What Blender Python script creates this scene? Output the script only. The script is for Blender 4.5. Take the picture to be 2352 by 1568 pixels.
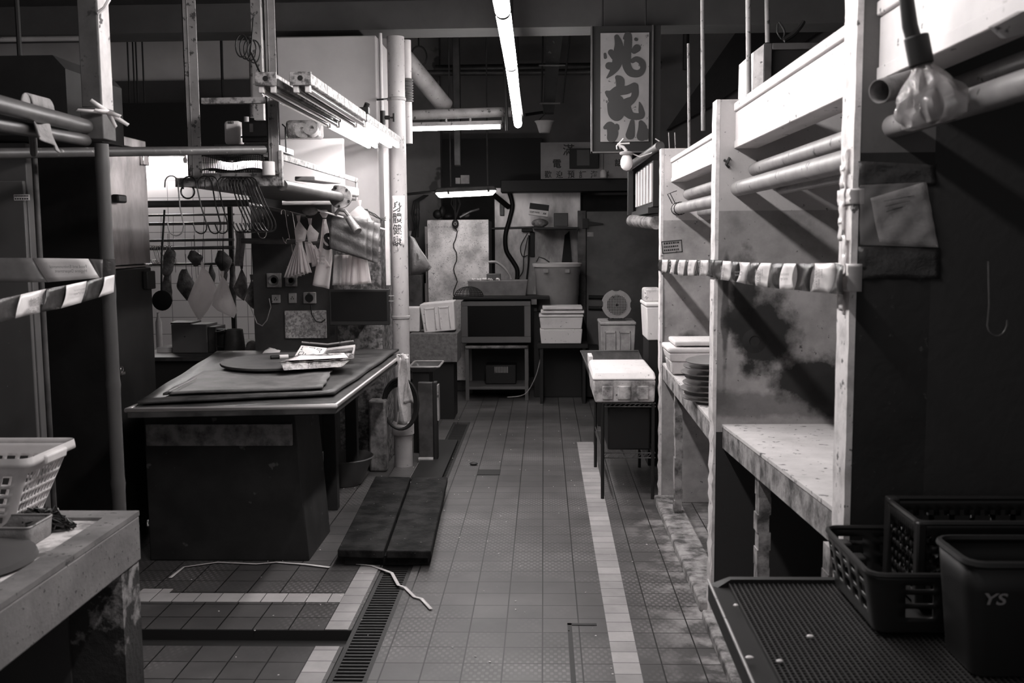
import bpy, math, random
from mathutils import Vector, Matrix
import bmesh
for o in list(bpy.data.objects): bpy.data.objects.remove(o)
SC = bpy.context.scene
COL = SC.collection
PI = math.pi
RND = random.Random(7)

# ------------------------------------------------------------------ camera
FPX = 2287.0                                  # focal length in pixels of a 2352 px wide frame
CAMZ = 1.6
_a = Vector((73, 237, -FPX)).normalized()     # aisle direction seen by the camera
_d = Vector((174, -(FPX*FPX + 73*174)/237, -FPX)).normalized()   # straight down
_Z = -_d; _Y = _a; _X = _Y.cross(_Z)
RW = Matrix((_X, _Y, _Z))                     # camera space -> world
cd = bpy.data.cameras.new('camera'); cam = bpy.data.objects.new('camera', cd); COL.objects.link(cam)
cd.sensor_width = 36.0; cd.lens = 36.0*FPX/2352.0
cam.matrix_world = Matrix.Translation((0, 0, CAMZ)) @ RW.to_4x4()
cd.clip_start = 0.05
cd.dof.use_dof = True; cd.dof.focus_distance = 6.5; cd.dof.aperture_fstop = 6.5
SC.camera = cam
# ------------------------------------------------------------------ world, exposure
W = bpy.data.worlds.new('market_air'); SC.world = W; W.use_nodes = True
W.node_tree.nodes['Background'].inputs[0].default_value = (1, .97, .97, 1)
W.node_tree.nodes['Background'].inputs[1].default_value = 0.24
SC.view_settings.view_transform = 'Standard'; SC.view_settings.look = 'None'
SC.view_settings.exposure = 0.0; SC.view_settings.gamma = 1.0
SC.view_settings.use_curve_mapping = False
TUBE_L = 76.0      # radiance of the aisle tubes

# ------------------------------------------------------------------ measuring helpers
def ray(u, v): return RW @ Vector((u-1176, -(v-784), -FPX))
def PY(u, v, y):
    r = ray(u, v); return Vector((0, 0, CAMZ)) + r*(y/r.y)
def PX(u, v, x):
    r = ray(u, v); return Vector((0, 0, CAMZ)) + r*(x/r.x)
def PZ(u, v, z):
    r = ray(u, v); return Vector((0, 0, CAMZ)) + r*((z-CAMZ)/r.z)

# ------------------------------------------------------------------ mesh builder
class MB:
    def __init__(s): s.v = []; s.f = []; s.mi = []; s.cur = 0
    def add(s, vs, fs):
        n = len(s.v); s.v += [Vector(p) for p in vs]
        for f in fs: s.f.append([i+n for i in f]); s.mi.append(s.cur)
        return s
    def box(s, x0, x1, y0, y1, z0, z1, R=None, c=None):
        vs = [Vector((x, y, z)) for z in (z0, z1) for y in (y0, y1) for x in (x0, x1)]
        if R is not None:
            c = Vector(c) if c is not None else Vector(((x0+x1)/2, (y0+y1)/2, (z0+z1)/2))
            vs = [R @ (p-c) + c for p in vs]
        return s.add(vs, [(0,2,3,1),(4,5,7,6),(0,1,5,4),(2,6,7,3),(0,4,6,2),(1,3,7,5)])
    def obox(s, c, size, R=None):
        c = Vector(c); h = Vector(size)/2
        return s.box(c.x-h.x, c.x+h.x, c.y-h.y, c.y+h.y, c.z-h.z, c.z+h.z, R, c)
    def hexa(s, b, t):   # bottom four points, top four points (same winding)
        return s.add(list(b)+list(t), [(3,2,1,0),(4,5,6,7),(0,1,5,4),(1,2,6,5),(2,3,7,6),(3,0,4,7)])
    def cyl(s, p, q, r, n=16, r2=None, cap=True):
        p = Vector(p); q = Vector(q); r2 = r if r2 is None else r2
        w = (q-p).normalized(); a = w.orthogonal().normalized(); b = w.cross(a)
        vs = []
        for c, rr in ((p, r), (q, r2)):
            for i in range(n):
                t = 2*PI*i/n; vs.append(c + a*math.cos(t)*rr + b*math.sin(t)*rr)
        fs = [(i, (i+1) % n, (i+1) % n+n, i+n) for i in range(n)]
        if cap: fs += [tuple(range(n))[::-1], tuple(range(n, 2*n))]
        return s.add(vs, fs)
    def tube(s, pts, r, n=8, closed=False):
        pts = [Vector(p) for p in pts]; m = len(pts); vs = []
        up = None
        for i, p in enumerate(pts):
            a = pts[i-1] if (i or closed) else p
            b = pts[(i+1) % m] if (i < m-1 or closed) else p
            d = (b-a)
            d = d.normalized() if d.length > 1e-9 else Vector((0, 0, 1))
            if up is None: up = d.orthogonal().normalized()
            up = (up - d*up.dot(d)); up = up.normalized() if up.length > 1e-6 else d.orthogonal().normalized()
            w = d.cross(up)
            rr = r[i] if isinstance(r, (list, tuple)) else r
            for k in range(n):
                t = 2*PI*k/n; vs.append(p + up*math.cos(t)*rr + w*math.sin(t)*rr)
        fs = []
        for i in range(m if closed else m-1):
            j = (i+1) % m
            for k in range(n): fs.append((i*n+k, i*n+(k+1) % n, j*n+(k+1) % n, j*n+k))
        if not closed: fs += [tuple(range(n))[::-1], tuple(range((m-1)*n, m*n))]
        return s.add(vs, fs)
    def lathe(s, c, prof, n=28, R=None, closed=False):
        c = Vector(c); vs = []
        for r, z in prof:
            for k in range(n):
                t = 2*PI*k/n; p = Vector((r*math.cos(t), r*math.sin(t), z))
                vs.append(c + (R @ p if R is not None else p))
        m = len(prof); fs = []
        for i in range(m-1 if not closed else m):
            j = (i+1) % m
            for k in range(n): fs.append((i*n+k, i*n+(k+1) % n, j*n+(k+1) % n, j*n+k))
        if not closed:
            if prof[0][0] > 1e-4: fs.append(tuple(range(n))[::-1])
            if prof[-1][0] > 1e-4: fs.append(tuple(range((m-1)*n, m*n)))
        return s.add(vs, fs)
    def sphere(s, c, r, n=16, m=10):
        r = (r, r, r) if not isinstance(r, (tuple, list)) else r; c = Vector(c)
        prof = [(math.sin(PI*i/m), -math.cos(PI*i/m)) for i in range(m+1)]
        prof[0] = (1e-4, -1); prof[-1] = (1e-4, 1)
        k = MB().lathe((0, 0, 0), prof, n)
        return s.add([Vector((p.x*r[0], p.y*r[1], p.z*r[2]))+c for p in k.v], k.f)
    def prism(s, pts, d):   # closed outline (3-D points in one plane) thickened by vector d
        n = len(pts); d = Vector(d); pts = [Vector(p) for p in pts]
        return s.add(pts+[p+d for p in pts], [tuple(range(n))[::-1], tuple(range(n, 2*n))] +
                     [(i, (i+1) % n, (i+1) % n+n, i+n) for i in range(n)])
    def grid(s, fn, nu, nv, hole=None, closed_u=False):
        mu = nu if closed_u else nu+1
        vs = [fn(i/nu, j/nv) for j in range(nv+1) for i in range(mu)]
        fs = []
        for j in range(nv):
            for i in range(nu):
                if hole and hole(i, j): continue
                i2 = (i+1) % mu
                fs.append((j*mu+i, j*mu+i2, (j+1)*mu+i2, (j+1)*mu+i))
        return s.add(vs, fs)

def world_loc(o):
    l = Vector((0, 0, 0))
    while o is not None: l += o.location; o = o.parent
    return l
def tag(o, label=None, cat=None, group=None, kind=None):
    if label: o['label'] = label
    if cat: o['category'] = cat
    if group: o['group'] = group
    if kind: o['kind'] = kind
    return o
def obj(name, mb, mats, parent=None, label=None, cat=None, group=None, kind=None, bevel=0, thick=0, sharp=38, sub=0):
    """ONE mesh object; builder points are in world space"""
    me = bpy.data.meshes.new(name)
    if parent is None:
        xs = [p.x for p in mb.v]; ys = [p.y for p in mb.v]; zs = [p.z for p in mb.v]
        org = Vector(((min(xs)+max(xs))/2, (min(ys)+max(ys))/2, min(zs)))
    else: org = world_loc(parent)
    me.from_pydata([tuple(p-org) for p in mb.v], [], mb.f)
    mats = mats if isinstance(mats, (list, tuple)) else [mats]
    for m in mats: me.materials.append(m)
    for p, i in zip(me.polygons, mb.mi): p.material_index = i; p.use_smooth = True
    bm = bmesh.new(); bm.from_mesh(me); bmesh.ops.recalc_face_normals(bm, faces=bm.faces); bm.to_mesh(me); bm.free()
    me.set_sharp_from_angle(angle=math.radians(sharp))
    o = bpy.data.objects.new(name, me); COL.objects.link(o)
    if parent is None: o.location = org
    else: o.parent = parent
    if thick:
        md = o.modifiers.new('thickness', 'SOLIDIFY'); md.thickness = thick; md.offset = 0
    if bevel:
        md = o.modifiers.new('bevel', 'BEVEL'); md.width = bevel; md.segments = 2; md.limit_method = 'ANGLE'; md.angle_limit = math.radians(40)
    if sub:
        md = o.modifiers.new('smooth', 'SUBSURF'); md.levels = sub; md.render_levels = sub
    return tag(o, label, cat, group, kind)
def thing(name, loc, label, cat, group=None):
    o = bpy.data.objects.new(name, None); COL.objects.link(o); o.location = loc; o.empty_display_size = .05
    return tag(o, label, cat, group)
def dup(o, d=(0, 0, 0), label=None, group=None, rot=None, parent=None):
    c = o.copy(); COL.objects.link(c)
    if parent is None:
        c.location = o.location + Vector(d)
        if rot: c.rotation_euler = rot
        if label: c['label'] = label
        if group: c['group'] = group
    else: c.parent = parent; 
    for ch in [x for x in bpy.data.objects if x.parent == o]: dup(ch, parent=c)
    return c
def rotz(a): return Matrix.Rotation(a, 3, 'Z')
def rotx(a): return Matrix.Rotation(a, 3, 'X')
def roty(a): return Matrix.Rotation(a, 3, 'Y')

# ------------------------------------------------------------------ materials
def g(v): return (v, v*.955, v*.955, 1)
MATS = {}
def mat(name, base, dark=None, scale=6, lo=.35, hi=.65, rough=.75, metal=0, bump=0, spots=None, streak=1, extra=None, trans=0, alpha=1, detail=8, spec=.5):
    """base grey and optional darker patches from noise; spots = (scale, size, value)"""
    m = bpy.data.materials.new(name); m.use_nodes = True; nt = m.node_tree; N = nt.nodes; L = nt.links
    b = N['Principled BSDF']; b.inputs['Roughness'].default_value = rough; b.inputs['Metallic'].default_value = metal
    b.inputs['Base Color'].default_value = g(base); b.inputs['Specular IOR Level'].default_value = spec
    col = None
    ge = N.new('ShaderNodeNewGeometry')
    mp = N.new('ShaderNodeMapping'); mp.inputs['Scale'].default_value = (1, 1, 1/streak)
    L.new(ge.outputs['Position'], mp.inputs['Vector'])
    def noise(sc, dt=detail, vec=None):
        n = N.new('ShaderNodeTexNoise'); n.inputs['Scale'].default_value = sc; n.inputs['Detail'].default_value = dt
        n.inputs['Roughness'].default_value = .62
        L.new((vec or mp.outputs['Vector']), n.inputs['Vector']); return n.outputs['Fac']
    def ramp(fac, a, bb, ca, cb):
        r = N.new('ShaderNodeValToRGB'); r.color_ramp.elements[0].position = a; r.color_ramp.elements[1].position = bb
        r.color_ramp.elements[0].color = ca; r.color_ramp.elements[1].color = cb
        L.new(fac, r.inputs['Fac']); return r.outputs['Color']
    def mix(fac, A, B):
        x = N.new('ShaderNodeMix'); x.data_type = 'RGBA'
        if hasattr(fac, 'links') or hasattr(fac, 'is_linked'): L.new(fac, x.inputs[0])
        else: x.inputs[0].default_value = fac
        for sck, val in ((x.inputs[6], A), (x.inputs[7], B)):
            if isinstance(val, tuple): sck.default_value = val
            else: L.new(val, sck)
        return x.outputs[2]
    m['_'] = 1; del m['_']
    if dark is not None:
        col = ramp(noise(scale), lo, hi, g(dark), g(base))
    if spots:
        for sp in (spots if isinstance(spots, list) else [spots]):
            f = noise(sp[0], 3, ge.outputs['Position'])
            msk = ramp(f, sp[1]-.06, sp[1]-.02, (0, 0, 0, 1), (1, 1, 1, 1))
            col = mix(msk, col if col is not None else g(base), g(sp[2]))
    if extra: col = extra(dict(N=N, L=L, pos=ge.outputs['Position'], noise=noise, ramp=ramp, mix=mix, nt=nt), col if col is not None else g(base))
    if col is not None and not isinstance(col, tuple): L.new(col, b.inputs['Base Color'])
    if bump:
        bp = N.new('ShaderNodeBump'); bp.inputs['Strength'].default_value = bump; bp.inputs['Distance'].default_value = .01
        L.new(noise(scale*6 if dark is None else max(scale*4, 30), 6, ge.outputs['Position']), bp.inputs['Height']); L.new(bp.outputs['Normal'], b.inputs['Normal'])
    if trans: b.inputs['Transmission Weight'].default_value = trans
    if alpha < 1: b.inputs['Alpha'].default_value = alpha
    MATS[name] = m
    return m
def emis(name, s, col=(1, .965, .955, 1)):
    m = bpy.data.materials.new(name); m.use_nodes = True; b = m.node_tree.nodes['Principled BSDF']
    b.inputs['Base Color'].default_value = (.8, .8, .8, 1); b.inputs['Emission Color'].default_value = col
    b.inputs['Emission Strength'].default_value = s
    return m
E_AISLE = emis('aisle_tube_glow', TUBE_L)
E_STALL = emis('stall_tube_glow', 46)
E_BACK = emis('back_tube_glow', 26)
E_SMALL = emis('sealed_lamp_glow', 26)
E_FAR = emis('far_stall_tube_glow', 115)

def maths(C, op, a, b=None, c=None):
    n = C['N'].new('ShaderNodeMath'); n.operation = op
    for i, v in enumerate((a, b, c)):
        if v is None: continue
        if isinstance(v, (int, float)): n.inputs[i].default_value = v
        else: C['L'].new(v, n.inputs[i])
    return n.outputs[0]
def xyz(C):
    s = C['N'].new('ShaderNodeSeparateXYZ'); C['L'].new(C['pos'], s.inputs[0]); return s.outputs
def blob(C, c, r, soft, amt, sc=7):
    """irregular stain round a world point"""
    v = C['N'].new('ShaderNodeVectorMath'); v.operation = 'SUBTRACT'; C['L'].new(C['pos'], v.inputs[0]); v.inputs[1].default_value = c
    v2 = C['N'].new('ShaderNodeVectorMath'); v2.operation = 'MULTIPLY'; C['L'].new(v.outputs[0], v2.inputs[0]); v2.inputs[1].default_value = (1/r[0], 1, 1/r[1])
    ln = C['N'].new('ShaderNodeVectorMath'); ln.operation = 'LENGTH'; C['L'].new(v2.outputs[0], ln.inputs[0])
    n = C['noise'](sc, 8)
    d = maths(C, 'ADD', ln.outputs['Value'], maths(C, 'MULTIPLY', maths(C, 'SUBTRACT', n, .5), 1.9))
    r_ = C['N'].new('ShaderNodeMapRange'); r_.inputs[1].default_value = 1-soft; r_.inputs[2].default_value = 1+soft
    r_.inputs[3].default_value = amt; r_.inputs[4].default_value = 0; C['L'].new(d, r_.inputs[0])
    return r_.outputs[0]
def tiles(w, h, x0, y0, grout=.0055, gcol=.008, dots=False, var=.25, wear=None):
    def f(C, col):
        s = xyz(C)
        def line(c, p, o):
            m = maths(C, 'MODULO', maths(C, 'ADD', maths(C, 'SUBTRACT', c, o), 1000*p), p)
            return maths(C, 'LESS_THAN', m, grout)
        gl = maths(C, 'MAXIMUM', line(s[0], w, x0), line(s[1], h, y0))
        # tone of each tile
        ix = maths(C, 'FLOOR', maths(C, 'DIVIDE', maths(C, 'SUBTRACT', s[0], x0), w)); iy = maths(C, 'FLOOR', maths(C, 'DIVIDE', maths(C, 'SUBTRACT', s[1], y0), h))
        cb = C['N'].new('ShaderNodeCombineXYZ'); C['L'].new(ix, cb.inputs[0]); C['L'].new(iy, cb.inputs[1])
        wn = C['N'].new('ShaderNodeTexWhiteNoise'); C['L'].new(cb.outputs[0], wn.inputs['Vector'])
        k = maths(C, 'ADD', maths(C, 'MULTIPLY', wn.outputs['Value'], var), 1-var/2)
        if dots:   # raised diamond pattern
            a = maths(C, 'SINE', maths(C, 'MULTIPLY', s[0], 2*PI/.03)); b = maths(C, 'SINE', maths(C, 'MULTIPLY', s[1], 2*PI/.05))
            dd = maths(C, 'GREATER_THAN', maths(C, 'MULTIPLY', a, b), .25)
            zone = C['ramp'](C['noise'](1.3, 3), .45, .6, (0, 0, 0, 1), (1, 1, 1, 1))
            k = maths(C, 'MULTIPLY', k, maths(C, 'ADD', 1.0, maths(C, 'MULTIPLY', maths(C, 'MULTIPLY', dd, .85), zone)))
        vm = C['N'].new('ShaderNodeVectorMath'); vm.operation = 'SCALE'
        if isinstance(col, tuple): vm.inputs[0].default_value = col[:3]
        else: C['L'].new(col, vm.inputs[0])
        C['L'].new(k, vm.inputs['Scale'])
        out = vm.outputs[0]
        if wear: out = C['mix'](wear(C), out, g(.42))
        return C['mix'](gl, out, g(gcol))
    return f

m_conc = mat('stall_concrete', .42, .2, 3.5, .3, .62, .85, bump=.25, spots=(38, .68, .07))
m_white = mat('painted_beam_white', .64, .53, 3, .35, .6, .6, bump=.05, spots=[(30, .72, .06), (9, .76, .3)])
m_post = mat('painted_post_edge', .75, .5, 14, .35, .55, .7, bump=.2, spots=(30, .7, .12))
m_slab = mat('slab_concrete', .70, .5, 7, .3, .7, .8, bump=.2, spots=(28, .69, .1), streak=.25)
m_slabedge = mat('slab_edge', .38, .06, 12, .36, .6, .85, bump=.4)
m_dark = mat('dark_paint', .022, .012, 4, rough=.7, spec=.2)
m_black = mat('black_plastic', .018, rough=.5, spec=.25)
m_rubber = mat('black_rubber', .02, rough=.6)
m_pipe = mat('grey_painted_pipe', .33, .2, 8, .35, .7, .45, spots=(26, .7, .05))
m_pipe_d = mat('dark_pipe', .09, .045, 9, rough=.4)
m_pale_pipe = mat('pale_pipe', .42, .3, 3, rough=.5, spots=(30, .73, .15))
m_rust = mat('chipped_steel', .34, .07, 30, .42, .56, .55, bump=.2)
m_steelp = mat('steel_post', .3, .17, 6, .35, .7, .5, spots=[(34, .66, .05)])
m_steel = mat('brushed_steel', .35, .16, 3, .35, .65, .34, metal=1)
m_chrome = mat('bright_steel', .75, rough=.22, metal=1)
m_hook = mat('black_iron_hook', .05, rough=.3, metal=.9)
m_foam = mat('white_foam', .74, .62, 6, .3, .5, .8, bump=.1, spots=(40, .73, .3))
m_foam_d = mat('dirty_foam', .62, .14, 8, .36, .56, .8, bump=.15, spots=(30, .7, .1))
m_foam_g = mat('greyed_foam', .4, .22, 9, .35, .6, .8, bump=.1)
m_paper = mat('paper', .75, .62, 10, rough=.8)
m_tapew = mat('tape_white', .78, .68, 18, rough=.28)
m_taped = mat('tape_dark', .055, .03, 25, rough=.16, bump=.3)
m_ink = mat('ink', .02, rough=.6)
m_inkg = mat('faded_ink', .2, rough=.7)
m_tiled = mat('far_white_tile', .78, rough=.3, extra=None)
m_bag = mat('white_plastic_bag', .85, .7, 14, .35, .65, .45, bump=.5, trans=.5)
m_bag.node_tree.nodes['Principled BSDF'].inputs['IOR'].default_value = 1.08
m_bag_g = mat('grey_plastic_bag', .15, .07, 10, .35, .65, .32, bump=.5)
m_cloth = mat('pale_cloth', .55, .35, 40, .3, .6, .9, bump=.4)
def make_thin(m, k):
    nt = m.node_tree; b = nt.nodes['Principled BSDF']; o = nt.nodes['Material Output']; t_ = nt.nodes.new('ShaderNodeBsdfTranslucent'); t_.inputs[0].default_value = (.9, .87, .87, 1)
    x = nt.nodes.new('ShaderNodeMixShader'); x.inputs[0].default_value = k; nt.links.new(b.outputs[0], x.inputs[1]); nt.links.new(t_.outputs[0], x.inputs[2]); nt.links.new(x.outputs[0], o.inputs[0])
m_bag.node_tree.nodes['Principled BSDF'].inputs['Transmission Weight'].default_value = 0
make_thin(m_bag, .68)
m_glove = mat('grey_cloth', .26, .16, 30, .3, .6, .9, bump=.4)
m_wood = mat('old_dark_wood', .035, .012, 5, .35, .6, .55, bump=.3, spots=(45, .76, .35))
m_table = mat('worn_black_rubber_top', .06, .018, 7, .38, .62, .45, bump=.15, spots=(55, .8, .3))
m_mat1 = mat('cardboard_sheet', .15, .06, 8, .35, .65, .55, bump=.15)
m_base = mat('grimy_base', .022, .010, 6, .4, .65, .7, spots=[(60, .8, .5), (9, .72, .09)])
m_basetrim = mat('worn_grey_trim', .24, .06, 14, .35, .6, .7, bump=.2)
m_wallp = mat('dim_plaster', .24, .17, 1.2, .35, .65, .85)
m_walld = mat('dark_wall', .06, .04, 2, rough=.8)
m_beam = mat('dark_beam_paint', .05, .035, 3, rough=.8)
m_pillar = mat('pillar_plaster', .55, .42, 2.5, .35, .65, .8, bump=.05, spots=(40, .75, .12))
m_board = mat('speckled_board', .4, .16, 60, .42, .55, .7)
m_boardd = mat('dark_switch_panel', .05, .025, 6, rough=.5)
m_fridge = mat('stained_white_enamel', .75, .34, 5, .35, .6, .45, spots=[(85, .68, .12), (24, .74, .25)])
m_enam = mat('grey_enamel', .09, .065, 2, rough=.55, spots=(60, .8, .4))
m_oven = mat('oven_grey', .12, .1, 3, rough=.5)
m_glassd = mat('dark_glass', .008, rough=.25, spec=.2)
m_bin = mat('pale_bin_plastic', .3, .22, 5, rough=.5)
m_meat = mat('roast_meat', .16, .05, 20, .35, .6, .4, bump=.5)
m_bask = mat('white_basket_plastic', .72, .6, 10, rough=.5)
m_crate = mat('dark_crate_plastic', .018, rough=.4)
m_crate2 = mat('black_crate_plastic', .010, rough=.5)
m_foil = mat('crumpled_foil', .35, .15, 25, .4, .6, .3, metal=.7, bump=.6)
m_pallet = mat('scorched_wood', .022, .004, 9, .4, .6, .8, spec=.2, bump=.4, spots=(50, .76, .3))
m_bulb = mat('white_bulb', .85, rough=.25)
m_lens = mat('clear_tube', .35, rough=.12, metal=.5)
m_cabst = mat('cabinet_steel', .10, .035, 4, .38, .62, .5, metal=.3, spec=.3)
m_clear = mat('clear_film', .35, .12, 16, .4, .6, .12, bump=.8)
m_signw = mat('aged_sign_white', .2, .15, 5, rough=.6, spots=(26, .7, .05))
m_net = mat('dark_net', .02, rough=.35)

# ------------------------------------------------------------------ text
def text(name, s, p, rt, up, w, h, mt, parent=None, bold=0, fn=None, ext=.0008, mirror=False, **kw):
    """letters fitted in the rectangle with lower left corner p, width w along rt, height h along up"""
    cu = bpy.data.curves.new('t', 'FONT'); cu.body = s; cu.resolution_u = 3; cu.offset = bold
    to = bpy.data.objects.new('t', cu); COL.objects.link(to)
    dg = bpy.context.evaluated_depsgraph_get(); ev = to.evaluated_get(dg); me = ev.to_mesh()
    vs = [v.co.copy() for v in me.vertices]; fs = [tuple(f.vertices) for f in me.polygons]
    ev.to_mesh_clear(); bpy.data.objects.remove(to); bpy.data.curves.remove(cu)
    if not vs: return None
    x0 = min(v.x for v in vs); x1 = max(v.x for v in vs); y0 = min(v.y for v in vs); y1 = max(v.y for v in vs)
    rt = Vector(rt).normalized(); up = Vector(up).normalized(); nrm = rt.cross(up)
    mb = MB(); pts = []
    for v in vs:
        a = (v.x-x0)/(x1-x0); b = (v.y-y0)/(y1-y0)
        if mirror: a = 1-a
        q = Vector(p) + rt*w*a + up*h*b + nrm*ext
        pts.append(fn(q) if fn else q)
    mb.add(pts, fs)
    return obj(name, mb, mt, parent, **kw)

# =================================================================== THE SETTING
Y_BACK = 11.7
DX0, DX1 = -.80, -.65        # long drain
CY0, CY1 = 3.77, 3.94        # cross gutter
def wear(C):
    s = xyz(C)
    r = C['N'].new('ShaderNodeMapRange'); r.inputs[1].default_value = .40; r.inputs[2].default_value = .66; C['L'].new(s[0], r.inputs[0])
    n = C['ramp'](C['noise'](5.0, 9), .48, .62, (0, 0, 0, 1), (1, 1, 1, 1))
    r2 = C['N'].new('ShaderNodeMapRange'); r2.inputs[1].default_value = 6.3; r2.inputs[2].default_value = 5.4; C['L'].new(s[1], r2.inputs[0])
    return maths(C, 'MULTIPLY', maths(C, 'MULTIPLY', maths(C, 'MULTIPLY', r.outputs[0], n), r2.outputs[0]), .8)
m_floor = mat('quarry_tiles', .105, .062, 2.2, .35, .65, .42, extra=tiles(.15, .15, -.615, .02, dots=True, wear=wear), spots=(60, .79, .45))
m_strip = mat('pale_tiles', .4, .3, 5, .35, .65, .5, extra=tiles(10, .1, 5, .03, grout=.004, gcol=.05, var=.35))
m_stripx = mat('pale_cross_tiles', .48, .4, 5, .35, .65, .5, extra=tiles(.1, 10, .03, 5, grout=.004, gcol=.05, var=.2))
fl = MB()
T = .12
fl.box(DX1, 4.6, -1.5, Y_BACK, -T, 0)
fl.box(-6, DX0, -1.5, CY0, -T, 0)
fl.box(-6, DX0, CY1, Y_BACK, -T, 0)
fl.box(DX0, DX1, 8.6, Y_BACK, -T, 0)
fl.box(DX0, DX1, -1.5, 8.6, -T, -.06); fl.box(-6, DX0, CY0, CY1, -T, -.06)
obj('floor', fl, m_floor, kind='structure')
t = MB()
t.add([(p.x, p.y, .002) for p in (PZ(1325,1015,0), PZ(1362,1015,0), PZ(1478,1568,0), PZ(1415,1568,0))] + [(.367, .5, .002), (.246, .5, .002)],
      [(0, 1, 2, 3), (3, 2, 4, 5)])
obj('trim_1', t, m_strip, kind='structure')
t = MB().box(-.91, -.815, -1.5, CY0, 0, .002); t.box(-.91, -.815, CY1, 7.6, 0, .002); obj('trim_2', t, m_strip, kind='structure')
t = MB().box(-6, -.912, 4.25, 4.355, 0, .002); t.box(-1.86, -1.72, 4.357, 4.41, 0, .002); obj('trim_3', t, m_stripx, kind='structure')
# drain
t = MB(); 
y = -1.4
while y < 8.55: t.box(DX0+.02, DX1-.02, y, y+.012, -.02, -.006); y += .03
t.box(DX0+.002, DX0+.02, -1.5, 8.6, -.03, -.004); t.box(DX1-.02, DX1-.002, -1.5, 8.6, -.03, -.004)
obj('drain_grate', t, m_rubber, label='long black slotted drain grate running beside the aisle', cat='drain')
t = MB(); t.box(DX0+.001, DX1-.001, -1.5, 8.6, -.059, -.05); t.box(-6, DX0+.001, CY0+.001, CY1-.001, -.059, -.045); t.box(-6, DX0, CY0, CY0+.004, -.059, -.002); t.box(-6, DX0, CY1-.004, CY1, -.059, -.002)
obj('trim_7', t, m_rubber, kind='structure')
obj('cover_plate', MB().box(PZ(1096,1090,0).x, PZ(1148,1090,0).x, PZ(1100,1091,0).y, PZ(1100,1079,0).y, 0, .004), m_ink, label='small dark rectangular cover plate set in the aisle tiles', cat='cover')
# missing tile slot
q0 = PZ(1303,1432,0); q1 = PZ(1370,1432,0); q2 = PZ(1312,1568,0)
t = MB().box(q0.x, q1.x, q0.y-.02, q0.y, 0, .003); t.hexa([(q0.x, q0.y, 0), (q0.x+.018, q0.y, 0), (q2.x+.02, 2.6, 0), (q2.x, 2.6, 0)], [(q0.x, q0.y, .003), (q0.x+.018, q0.y, .003), (q2.x+.02, 2.6, .003), (q2.x, 2.6, .003)])
obj('metal_angle_strip', t, m_rubber, label='black L-shaped edging strip let into the tiles beside the pale strip', cat='edging')

obj('ceiling', MB().box(-6, 4.6, -1.5, Y_BACK, 4.0, 4.15), m_walld, kind='structure')
obj('wall_back', MB().box(-6, 4.6, Y_BACK, Y_BACK+.15, 0, 4.0), m_wallp, kind='structure')
obj('wall_left', MB().box(-6.15, -6, -1.5, Y_BACK, 0, 4.0), m_walld, kind='structure')
obj('wall_right', MB().box(2.5, 2.62, -1.5, 8.2, 0, 2.05), m_walld, kind='structure')
obj('wall_far_right', MB().box(4.6, 4.75, -1.5, Y_BACK, 0, 4.0), m_walld, kind='structure')
# lowered beams across the hall
def pbox(mb, u0, v0, u1, v1, Y, dep):
    """box whose near face covers the pixel rectangle at distance Y"""
    a = PY(u0, (v0+v1)/2, Y); b = PY(u1, (v0+v1)/2, Y); c = PY((u0+u1)/2, v1, Y); d = PY((u0+u1)/2, v0, Y)
    return mb.box(a.x, b.x, Y, Y+dep, c.z, d.z)
t = MB(); z0 = PY(1300, 82, 7.3).z; t.box(-6, 4.6, 7.0, 7.3, z0, z0+.19)
obj('trim_4', t, m_beam, kind='structure')
t = MB(); t.box(-6, 4.6, 8.6, 8.9, PY(1300, 28, 8.6).z, 4.0); obj('trim_5', t, m_beam, kind='structure')
t = MB(); p = PY(400, 238, 9.2); t.box(-5.4, -1.9, 9.2, 9.29, p.z-.02, PY(400, 185, 9.2).z); obj('trim_6', t, m_walld, kind='structure')
# =================================================================== LIGHTS THAT HANG IN THE HALL
def batten(name, a, b, label, mats, lit, rad=.03, ext=0, cat='light', group=None, caps=True, body=True):
    """bare tube with end caps and a slim carrier above it"""
    a = Vector(a); b = Vector(b); d = (b-a).normalized()
    t = thing(name, (a+b)/2, label, cat, group)
    if body:
        w = Vector((-d.y, d.x, 0)).normalized()*.022
        zt = Vector((0, 0, rad+.03)); zb = Vector((0, 0, rad+.002))
        obj('carrier', MB().hexa([a-w+zb, b-w+zb, b+w+zb, a+w+zb], [a-w+zt, b-w+zt, b+w+zt, a+w+zt]), mats, t)
    obj('tube', MB().cyl(a+d*.012, b-d*.012, rad, 16), lit, t)
    if caps:
        obj('end_cap', MB().cyl(a-d*.004, a+d*.014, rad+.0015, 16), mats, t); obj('end_cap', MB().cyl(b-d*.014, b+d*.004, rad+.0015, 16), mats, t)
    return t
LZ = 2.5
ys = [1.55, 2.81, 4.07, 5.32, 6.64, 8.02]
xs = [-.15, -.155, -.159, -.166, -.181, -.2]
lab = ['glowing tube just out of view above the viewer, front end of the row', 'nearest tube reaching into the photo at the top centre of the row',
       'second glowing tube from the front of the row over the aisle', 'third glowing tube from the front of the row over the aisle',
       'farthest glowing tube at the end of the row over the aisle']
for i in range(0, 5):
    batten('tube_lamp', (xs[i], ys[i]+.004, LZ), (xs[i+1], ys[i+1]-.004, LZ), lab[i], m_dark, E_AISLE, .031, group='row of bare tubes over the aisle')
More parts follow.
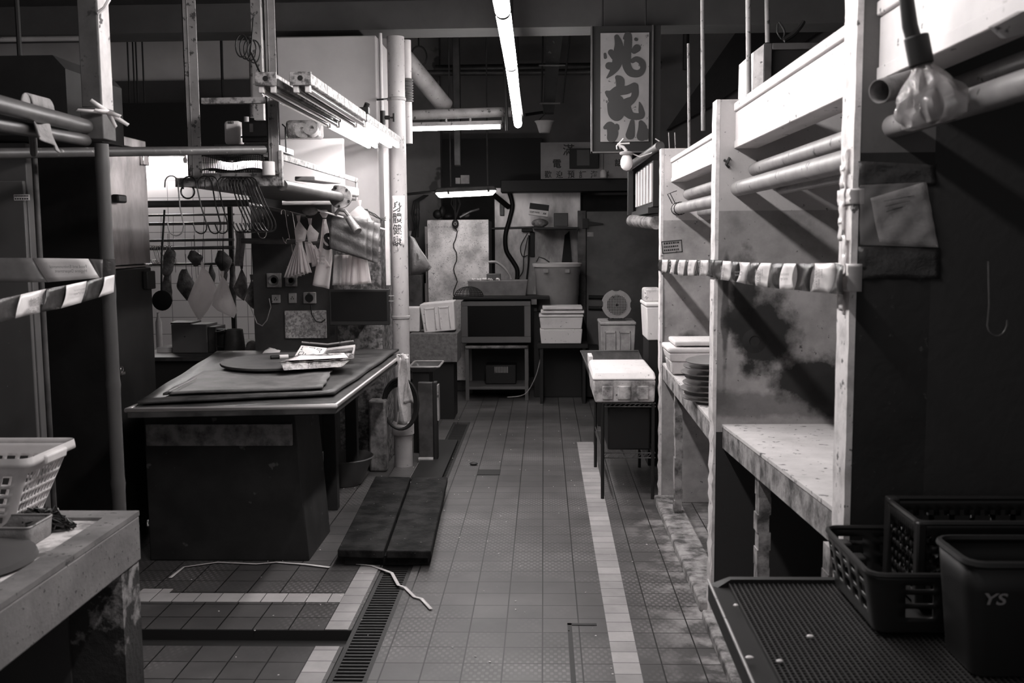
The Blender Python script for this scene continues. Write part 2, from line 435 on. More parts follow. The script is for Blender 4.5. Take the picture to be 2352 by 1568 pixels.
# rail which carries the row, and its hangers
t = thing('lamp_rail', (-.15, 5, LZ+.1), 'dark metal rail that carries the row of glowing tubes', 'rail')
obj('rail', MB().hexa([(-.17, 2.6, LZ+.062), (-.13, 2.6, LZ+.062), (-.16, 8.15, LZ+.062), (-.21, 8.15, LZ+.062)], [(-.17, 2.6, LZ+.1), (-.13, 2.6, LZ+.1), (-.16, 8.15, LZ+.1), (-.21, 8.15, LZ+.1)]), m_dark, t)
for y in (3.0, 4.2, 6.2, 7.8): obj('hanger', MB().cyl((-.16-.004*y, y, LZ+.1), (-.16-.004*y, y, 4.0), .006, 8), m_dark, t)

# =================================================================== RIGHT: STALL DIVIDERS
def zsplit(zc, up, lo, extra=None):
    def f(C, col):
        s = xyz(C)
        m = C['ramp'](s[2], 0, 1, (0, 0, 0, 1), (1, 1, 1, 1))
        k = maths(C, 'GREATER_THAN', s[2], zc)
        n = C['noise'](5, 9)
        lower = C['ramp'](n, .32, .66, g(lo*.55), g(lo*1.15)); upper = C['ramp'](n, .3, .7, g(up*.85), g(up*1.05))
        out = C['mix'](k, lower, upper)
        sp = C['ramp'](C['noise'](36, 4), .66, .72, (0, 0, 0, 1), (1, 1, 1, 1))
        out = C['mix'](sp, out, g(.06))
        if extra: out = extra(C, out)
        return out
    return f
def soot_and_low_dark2(C, col):
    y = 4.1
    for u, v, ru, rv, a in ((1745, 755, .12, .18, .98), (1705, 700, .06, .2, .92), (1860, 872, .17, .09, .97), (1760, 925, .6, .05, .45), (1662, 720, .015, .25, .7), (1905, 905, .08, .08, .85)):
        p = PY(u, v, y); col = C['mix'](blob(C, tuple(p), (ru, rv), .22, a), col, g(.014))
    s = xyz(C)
    return C['mix'](maths(C, 'LESS_THAN', s[2], PY(1700, 960, y).z-.05), col, g(.025))  # flat dark tone below the slab, apart from the soot
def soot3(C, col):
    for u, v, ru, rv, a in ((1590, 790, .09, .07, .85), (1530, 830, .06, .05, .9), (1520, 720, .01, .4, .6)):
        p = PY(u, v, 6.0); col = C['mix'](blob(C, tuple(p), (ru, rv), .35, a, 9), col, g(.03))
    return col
m_p1 = mat('divider_one_plaster', .3, extra=zsplit(1.79, .12, .02, lambda C, c: C['mix'](maths(C, 'GREATER_THAN', xyz(C)[0], .90), c, g(.03))), bump=.2, rough=.8)  # dark tone at the right is the near beam's shadow put into the colour
m_p2 = mat('divider_two_plaster', .3, extra=zsplit(PY(1750, 484, 4.1).z, .46, .33, soot_and_low_dark2), bump=.2, rough=.8)
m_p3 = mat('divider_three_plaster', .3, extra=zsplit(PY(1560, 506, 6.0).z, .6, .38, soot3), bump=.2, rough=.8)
XR = .69
XR1 = .715
P1, P2, P3 = (2.35, 2.445), (4.06, 4.155), (5.93, 6.02)
def divider(yr, ztop, m, label, x0=XR, x1=2.5):
    t = thing('stall_divider', ((x0+x1)/2, yr[0], 0), label, 'partition')
    a = MB(); a.box(x0+.012, x1, yr[0], yr[1], 0, ztop); obj('panel', a, m, t, bevel=.004)
    e = MB(); n = 70; rr = random.Random(int(yr[0]*10))
    pts = []
    for i in range(n+1):
        z = ztop*i/n; j = (rr.uniform(0, .008) if z < .85 else rr.uniform(0, .002))
        pts.append((x0-.002+j, z))
    vs = []; 
    for x, z in pts: vs += [(x, yr[0]-.001, z), (x, yr[1]+.001, z), (x0+.014, yr[1]+.001, z), (x0+.014, yr[0]-.001, z)]
    fs = [];
    for i in range(n):
        for k in range(4): fs.append((i*4+k, i*4+(k+1) % 4, i*4+4+(k+1) % 4, i*4+4+k))
    fs += [(3, 2, 1, 0), tuple(n*4+k for k in range(4))]
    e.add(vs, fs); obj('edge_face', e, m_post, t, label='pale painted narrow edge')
    return t
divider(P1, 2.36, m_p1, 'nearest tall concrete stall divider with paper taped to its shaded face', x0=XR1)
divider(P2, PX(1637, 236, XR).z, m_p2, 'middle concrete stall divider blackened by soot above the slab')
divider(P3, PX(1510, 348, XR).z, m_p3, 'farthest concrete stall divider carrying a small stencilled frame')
# fillet posts standing on the floor between dividers (lower wall piers)
def beamR(u0, vt, vb, yn, yf, label, yref=None):
    p = PY(u0, vt, yref or yf); q = PY(u0, vb, yref or yf); x0 = p.x
    t = thing('concrete_beam', (x0+.05, (yn+yf)/2, q.z), label, 'beam')
    h = p.z-q.z
    m = MB(); m.box(x0, x0+.09, yn, yf, q.z, p.z-h*.2); obj('face', m, m_white, t, bevel=.003)
    m = MB(); m.box(x0-.008, x0+.1, yn, yf, p.z-h*.185, p.z); obj('top_rim', m, m_white, t, bevel=.004)
    m = MB(); m.box(x0-.004, x0, yn, yf, q.z+.0, q.z+h*.17); obj('lower_band', m, m_white, t, bevel=.002)
    return t
beamR(1690, 237, 341, P1[1], P2[0], 'long pale painted beam between the nearest and middle dividers')
beamR(1543, 364, 418, P2[1], P3[0], 'short pale painted beam between the middle and farthest dividers')
t = beamR(1690, 237, 341, .6, P1[0], 'pale beam in front of the nearest divider at the upper right corner', P2[0])
bz = world_loc(t)
def pipeR(u, v, rpx, yn, yf, label, m=m_pipe, group=None, ucap=None, du=0, dz=0):
    p = PY(u, v, yf); r = rpx*yf/FPX
    a = Vector((p.x, yf+.005, p.z)); b = Vector((p.x+du, yn-.005, p.z+dz))
    t = MB().cyl(a, b, r, 20)
    return obj('hanging_pipe', t, m, label=label, cat='pipe', group=group)
pipeR(1735, 389, 15, P1[1]-.005, P2[0]-.01, 'upper grey pipe under the long pale beam')
pipeR(1695, 433, 17, P1[1]-.005, P2[0], 'thick lower grey pipe under the long pale beam, nearest to the aisle')
pipeR(1795, 437, 9, P1[1]-.005, P2[0]-.005, 'thin grey pipe set back beneath the two thick pipes')
pipeR(1580, 446, 11, P2[1]-.005, P3[0]-.01, 'upper grey pipe under the short pale beam')
pipeR(1553, 480, 12, P2[1]-.005, P3[0], 'lower grey pipe with wire loops under the short pale beam', du=.02)
pipeR(1610, 488, 9, P2[1]-.005, P3[0]-.005, 'thin pipe set back under the short pale beam')
# wire ties
for k, (u, v) in enumerate(((1553, 480), (1561, 478))):
    c = PY(u, v, 5.9-k*.12); c.x = PY(1553, 480, P3[0]).x+.004; c.z = PY(1553, 480, P3[0]).z
    ring = [c+Vector((.036*math.cos(a), .004*math.sin(2*a), .036*math.sin(a))) for a in [2*PI*i/14 for i in range(14)]]
    m = MB().tube(ring, .0025, 5, closed=True); m.tube([c+Vector((-.03, 0, .03)), c+Vector((-.06, -.01, .085)), c+Vector((-.02, .01, .1))], .0025, 5)
    obj('wire_tie', m, m_hook, label='wire loop with loose ends round the lower pipe at the farthest divider' if k == 0 else 'second wire loop round the lower pipe, nearer the camera', cat='wire')
# pipes on the near side of divider one
pa = PY(2052, 290, P1[0]); r1 = 30*P1[0]/FPX*.85
obj('hanging_pipe', MB().cyl((pa.x, P1[0]+.004, pa.z), (pa.x+.01, .7, pa.z+.0), r1, 24), m_pipe_d and m_pipe, label='thick pipe jutting towards the camera from the nearest divider', cat='pipe')
pb = PY(2160, 215, P1[0])
obj('hanging_pipe', MB().cyl((pb.x, P1[0]+.004, pb.z), (pb.x+.01, .7, pb.z+.0), r1*.9, 24), m_pipe, label='upper pipe jutting towards the camera at the right edge', cat='pipe')
# slabs
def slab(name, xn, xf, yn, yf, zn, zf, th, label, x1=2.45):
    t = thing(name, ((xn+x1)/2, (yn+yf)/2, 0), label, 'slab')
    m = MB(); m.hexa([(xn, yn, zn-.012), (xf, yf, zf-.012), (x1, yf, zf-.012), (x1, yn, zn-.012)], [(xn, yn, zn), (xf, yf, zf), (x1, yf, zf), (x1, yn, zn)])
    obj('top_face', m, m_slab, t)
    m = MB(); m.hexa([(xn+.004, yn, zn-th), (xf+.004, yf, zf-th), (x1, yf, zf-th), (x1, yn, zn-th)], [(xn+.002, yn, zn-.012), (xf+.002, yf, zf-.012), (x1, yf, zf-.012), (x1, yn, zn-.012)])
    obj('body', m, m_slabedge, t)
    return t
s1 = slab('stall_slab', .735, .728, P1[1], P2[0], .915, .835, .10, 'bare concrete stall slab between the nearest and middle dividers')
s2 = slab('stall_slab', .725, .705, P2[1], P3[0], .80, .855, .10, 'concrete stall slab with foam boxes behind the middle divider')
# thin piers below the slabs
def pier(u, v, z, y, w, label, zb=0.0, x=None):
    p = PY(u, v, y); zt = z-.1
    m = MB(); n = 12; rr = random.Random(int(u))
    for i in range(n):
        za = zb+(zt-zb)*i/n; zz = zb+(zt-zb)*(i+1)/n; j = rr.uniform(-.004, .004)
        m.box(p.x-w/2+j, p.x+w/2+j+.02, y, y+.06, za, zz)
    obj('slab_pier', m, m_slabedge, label=label, cat='pier')
pier(1748, 1200, .86, 3.42, .022, 'thin rough pier under the long slab, halfway along')
pier(1555, 1100, .83, 5.52, .022, 'thin rough pier under the far slab near the farthest divider')
pier(1920, 1300, .925, 2.44, .03, 'rough pier under the near end of the long slab')
obj('low_wall', MB().box(1.35, 1.42, P1[1], P2[0], 0, .8), m_dark, label='dark wall closing the back of the space under the long slab', cat='wall')
obj('low_wall', MB().box(1.2, 1.27, P2[1], P3[0], 0, .7), m_conc, label='grey wall closing the back of the space under the far slab', cat='wall')
# kerb on the floor along the stalls
m = MB(); m.box(.655, .80, 1.5, P1[0], 0, .05); m.box(.655, .80, P1[1], P2[0], 0, .05)
obj('stall_kerb', m, m_slabedge, label='rough low concrete kerb at the foot of the nearer right stalls', cat='kerb', bevel=.01)
obj('stall_kerb', MB().box(.66, .80, P2[1], P3[0], 0, .05), m_slabedge, label='rough low concrete kerb at the foot of the far right stall', cat='kerb', bevel=.01)
# soot hole ring + nail on divider two
p = PY(1733, 783, P2[0]); q = PY(1672, 372, P2[0])
obj('wall_hole', MB().lathe((p.x, p.y-.004, p.z), [(.022, 0), (.05, .004), (.048, .010), (.022, .004)], 20, rotx(-PI/2) @ roty(0), closed=True), m_base, label='round sooty hole rim in the middle divider above the slab', cat='hole')
m = MB(); m.tube([PY(1664, 368, 4.055), PY(1672, 372, 4.04), PY(1676, 362, 4.045), PY(1668, 378, 4.045), PY(1674, 384, 4.055)], .006, 6)
obj('putty_lump', m, m_base, label='dark screw stub near the top of the middle divider', cat='stub')
# stencilled frame on divider three
sa = PY(1520, 581, P3[0]); sb = PY(1567, 552, P3[0])
st = thing('stencil_mark', (sa.x, P3[0]-.002, sa.z), 'faded stencilled rectangular frame on the farthest divider', 'marking')
R3 = roty(-.08)
def mk(parent, x0, x1, z0, z1, y, m, name='line'):
    obj(name, MB().box(x0, x1, y-.002, y-.0005, z0, z1, R3, ((sa.x+sb.x)/2, y, (sa.z+sb.z)/2)), m, parent)
fr = MB(); cc = ((sa.x+sb.x)/2, P3[0], (sa.z+sb.z)/2)
for (a, b, c, d) in ((sa.x, sb.x, sa.z, sa.z+.005), (sa.x, sb.x, sb.z-.005, sb.z), (sa.x, sa.x+.005, sa.z, sb.z), (sb.x-.005, sb.x, sa.z, sb.z)):
    fr.box(a, b, P3[0]-.002, P3[0]-.0005, c, d, R3, cc)
obj('frame_line', fr, m_ink, st)
ln = MB()
for k in range(3):
    x = sa.x+.012
    while x < sb.x-.02:
        w = RND.uniform(.005, .012); ln.box(x, x+w, P3[0]-.002, P3[0]-.0005, sa.z+.014+k*.02, sa.z+.024+k*.02, R3, cc); x += w+.004
obj('lettering', ln, m_ink, st)

# ------------------------------------------------------------------ right tape
def tape_strip(name, plane, tops, bots, dark_first, label, extra=None, mats=(m_taped, m_tapew), bulge=.006):
    """tops/bots: pixel corners of every colour change, put on a world plane"""
    root = thing(name, plane(*tops[0]), label, 'tape')
    m = MB(); col = 0 if dark_first else 1
    for i in range(len(tops)-1):
        m.cur = col; col = 1-col
        a, b, c, d = plane(*tops[i]), plane(*tops[i+1]), plane(*bots[i+1]), plane(*bots[i])
        nu, nv = 4, 5; rr = random.Random(i+len(tops))
        ph = rr.uniform(0, 6)
        def fn(s, t, a=a, b=b, c=c, d=d, ph=ph):
            p = (a*(1-s)+b*s)*(1-t)+(d*(1-s)+c*s)*t
            return p+bn*(bulge*math.sin(PI*t)*math.cos(s*5+ph))
        bn = (b-a).cross(d-a).normalized()
        m.grid(fn, nu, nv)
    obj('strip', m, list(mats), root, thick=.0006)
    return root
plR = lambda u, v: PX(u, v, XR-.008)
z7 = lambda a, b: (1500+a/4.704, 560+b/4.704)
tA = [65, 100, 160, 190, 252, 285, 355, 390, 472, 512, 600, 660]; bA = [62, 92, 140, 178, 225, 270, 325, 375, 440, 498, 575, 655]
tpA = [z7(x, 170+ i*.6) for i, x in enumerate(tA)]; btA = [z7(x, 290+ min(i, 6)*9) for i, x in enumerate(bA)]
trA = tape_strip('barrier_tape', plR, tpA, btA, True, 'striped barrier tape stretched between the farthest and middle dividers')
tB = [660, 755, 845, 930, 1045, 1165, 1280, 1415, 1545, 1745, 1960, 2060]; bB = [655, 730, 815, 900, 1000, 1110, 1235, 1368, 1525, 1697, 1900, 2055]
vb = [375, 388, 398, 410, 432, 450, 468, 486, 496, 516, 532, 550]; vt = [172, 182, 188, 196, 202, 206, 208, 212, 212, 210, 207, 232]
tpB = [z7(x, v) for x, v in zip(tB, vt)]; btB = [z7(x, v) for x, v in zip(bB, vb)]
trB = tape_strip('barrier_tape', plR, tpB, btB, True, 'glossy striped barrier tape stretched between the middle and nearest dividers', bulge=.009)
def tape_text(parent, plane, u0, v0, u1, v1, s, side=-1, bold=0, mirror=False, mt=None):
    a = plane(u0, v1); b = plane(u1, v1); c = plane(u0, v0)
    rt = b-a; up = c-a; n = rt.cross(up).normalized()
    text('printed_text', s, a+n*.011, rt, up, rt.length, up.length, mt or m_inkg, parent, bold, mirror=mirror)
for k, (x0, x1, y0, y1) in enumerate(((115, 135, 200, 270), (200, 230, 200, 275), (290, 325, 200, 290), (395, 440, 210, 300), (520, 570, 200, 310))):
    a = z7(x0, y0); b = z7(x1, y1); tape_text(trA, plR, a[0], a[1], b[0], b[1], '食物環境\n衛生署' if k % 2 == 0 else 'Food and\nHygiene')
for k, (x0, x1, y0, y1) in enumerate(((762, 812, 230, 365), (920, 1000, 290, 350), (1140, 1230, 270, 425), (1420, 1515, 310, 400), (1775, 1885, 275, 475))):
    a = z7(x0, y0); b = z7(x1, y1); tape_text(trB, plR, a[0], a[1], b[0], b[1], '食物環境\n衛生署' if k % 2 == 0 else 'Food and Environmental\nHygiene Department')
# wraps round the dividers
def wrap(u0, v0, u1, v1, yr, m, label, pad=.004):
    XR = XR1 if yr is P1 else .69
    a = PX((u0+u1)/2, v0, XR); b = PX((u0+u1)/2, v1, XR); z1, z0 = a.z, b.z
    n = 8; mm = MB(); rr = random.Random(int(v0))
    ring = lambda s: [Vector((XR-.004-pad+rr.uniform(-.002, .002), yr[0]-pad, s)), Vector((XR-.004-pad+rr.uniform(-.002, .002), yr[1]+pad, s)), Vector((XR+.025, yr[1]+pad, s)), Vector((XR+.025, yr[0]-pad, s))]
    vs = []
    for i in range(n+1): vs += ring(z0+(z1-z0)*i/n)
    fs = [(i*4+k, i*4+(k+1) % 4, i*4+4+(k+1) % 4, i*4+4+k) for i in range(n) for k in (0, 1, 3)]
    mm.add(vs, fs); return obj('tape_wrap', mm, m, label=label, cat='tape', thick=.0008)
wrap(1925, 605, 1965, 668, P1, m_tapew, 'pale tape wound round the nearest divider at the striped tape')
wrap(1637, 597, 1650, 637, P2, m_taped, 'dark tape wound round the middle divider')
wrap(1930, 435, 1965, 470, P1, m_tapew, 'old tape wound round the nearest divider beside the taped paper', .003)
m = MB()
rr = random.Random(3)
for k in range(9):
    z = PX(1950, 330+k*42, XR).z; y = rr.uniform(P1[0]+.01, P1[0]+.06)
    m.grid(lambda s, t, z=z, y=y: Vector((XR1-.008-.004*abs(math.sin(5*t+k)), y+s*.03, z-.055*t)), 3, 5)
obj('tape_scraps', m, m_tapew, label='torn scraps of tape stuck on the edge of the nearest divider', cat='tape', kind='stuff', thick=.0006)
# paper in a plastic sleeve (its square code is left out)
y = P1[0]
pt = thing('taped_notice', PY(2060, 568, y-.004), 'crinkled notice in clear plastic taped to the nearest divider', 'notice')
def quadgrid(a, b, c, d, n, amp, nrm, seed=0, nu=10, nv=10, k1=9, k2=7):
    def fn(s, t): return (a*(1-s)+b*s)*(1-t)+(d*(1-s)+c*s)*t+nrm*amp*(math.sin(k1*s+seed)*math.cos(k2*t+seed*2)+.4*math.sin(23*s*t+seed))
    return fn
m = MB().grid(quadgrid(PY(1999, 455, y-.006), PY(2122, 418, y-.006), PY(2153, 566, y-.006), PY(2020, 556, y-.006), 0, .0022, Vector((0, 1, 0)), 1), 12, 12)
obj('sheet', m, m_glove, pt, thick=.0006)
m = MB().grid(quadgrid(PY(1975, 425, y-.013), PY(2128, 418, y-.013), PY(2155, 568, y-.013), PY(1975, 562, y-.013), 0, .003, Vector((0, 1, 0)), 2, k1=17, k2=13), 20, 20)
obj('plastic_sleeve', m, mat('clear_sleeve', .5, rough=.08, alpha=.16), pt, thick=.0004)
for k in range(3):
    a = PY(2030+k*3, 462+k*12, y-.0105); b = PY(2100-k*10, 449+k*12, y-.0105)
    obj('text_line', MB().tube([a, (a+b)/2, b], .0016, 4), m_ink, pt)
m = MB().grid(quadgrid(PY(1972, 370, y-.003), PY(2150, 378, y-.003), PY(2150, 425, y-.003), PY(1972, 430, y-.003), 0, .003, Vector((0, 1, 0)), 5), 12, 6)
obj('tape_piece', m, m_taped, label='wide dark tape above the notice on the nearest divider', cat='tape', thick=.0006)
m = MB().grid(quadgrid(PY(1972, 566, y-.003), PY(2160, 570, y-.003), PY(2160, 640, y-.003), PY(1972, 640, y-.003), 0, .003, Vector((0, 1, 0)), 7), 12, 6)
obj('tape_piece', m, m_taped, label='wide dark tape below the notice on the nearest divider', cat='tape', thick=.0006)
# strap with a bulb in a bag
st = thing('wrapped_lamp', PY(2140, 290, 1.9), 'black cord holding a bag-wrapped lamp over the near pipes', 'lamp')
obj('cord', MB().tube([PY(2075, -60, 1.9), PY(2090, 60, 1.9), PY(2110, 130, 1.9)], [.012, .014, .014], 12), m_black, st)
obj('socket', MB().cyl(PY(2104, 82, 1.9), PY(2117, 150, 1.9), .022, 18), m_black, st, bevel=.003)
m = MB()
c0 = PY(2115, 140, 1.9); c1 = PY(2150, 285, 1.9)
ax = (c1-c0); L0 = ax.length; axn = ax.normalized(); sx = axn.orthogonal().normalized(); sy = axn.cross(sx)
def bagf(s, t):
    rad = .012+.045*math.sin(min(1, t*1.15)*PI*.62)**1.5*(1 if t < .95 else .6); a = 2*PI*s
    rad *= 1+.22*math.sin(6*a+t*5)*(.5+.5*t)+.1*math.sin(11*a-t*9)
    return c0+axn*L0*t+(sx*math.cos(a)+sy*math.sin(a))*rad
m.grid(bagf, 40, 16, closed_u=True)
obj('bag', m, mat('wrap_film', .45, rough=.15, alpha=.4, bump=.3), st, thick=.0005)
obj('bulb', MB().sphere(c0.lerp(c1, .72), (.022, .022, .032)), m_lens, st)
for dv in (0, .3): obj('tie_ring', MB().lathe(c0+axn*L0*(.05+dv*.25), [(.014, -.004), (.019, 0), (.014, .004)], 14, closed=True), m_clear, st)
# ring of cut plastic pipe
c = PY(2050, 205, 1.95)
m = MB(); a1 = PY(2020, 210, 1.95); a2 = PY(2095, 190, 2.02)
dirn = (a2-a1).normalized()
m.cyl(a1, a2, .022, 22, r2=.024, cap=False)
obj('tape_roll', m, m_glove, label='short open roll hanging beside the bag-wrapped lamp', cat='roll', thick=.002)
# pale bracket up in the corner
m = MB(); m.hexa([PY(2282, 62, 1.6), PY(2352, 25, 1.6), PY(2420, 60, 1.6), PY(2312, 88, 1.6)], [p+Vector((0, .02, .004)) for p in (PY(2282, 62, 1.6), PY(2352, 25, 1.6), PY(2420, 60, 1.6), PY(2312, 88, 1.6))])
obj('corner_bracket', m, m_pipe, label='pale bracket in the far upper right corner of the photo', cat='bracket')
# faint hook in the dark
c = PY(2285, 740, 2.26)
m = MB().tube([PY(2270, 600, 2.255), PY(2272, 700, 2.25)]+[c+Vector((.022*math.cos(a), -.012, .03*math.sin(a))) for a in [PI+.2+PI*i/8 for i in range(9)]], .0022, 6)
obj('wall_hook', m, m_pipe_d, label='thin wire hook hanging in the dark on the right', cat='hook')

# ------------------------------------------------------------------ near bench with mat and crates
BZ = .78
ba, bb, bc = PZ(1625, 1328, BZ), PZ(1985, 1352, BZ), PZ(1730, 1568, BZ)
b0 = Vector((ba.x, ba.y, 0)); dirx = Vector((1, 0, 0))
bn = thing('drain_bench', (ba.x+.4, ba.y-.8, 0), 'low black bench with a perforated drain mat at the lower right', 'bench')
YB = min(ba.y-.01, P1[0]-.012); XL = lambda y: ba.x+(bc.x-ba.x)*(ba.y-y)/(ba.y-bc.y)
x1 = 1.45; yn = .75
m = MB().hexa([(XL(yn), yn, BZ-.05), (x1, yn, BZ-.05), (x1, YB, BZ-.05), (ba.x, YB, BZ-.05)], [(XL(yn), yn, BZ-.012), (x1, yn, BZ-.012), (x1, YB, BZ-.012), (ba.x, YB, BZ-.012)])
obj('bench_top', m, m_black, bn)
m = MB(); k = 0; x = ba.x+.045
while x < x1-.02: m.box(x, x+.0032, yn, YB-.02, BZ-.011, BZ-.001); x += .0115
y = yn
while y < YB-.02: m.box(ba.x+.045, x1-.02, y, y+.0028, BZ-.011, BZ-.0035); y += .0115
obj('perforated_mat', m, mat('mat_plastic', .032, rough=.4), bn)
obj('edge_rail', MB().tube([(ba.x, YB, BZ), (XL(yn), yn, BZ)], .0035, 8), m_pipe, bn, label='bright metal edge rail')
m = MB(); m.hexa([(ba.x+.02, YB-.02, BZ-.012), (x1, YB-.02, BZ-.012), (x1, YB, BZ-.012), (ba.x, YB, BZ-.012)], [(ba.x+.05, YB-.02, BZ+.008), (x1, YB-.02, BZ+.008), (x1, YB, BZ+.008), (ba.x+.05, YB, BZ+.008)])
obj('back_lip', m, m_black, bn)
for (x, y) in ((ba.x+.12, YB-.1), (x1-.08, YB-.1), (ba.x+.12, yn+.1), (x1-.08, yn+.1)): obj('leg', MB().box(x-.02, x+.02, y-.02, y+.02, 0, BZ-.05), m_black, bn)
for k, (u, v) in enumerate(((1690, 1392), (1721, 1512), (1790, 1520), (1860, 1463))):
    p = PZ(u, v, BZ); m = MB().sphere((p.x, p.y, BZ+.002), ((.006, .009, .007, .008)[k], .005, .004), 8, 5)
    obj('food_scrap', m, m_tapew, label=['elongated pale scrap near the far corner of the drain mat', 'round pale scrap near the bright rail of the drain mat', 'largest pale scrap on the drain mat', 'small pale scrap in the middle of the drain mat'][k], cat='scrap')

def rr_pts(x0, x1, y0, y1, r, ns=10, nc=3):
    """rounded rectangle outline with flags for the straight runs"""
    P = []; F = []
    for (cx, cy, a0), L in (((x1-r, y0+r, -PI/2), 0), ((x1-r, y1-r, 0), 1), ((x0+r, y1-r, PI/2), 0), ((x0+r, y0+r, PI), 1)):
        for i in range(nc+1): P.append((cx+r*math.cos(a0+PI/2*i/nc), cy+r*math.sin(a0+PI/2*i/nc))); F.append(False)
        nxt = {-PI/2: (x1, y1-r), 0: (x0+r, y1), PI/2: (x0, y0+r), PI: (x1-r, y0)}[a0]; last = P[-1]
        F[-1] = True
        for i in range(1, ns): P.append((last[0]+(nxt[0]-last[0])*i/ns, last[1]+(nxt[1]-last[1])*i/ns)); F.append(True)
    return P, F
def openbox(m, B, Tp, z0, z1, nv, hole, ns=10, r0=.02, r1=.03, bottom=True, R=None, c=None):
    """basket wall from bottom rectangle B to top rectangle Tp"""
    P0, F = rr_pts(*B, r0, ns); P1, _ = rr_pts(*Tp, r1, ns); n = len(P0); vs = []
    for j in range(nv+1):
        t = j/nv
        for a, b in zip(P0, P1): vs.append(Vector((a[0]*(1-t)+b[0]*t, a[1]*(1-t)+b[1]*t, z0+(z1-z0)*t)))
    fs = []
    for j in range(nv):
        for i in range(n):
            if F[i] and hole(i, j): continue
            fs.append((j*n+i, j*n+(i+1) % n, (j+1)*n+(i+1) % n, (j+1)*n+i))
    if bottom: fs.append(tuple(range(n))[::-1])
    if R is not None: vs = [R @ (p-Vector(c)) + Vector(c) for p in vs]
    m.add(vs, fs); return [vs[nv*n+i] for i in range(n)]
# crate A, empty, reaching over to the divider
ra = PZ(1940, 1185, BZ+.13); rn = PZ(2005, 1325, BZ+.13)
cA = thing('plastic_crate', (1.2, 2.05, BZ), 'dark open plastic crate with slotted sides next to the nearest divider', 'crate')
y0, y1 = rn.y-.005, min(ra.y, P1[0]-.03); xa = rn.x-.005
m = MB(); rim = openbox(m, (xa+.02, xa+.5, y0+.015, y1-.015), (xa, xa+.52, y0, y1), BZ+.012, BZ+.135, 12, lambda i, j: (j in (3, 4, 6, 7, 9) and i % 5 in (1, 2, 3)), ns=24, r0=.02, r1=.03)
obj('crate_wall', m, m_crate, cA, thick=.004); obj('rim', MB().tube(rim, .006, 6, closed=True), m_crate, cA)
for k in range(2):
    yy = y0+(y1-y0)*(.45+.3*k); obj('lug', MB().box(xa+.008, xa+.035, yy-.02, yy+.02, BZ+.10, BZ+.128), m_crate, cA, bevel=.004)
# crate B stands in crate A, turned
u0 = PZ(2052, 1222, BZ+.20); 
cB = thing('plastic_crate', (1.4, 2.1, BZ), 'dark lattice-sided crate standing tilted inside the slotted crate', 'crate')
Rb = rotz(-.04)
lx, ly0, ly1 = xa+.13, y0+.10, y1-.035
m = MB(); rim = openbox(m, (lx+.01, lx+.35, ly0+.01, ly1-.01), (lx, lx+.36, ly0, ly1), BZ+.03, BZ+.215, 14, lambda i, j: j in range(2, 12) and (i+j) % 4 != 0 and (i-j) % 4 != 0, ns=28, r0=.012, r1=.016)
obj('crate_wall', m, m_crate, cB, thick=.004); obj('rim', MB().tube(rim, .006, 6, closed=True), m_crate, cB)
obj('corner_post', MB().box(lx-.004, lx+.022, ly1-.03, ly1+.002, BZ+.03, BZ+.222), m_crate, cB, bevel=.004)
obj('corner_post', MB().box(lx-.004, lx+.016, ly0-.004, ly0+.02, BZ+.03, BZ+.217), m_crate, cB, bevel=.004)
# crate C black with the two letters, nearest
pc = PZ(2165, 1470, BZ); 
cC = thing('plastic_crate', (1.3, 1.5, BZ), 'solid black crate marked with two slanted pale letters', 'crate')
cy1 = 1.965; cy0 = 1.80
cx = PY(2142, 1380, cy1).x; zt = PY(2250, 1298, cy0).z
m = MB(); rim = openbox(m, (cx+.02, cx+.5, cy0+.01, cy1-.01), (cx, cx+.52, cy0, cy1), BZ+.003, zt, 4, lambda i, j: False, ns=8)
obj('crate_wall', m, m_crate2, cC, thick=.004); obj('rim', MB().tube(rim, .008, 6, closed=True), m_crate2, cC)
a = PY(2252, 1388, cy0-.004); b = PY(2308, 1388, cy0-.004); c = PY(2252, 1360, cy0-.004)
text('letters', 'YS', a, (1, 0, -.02), (.3, 0, 1), (b-a).length, (c-a).length, mat('letter_grey', .3), cC, bold=.02)

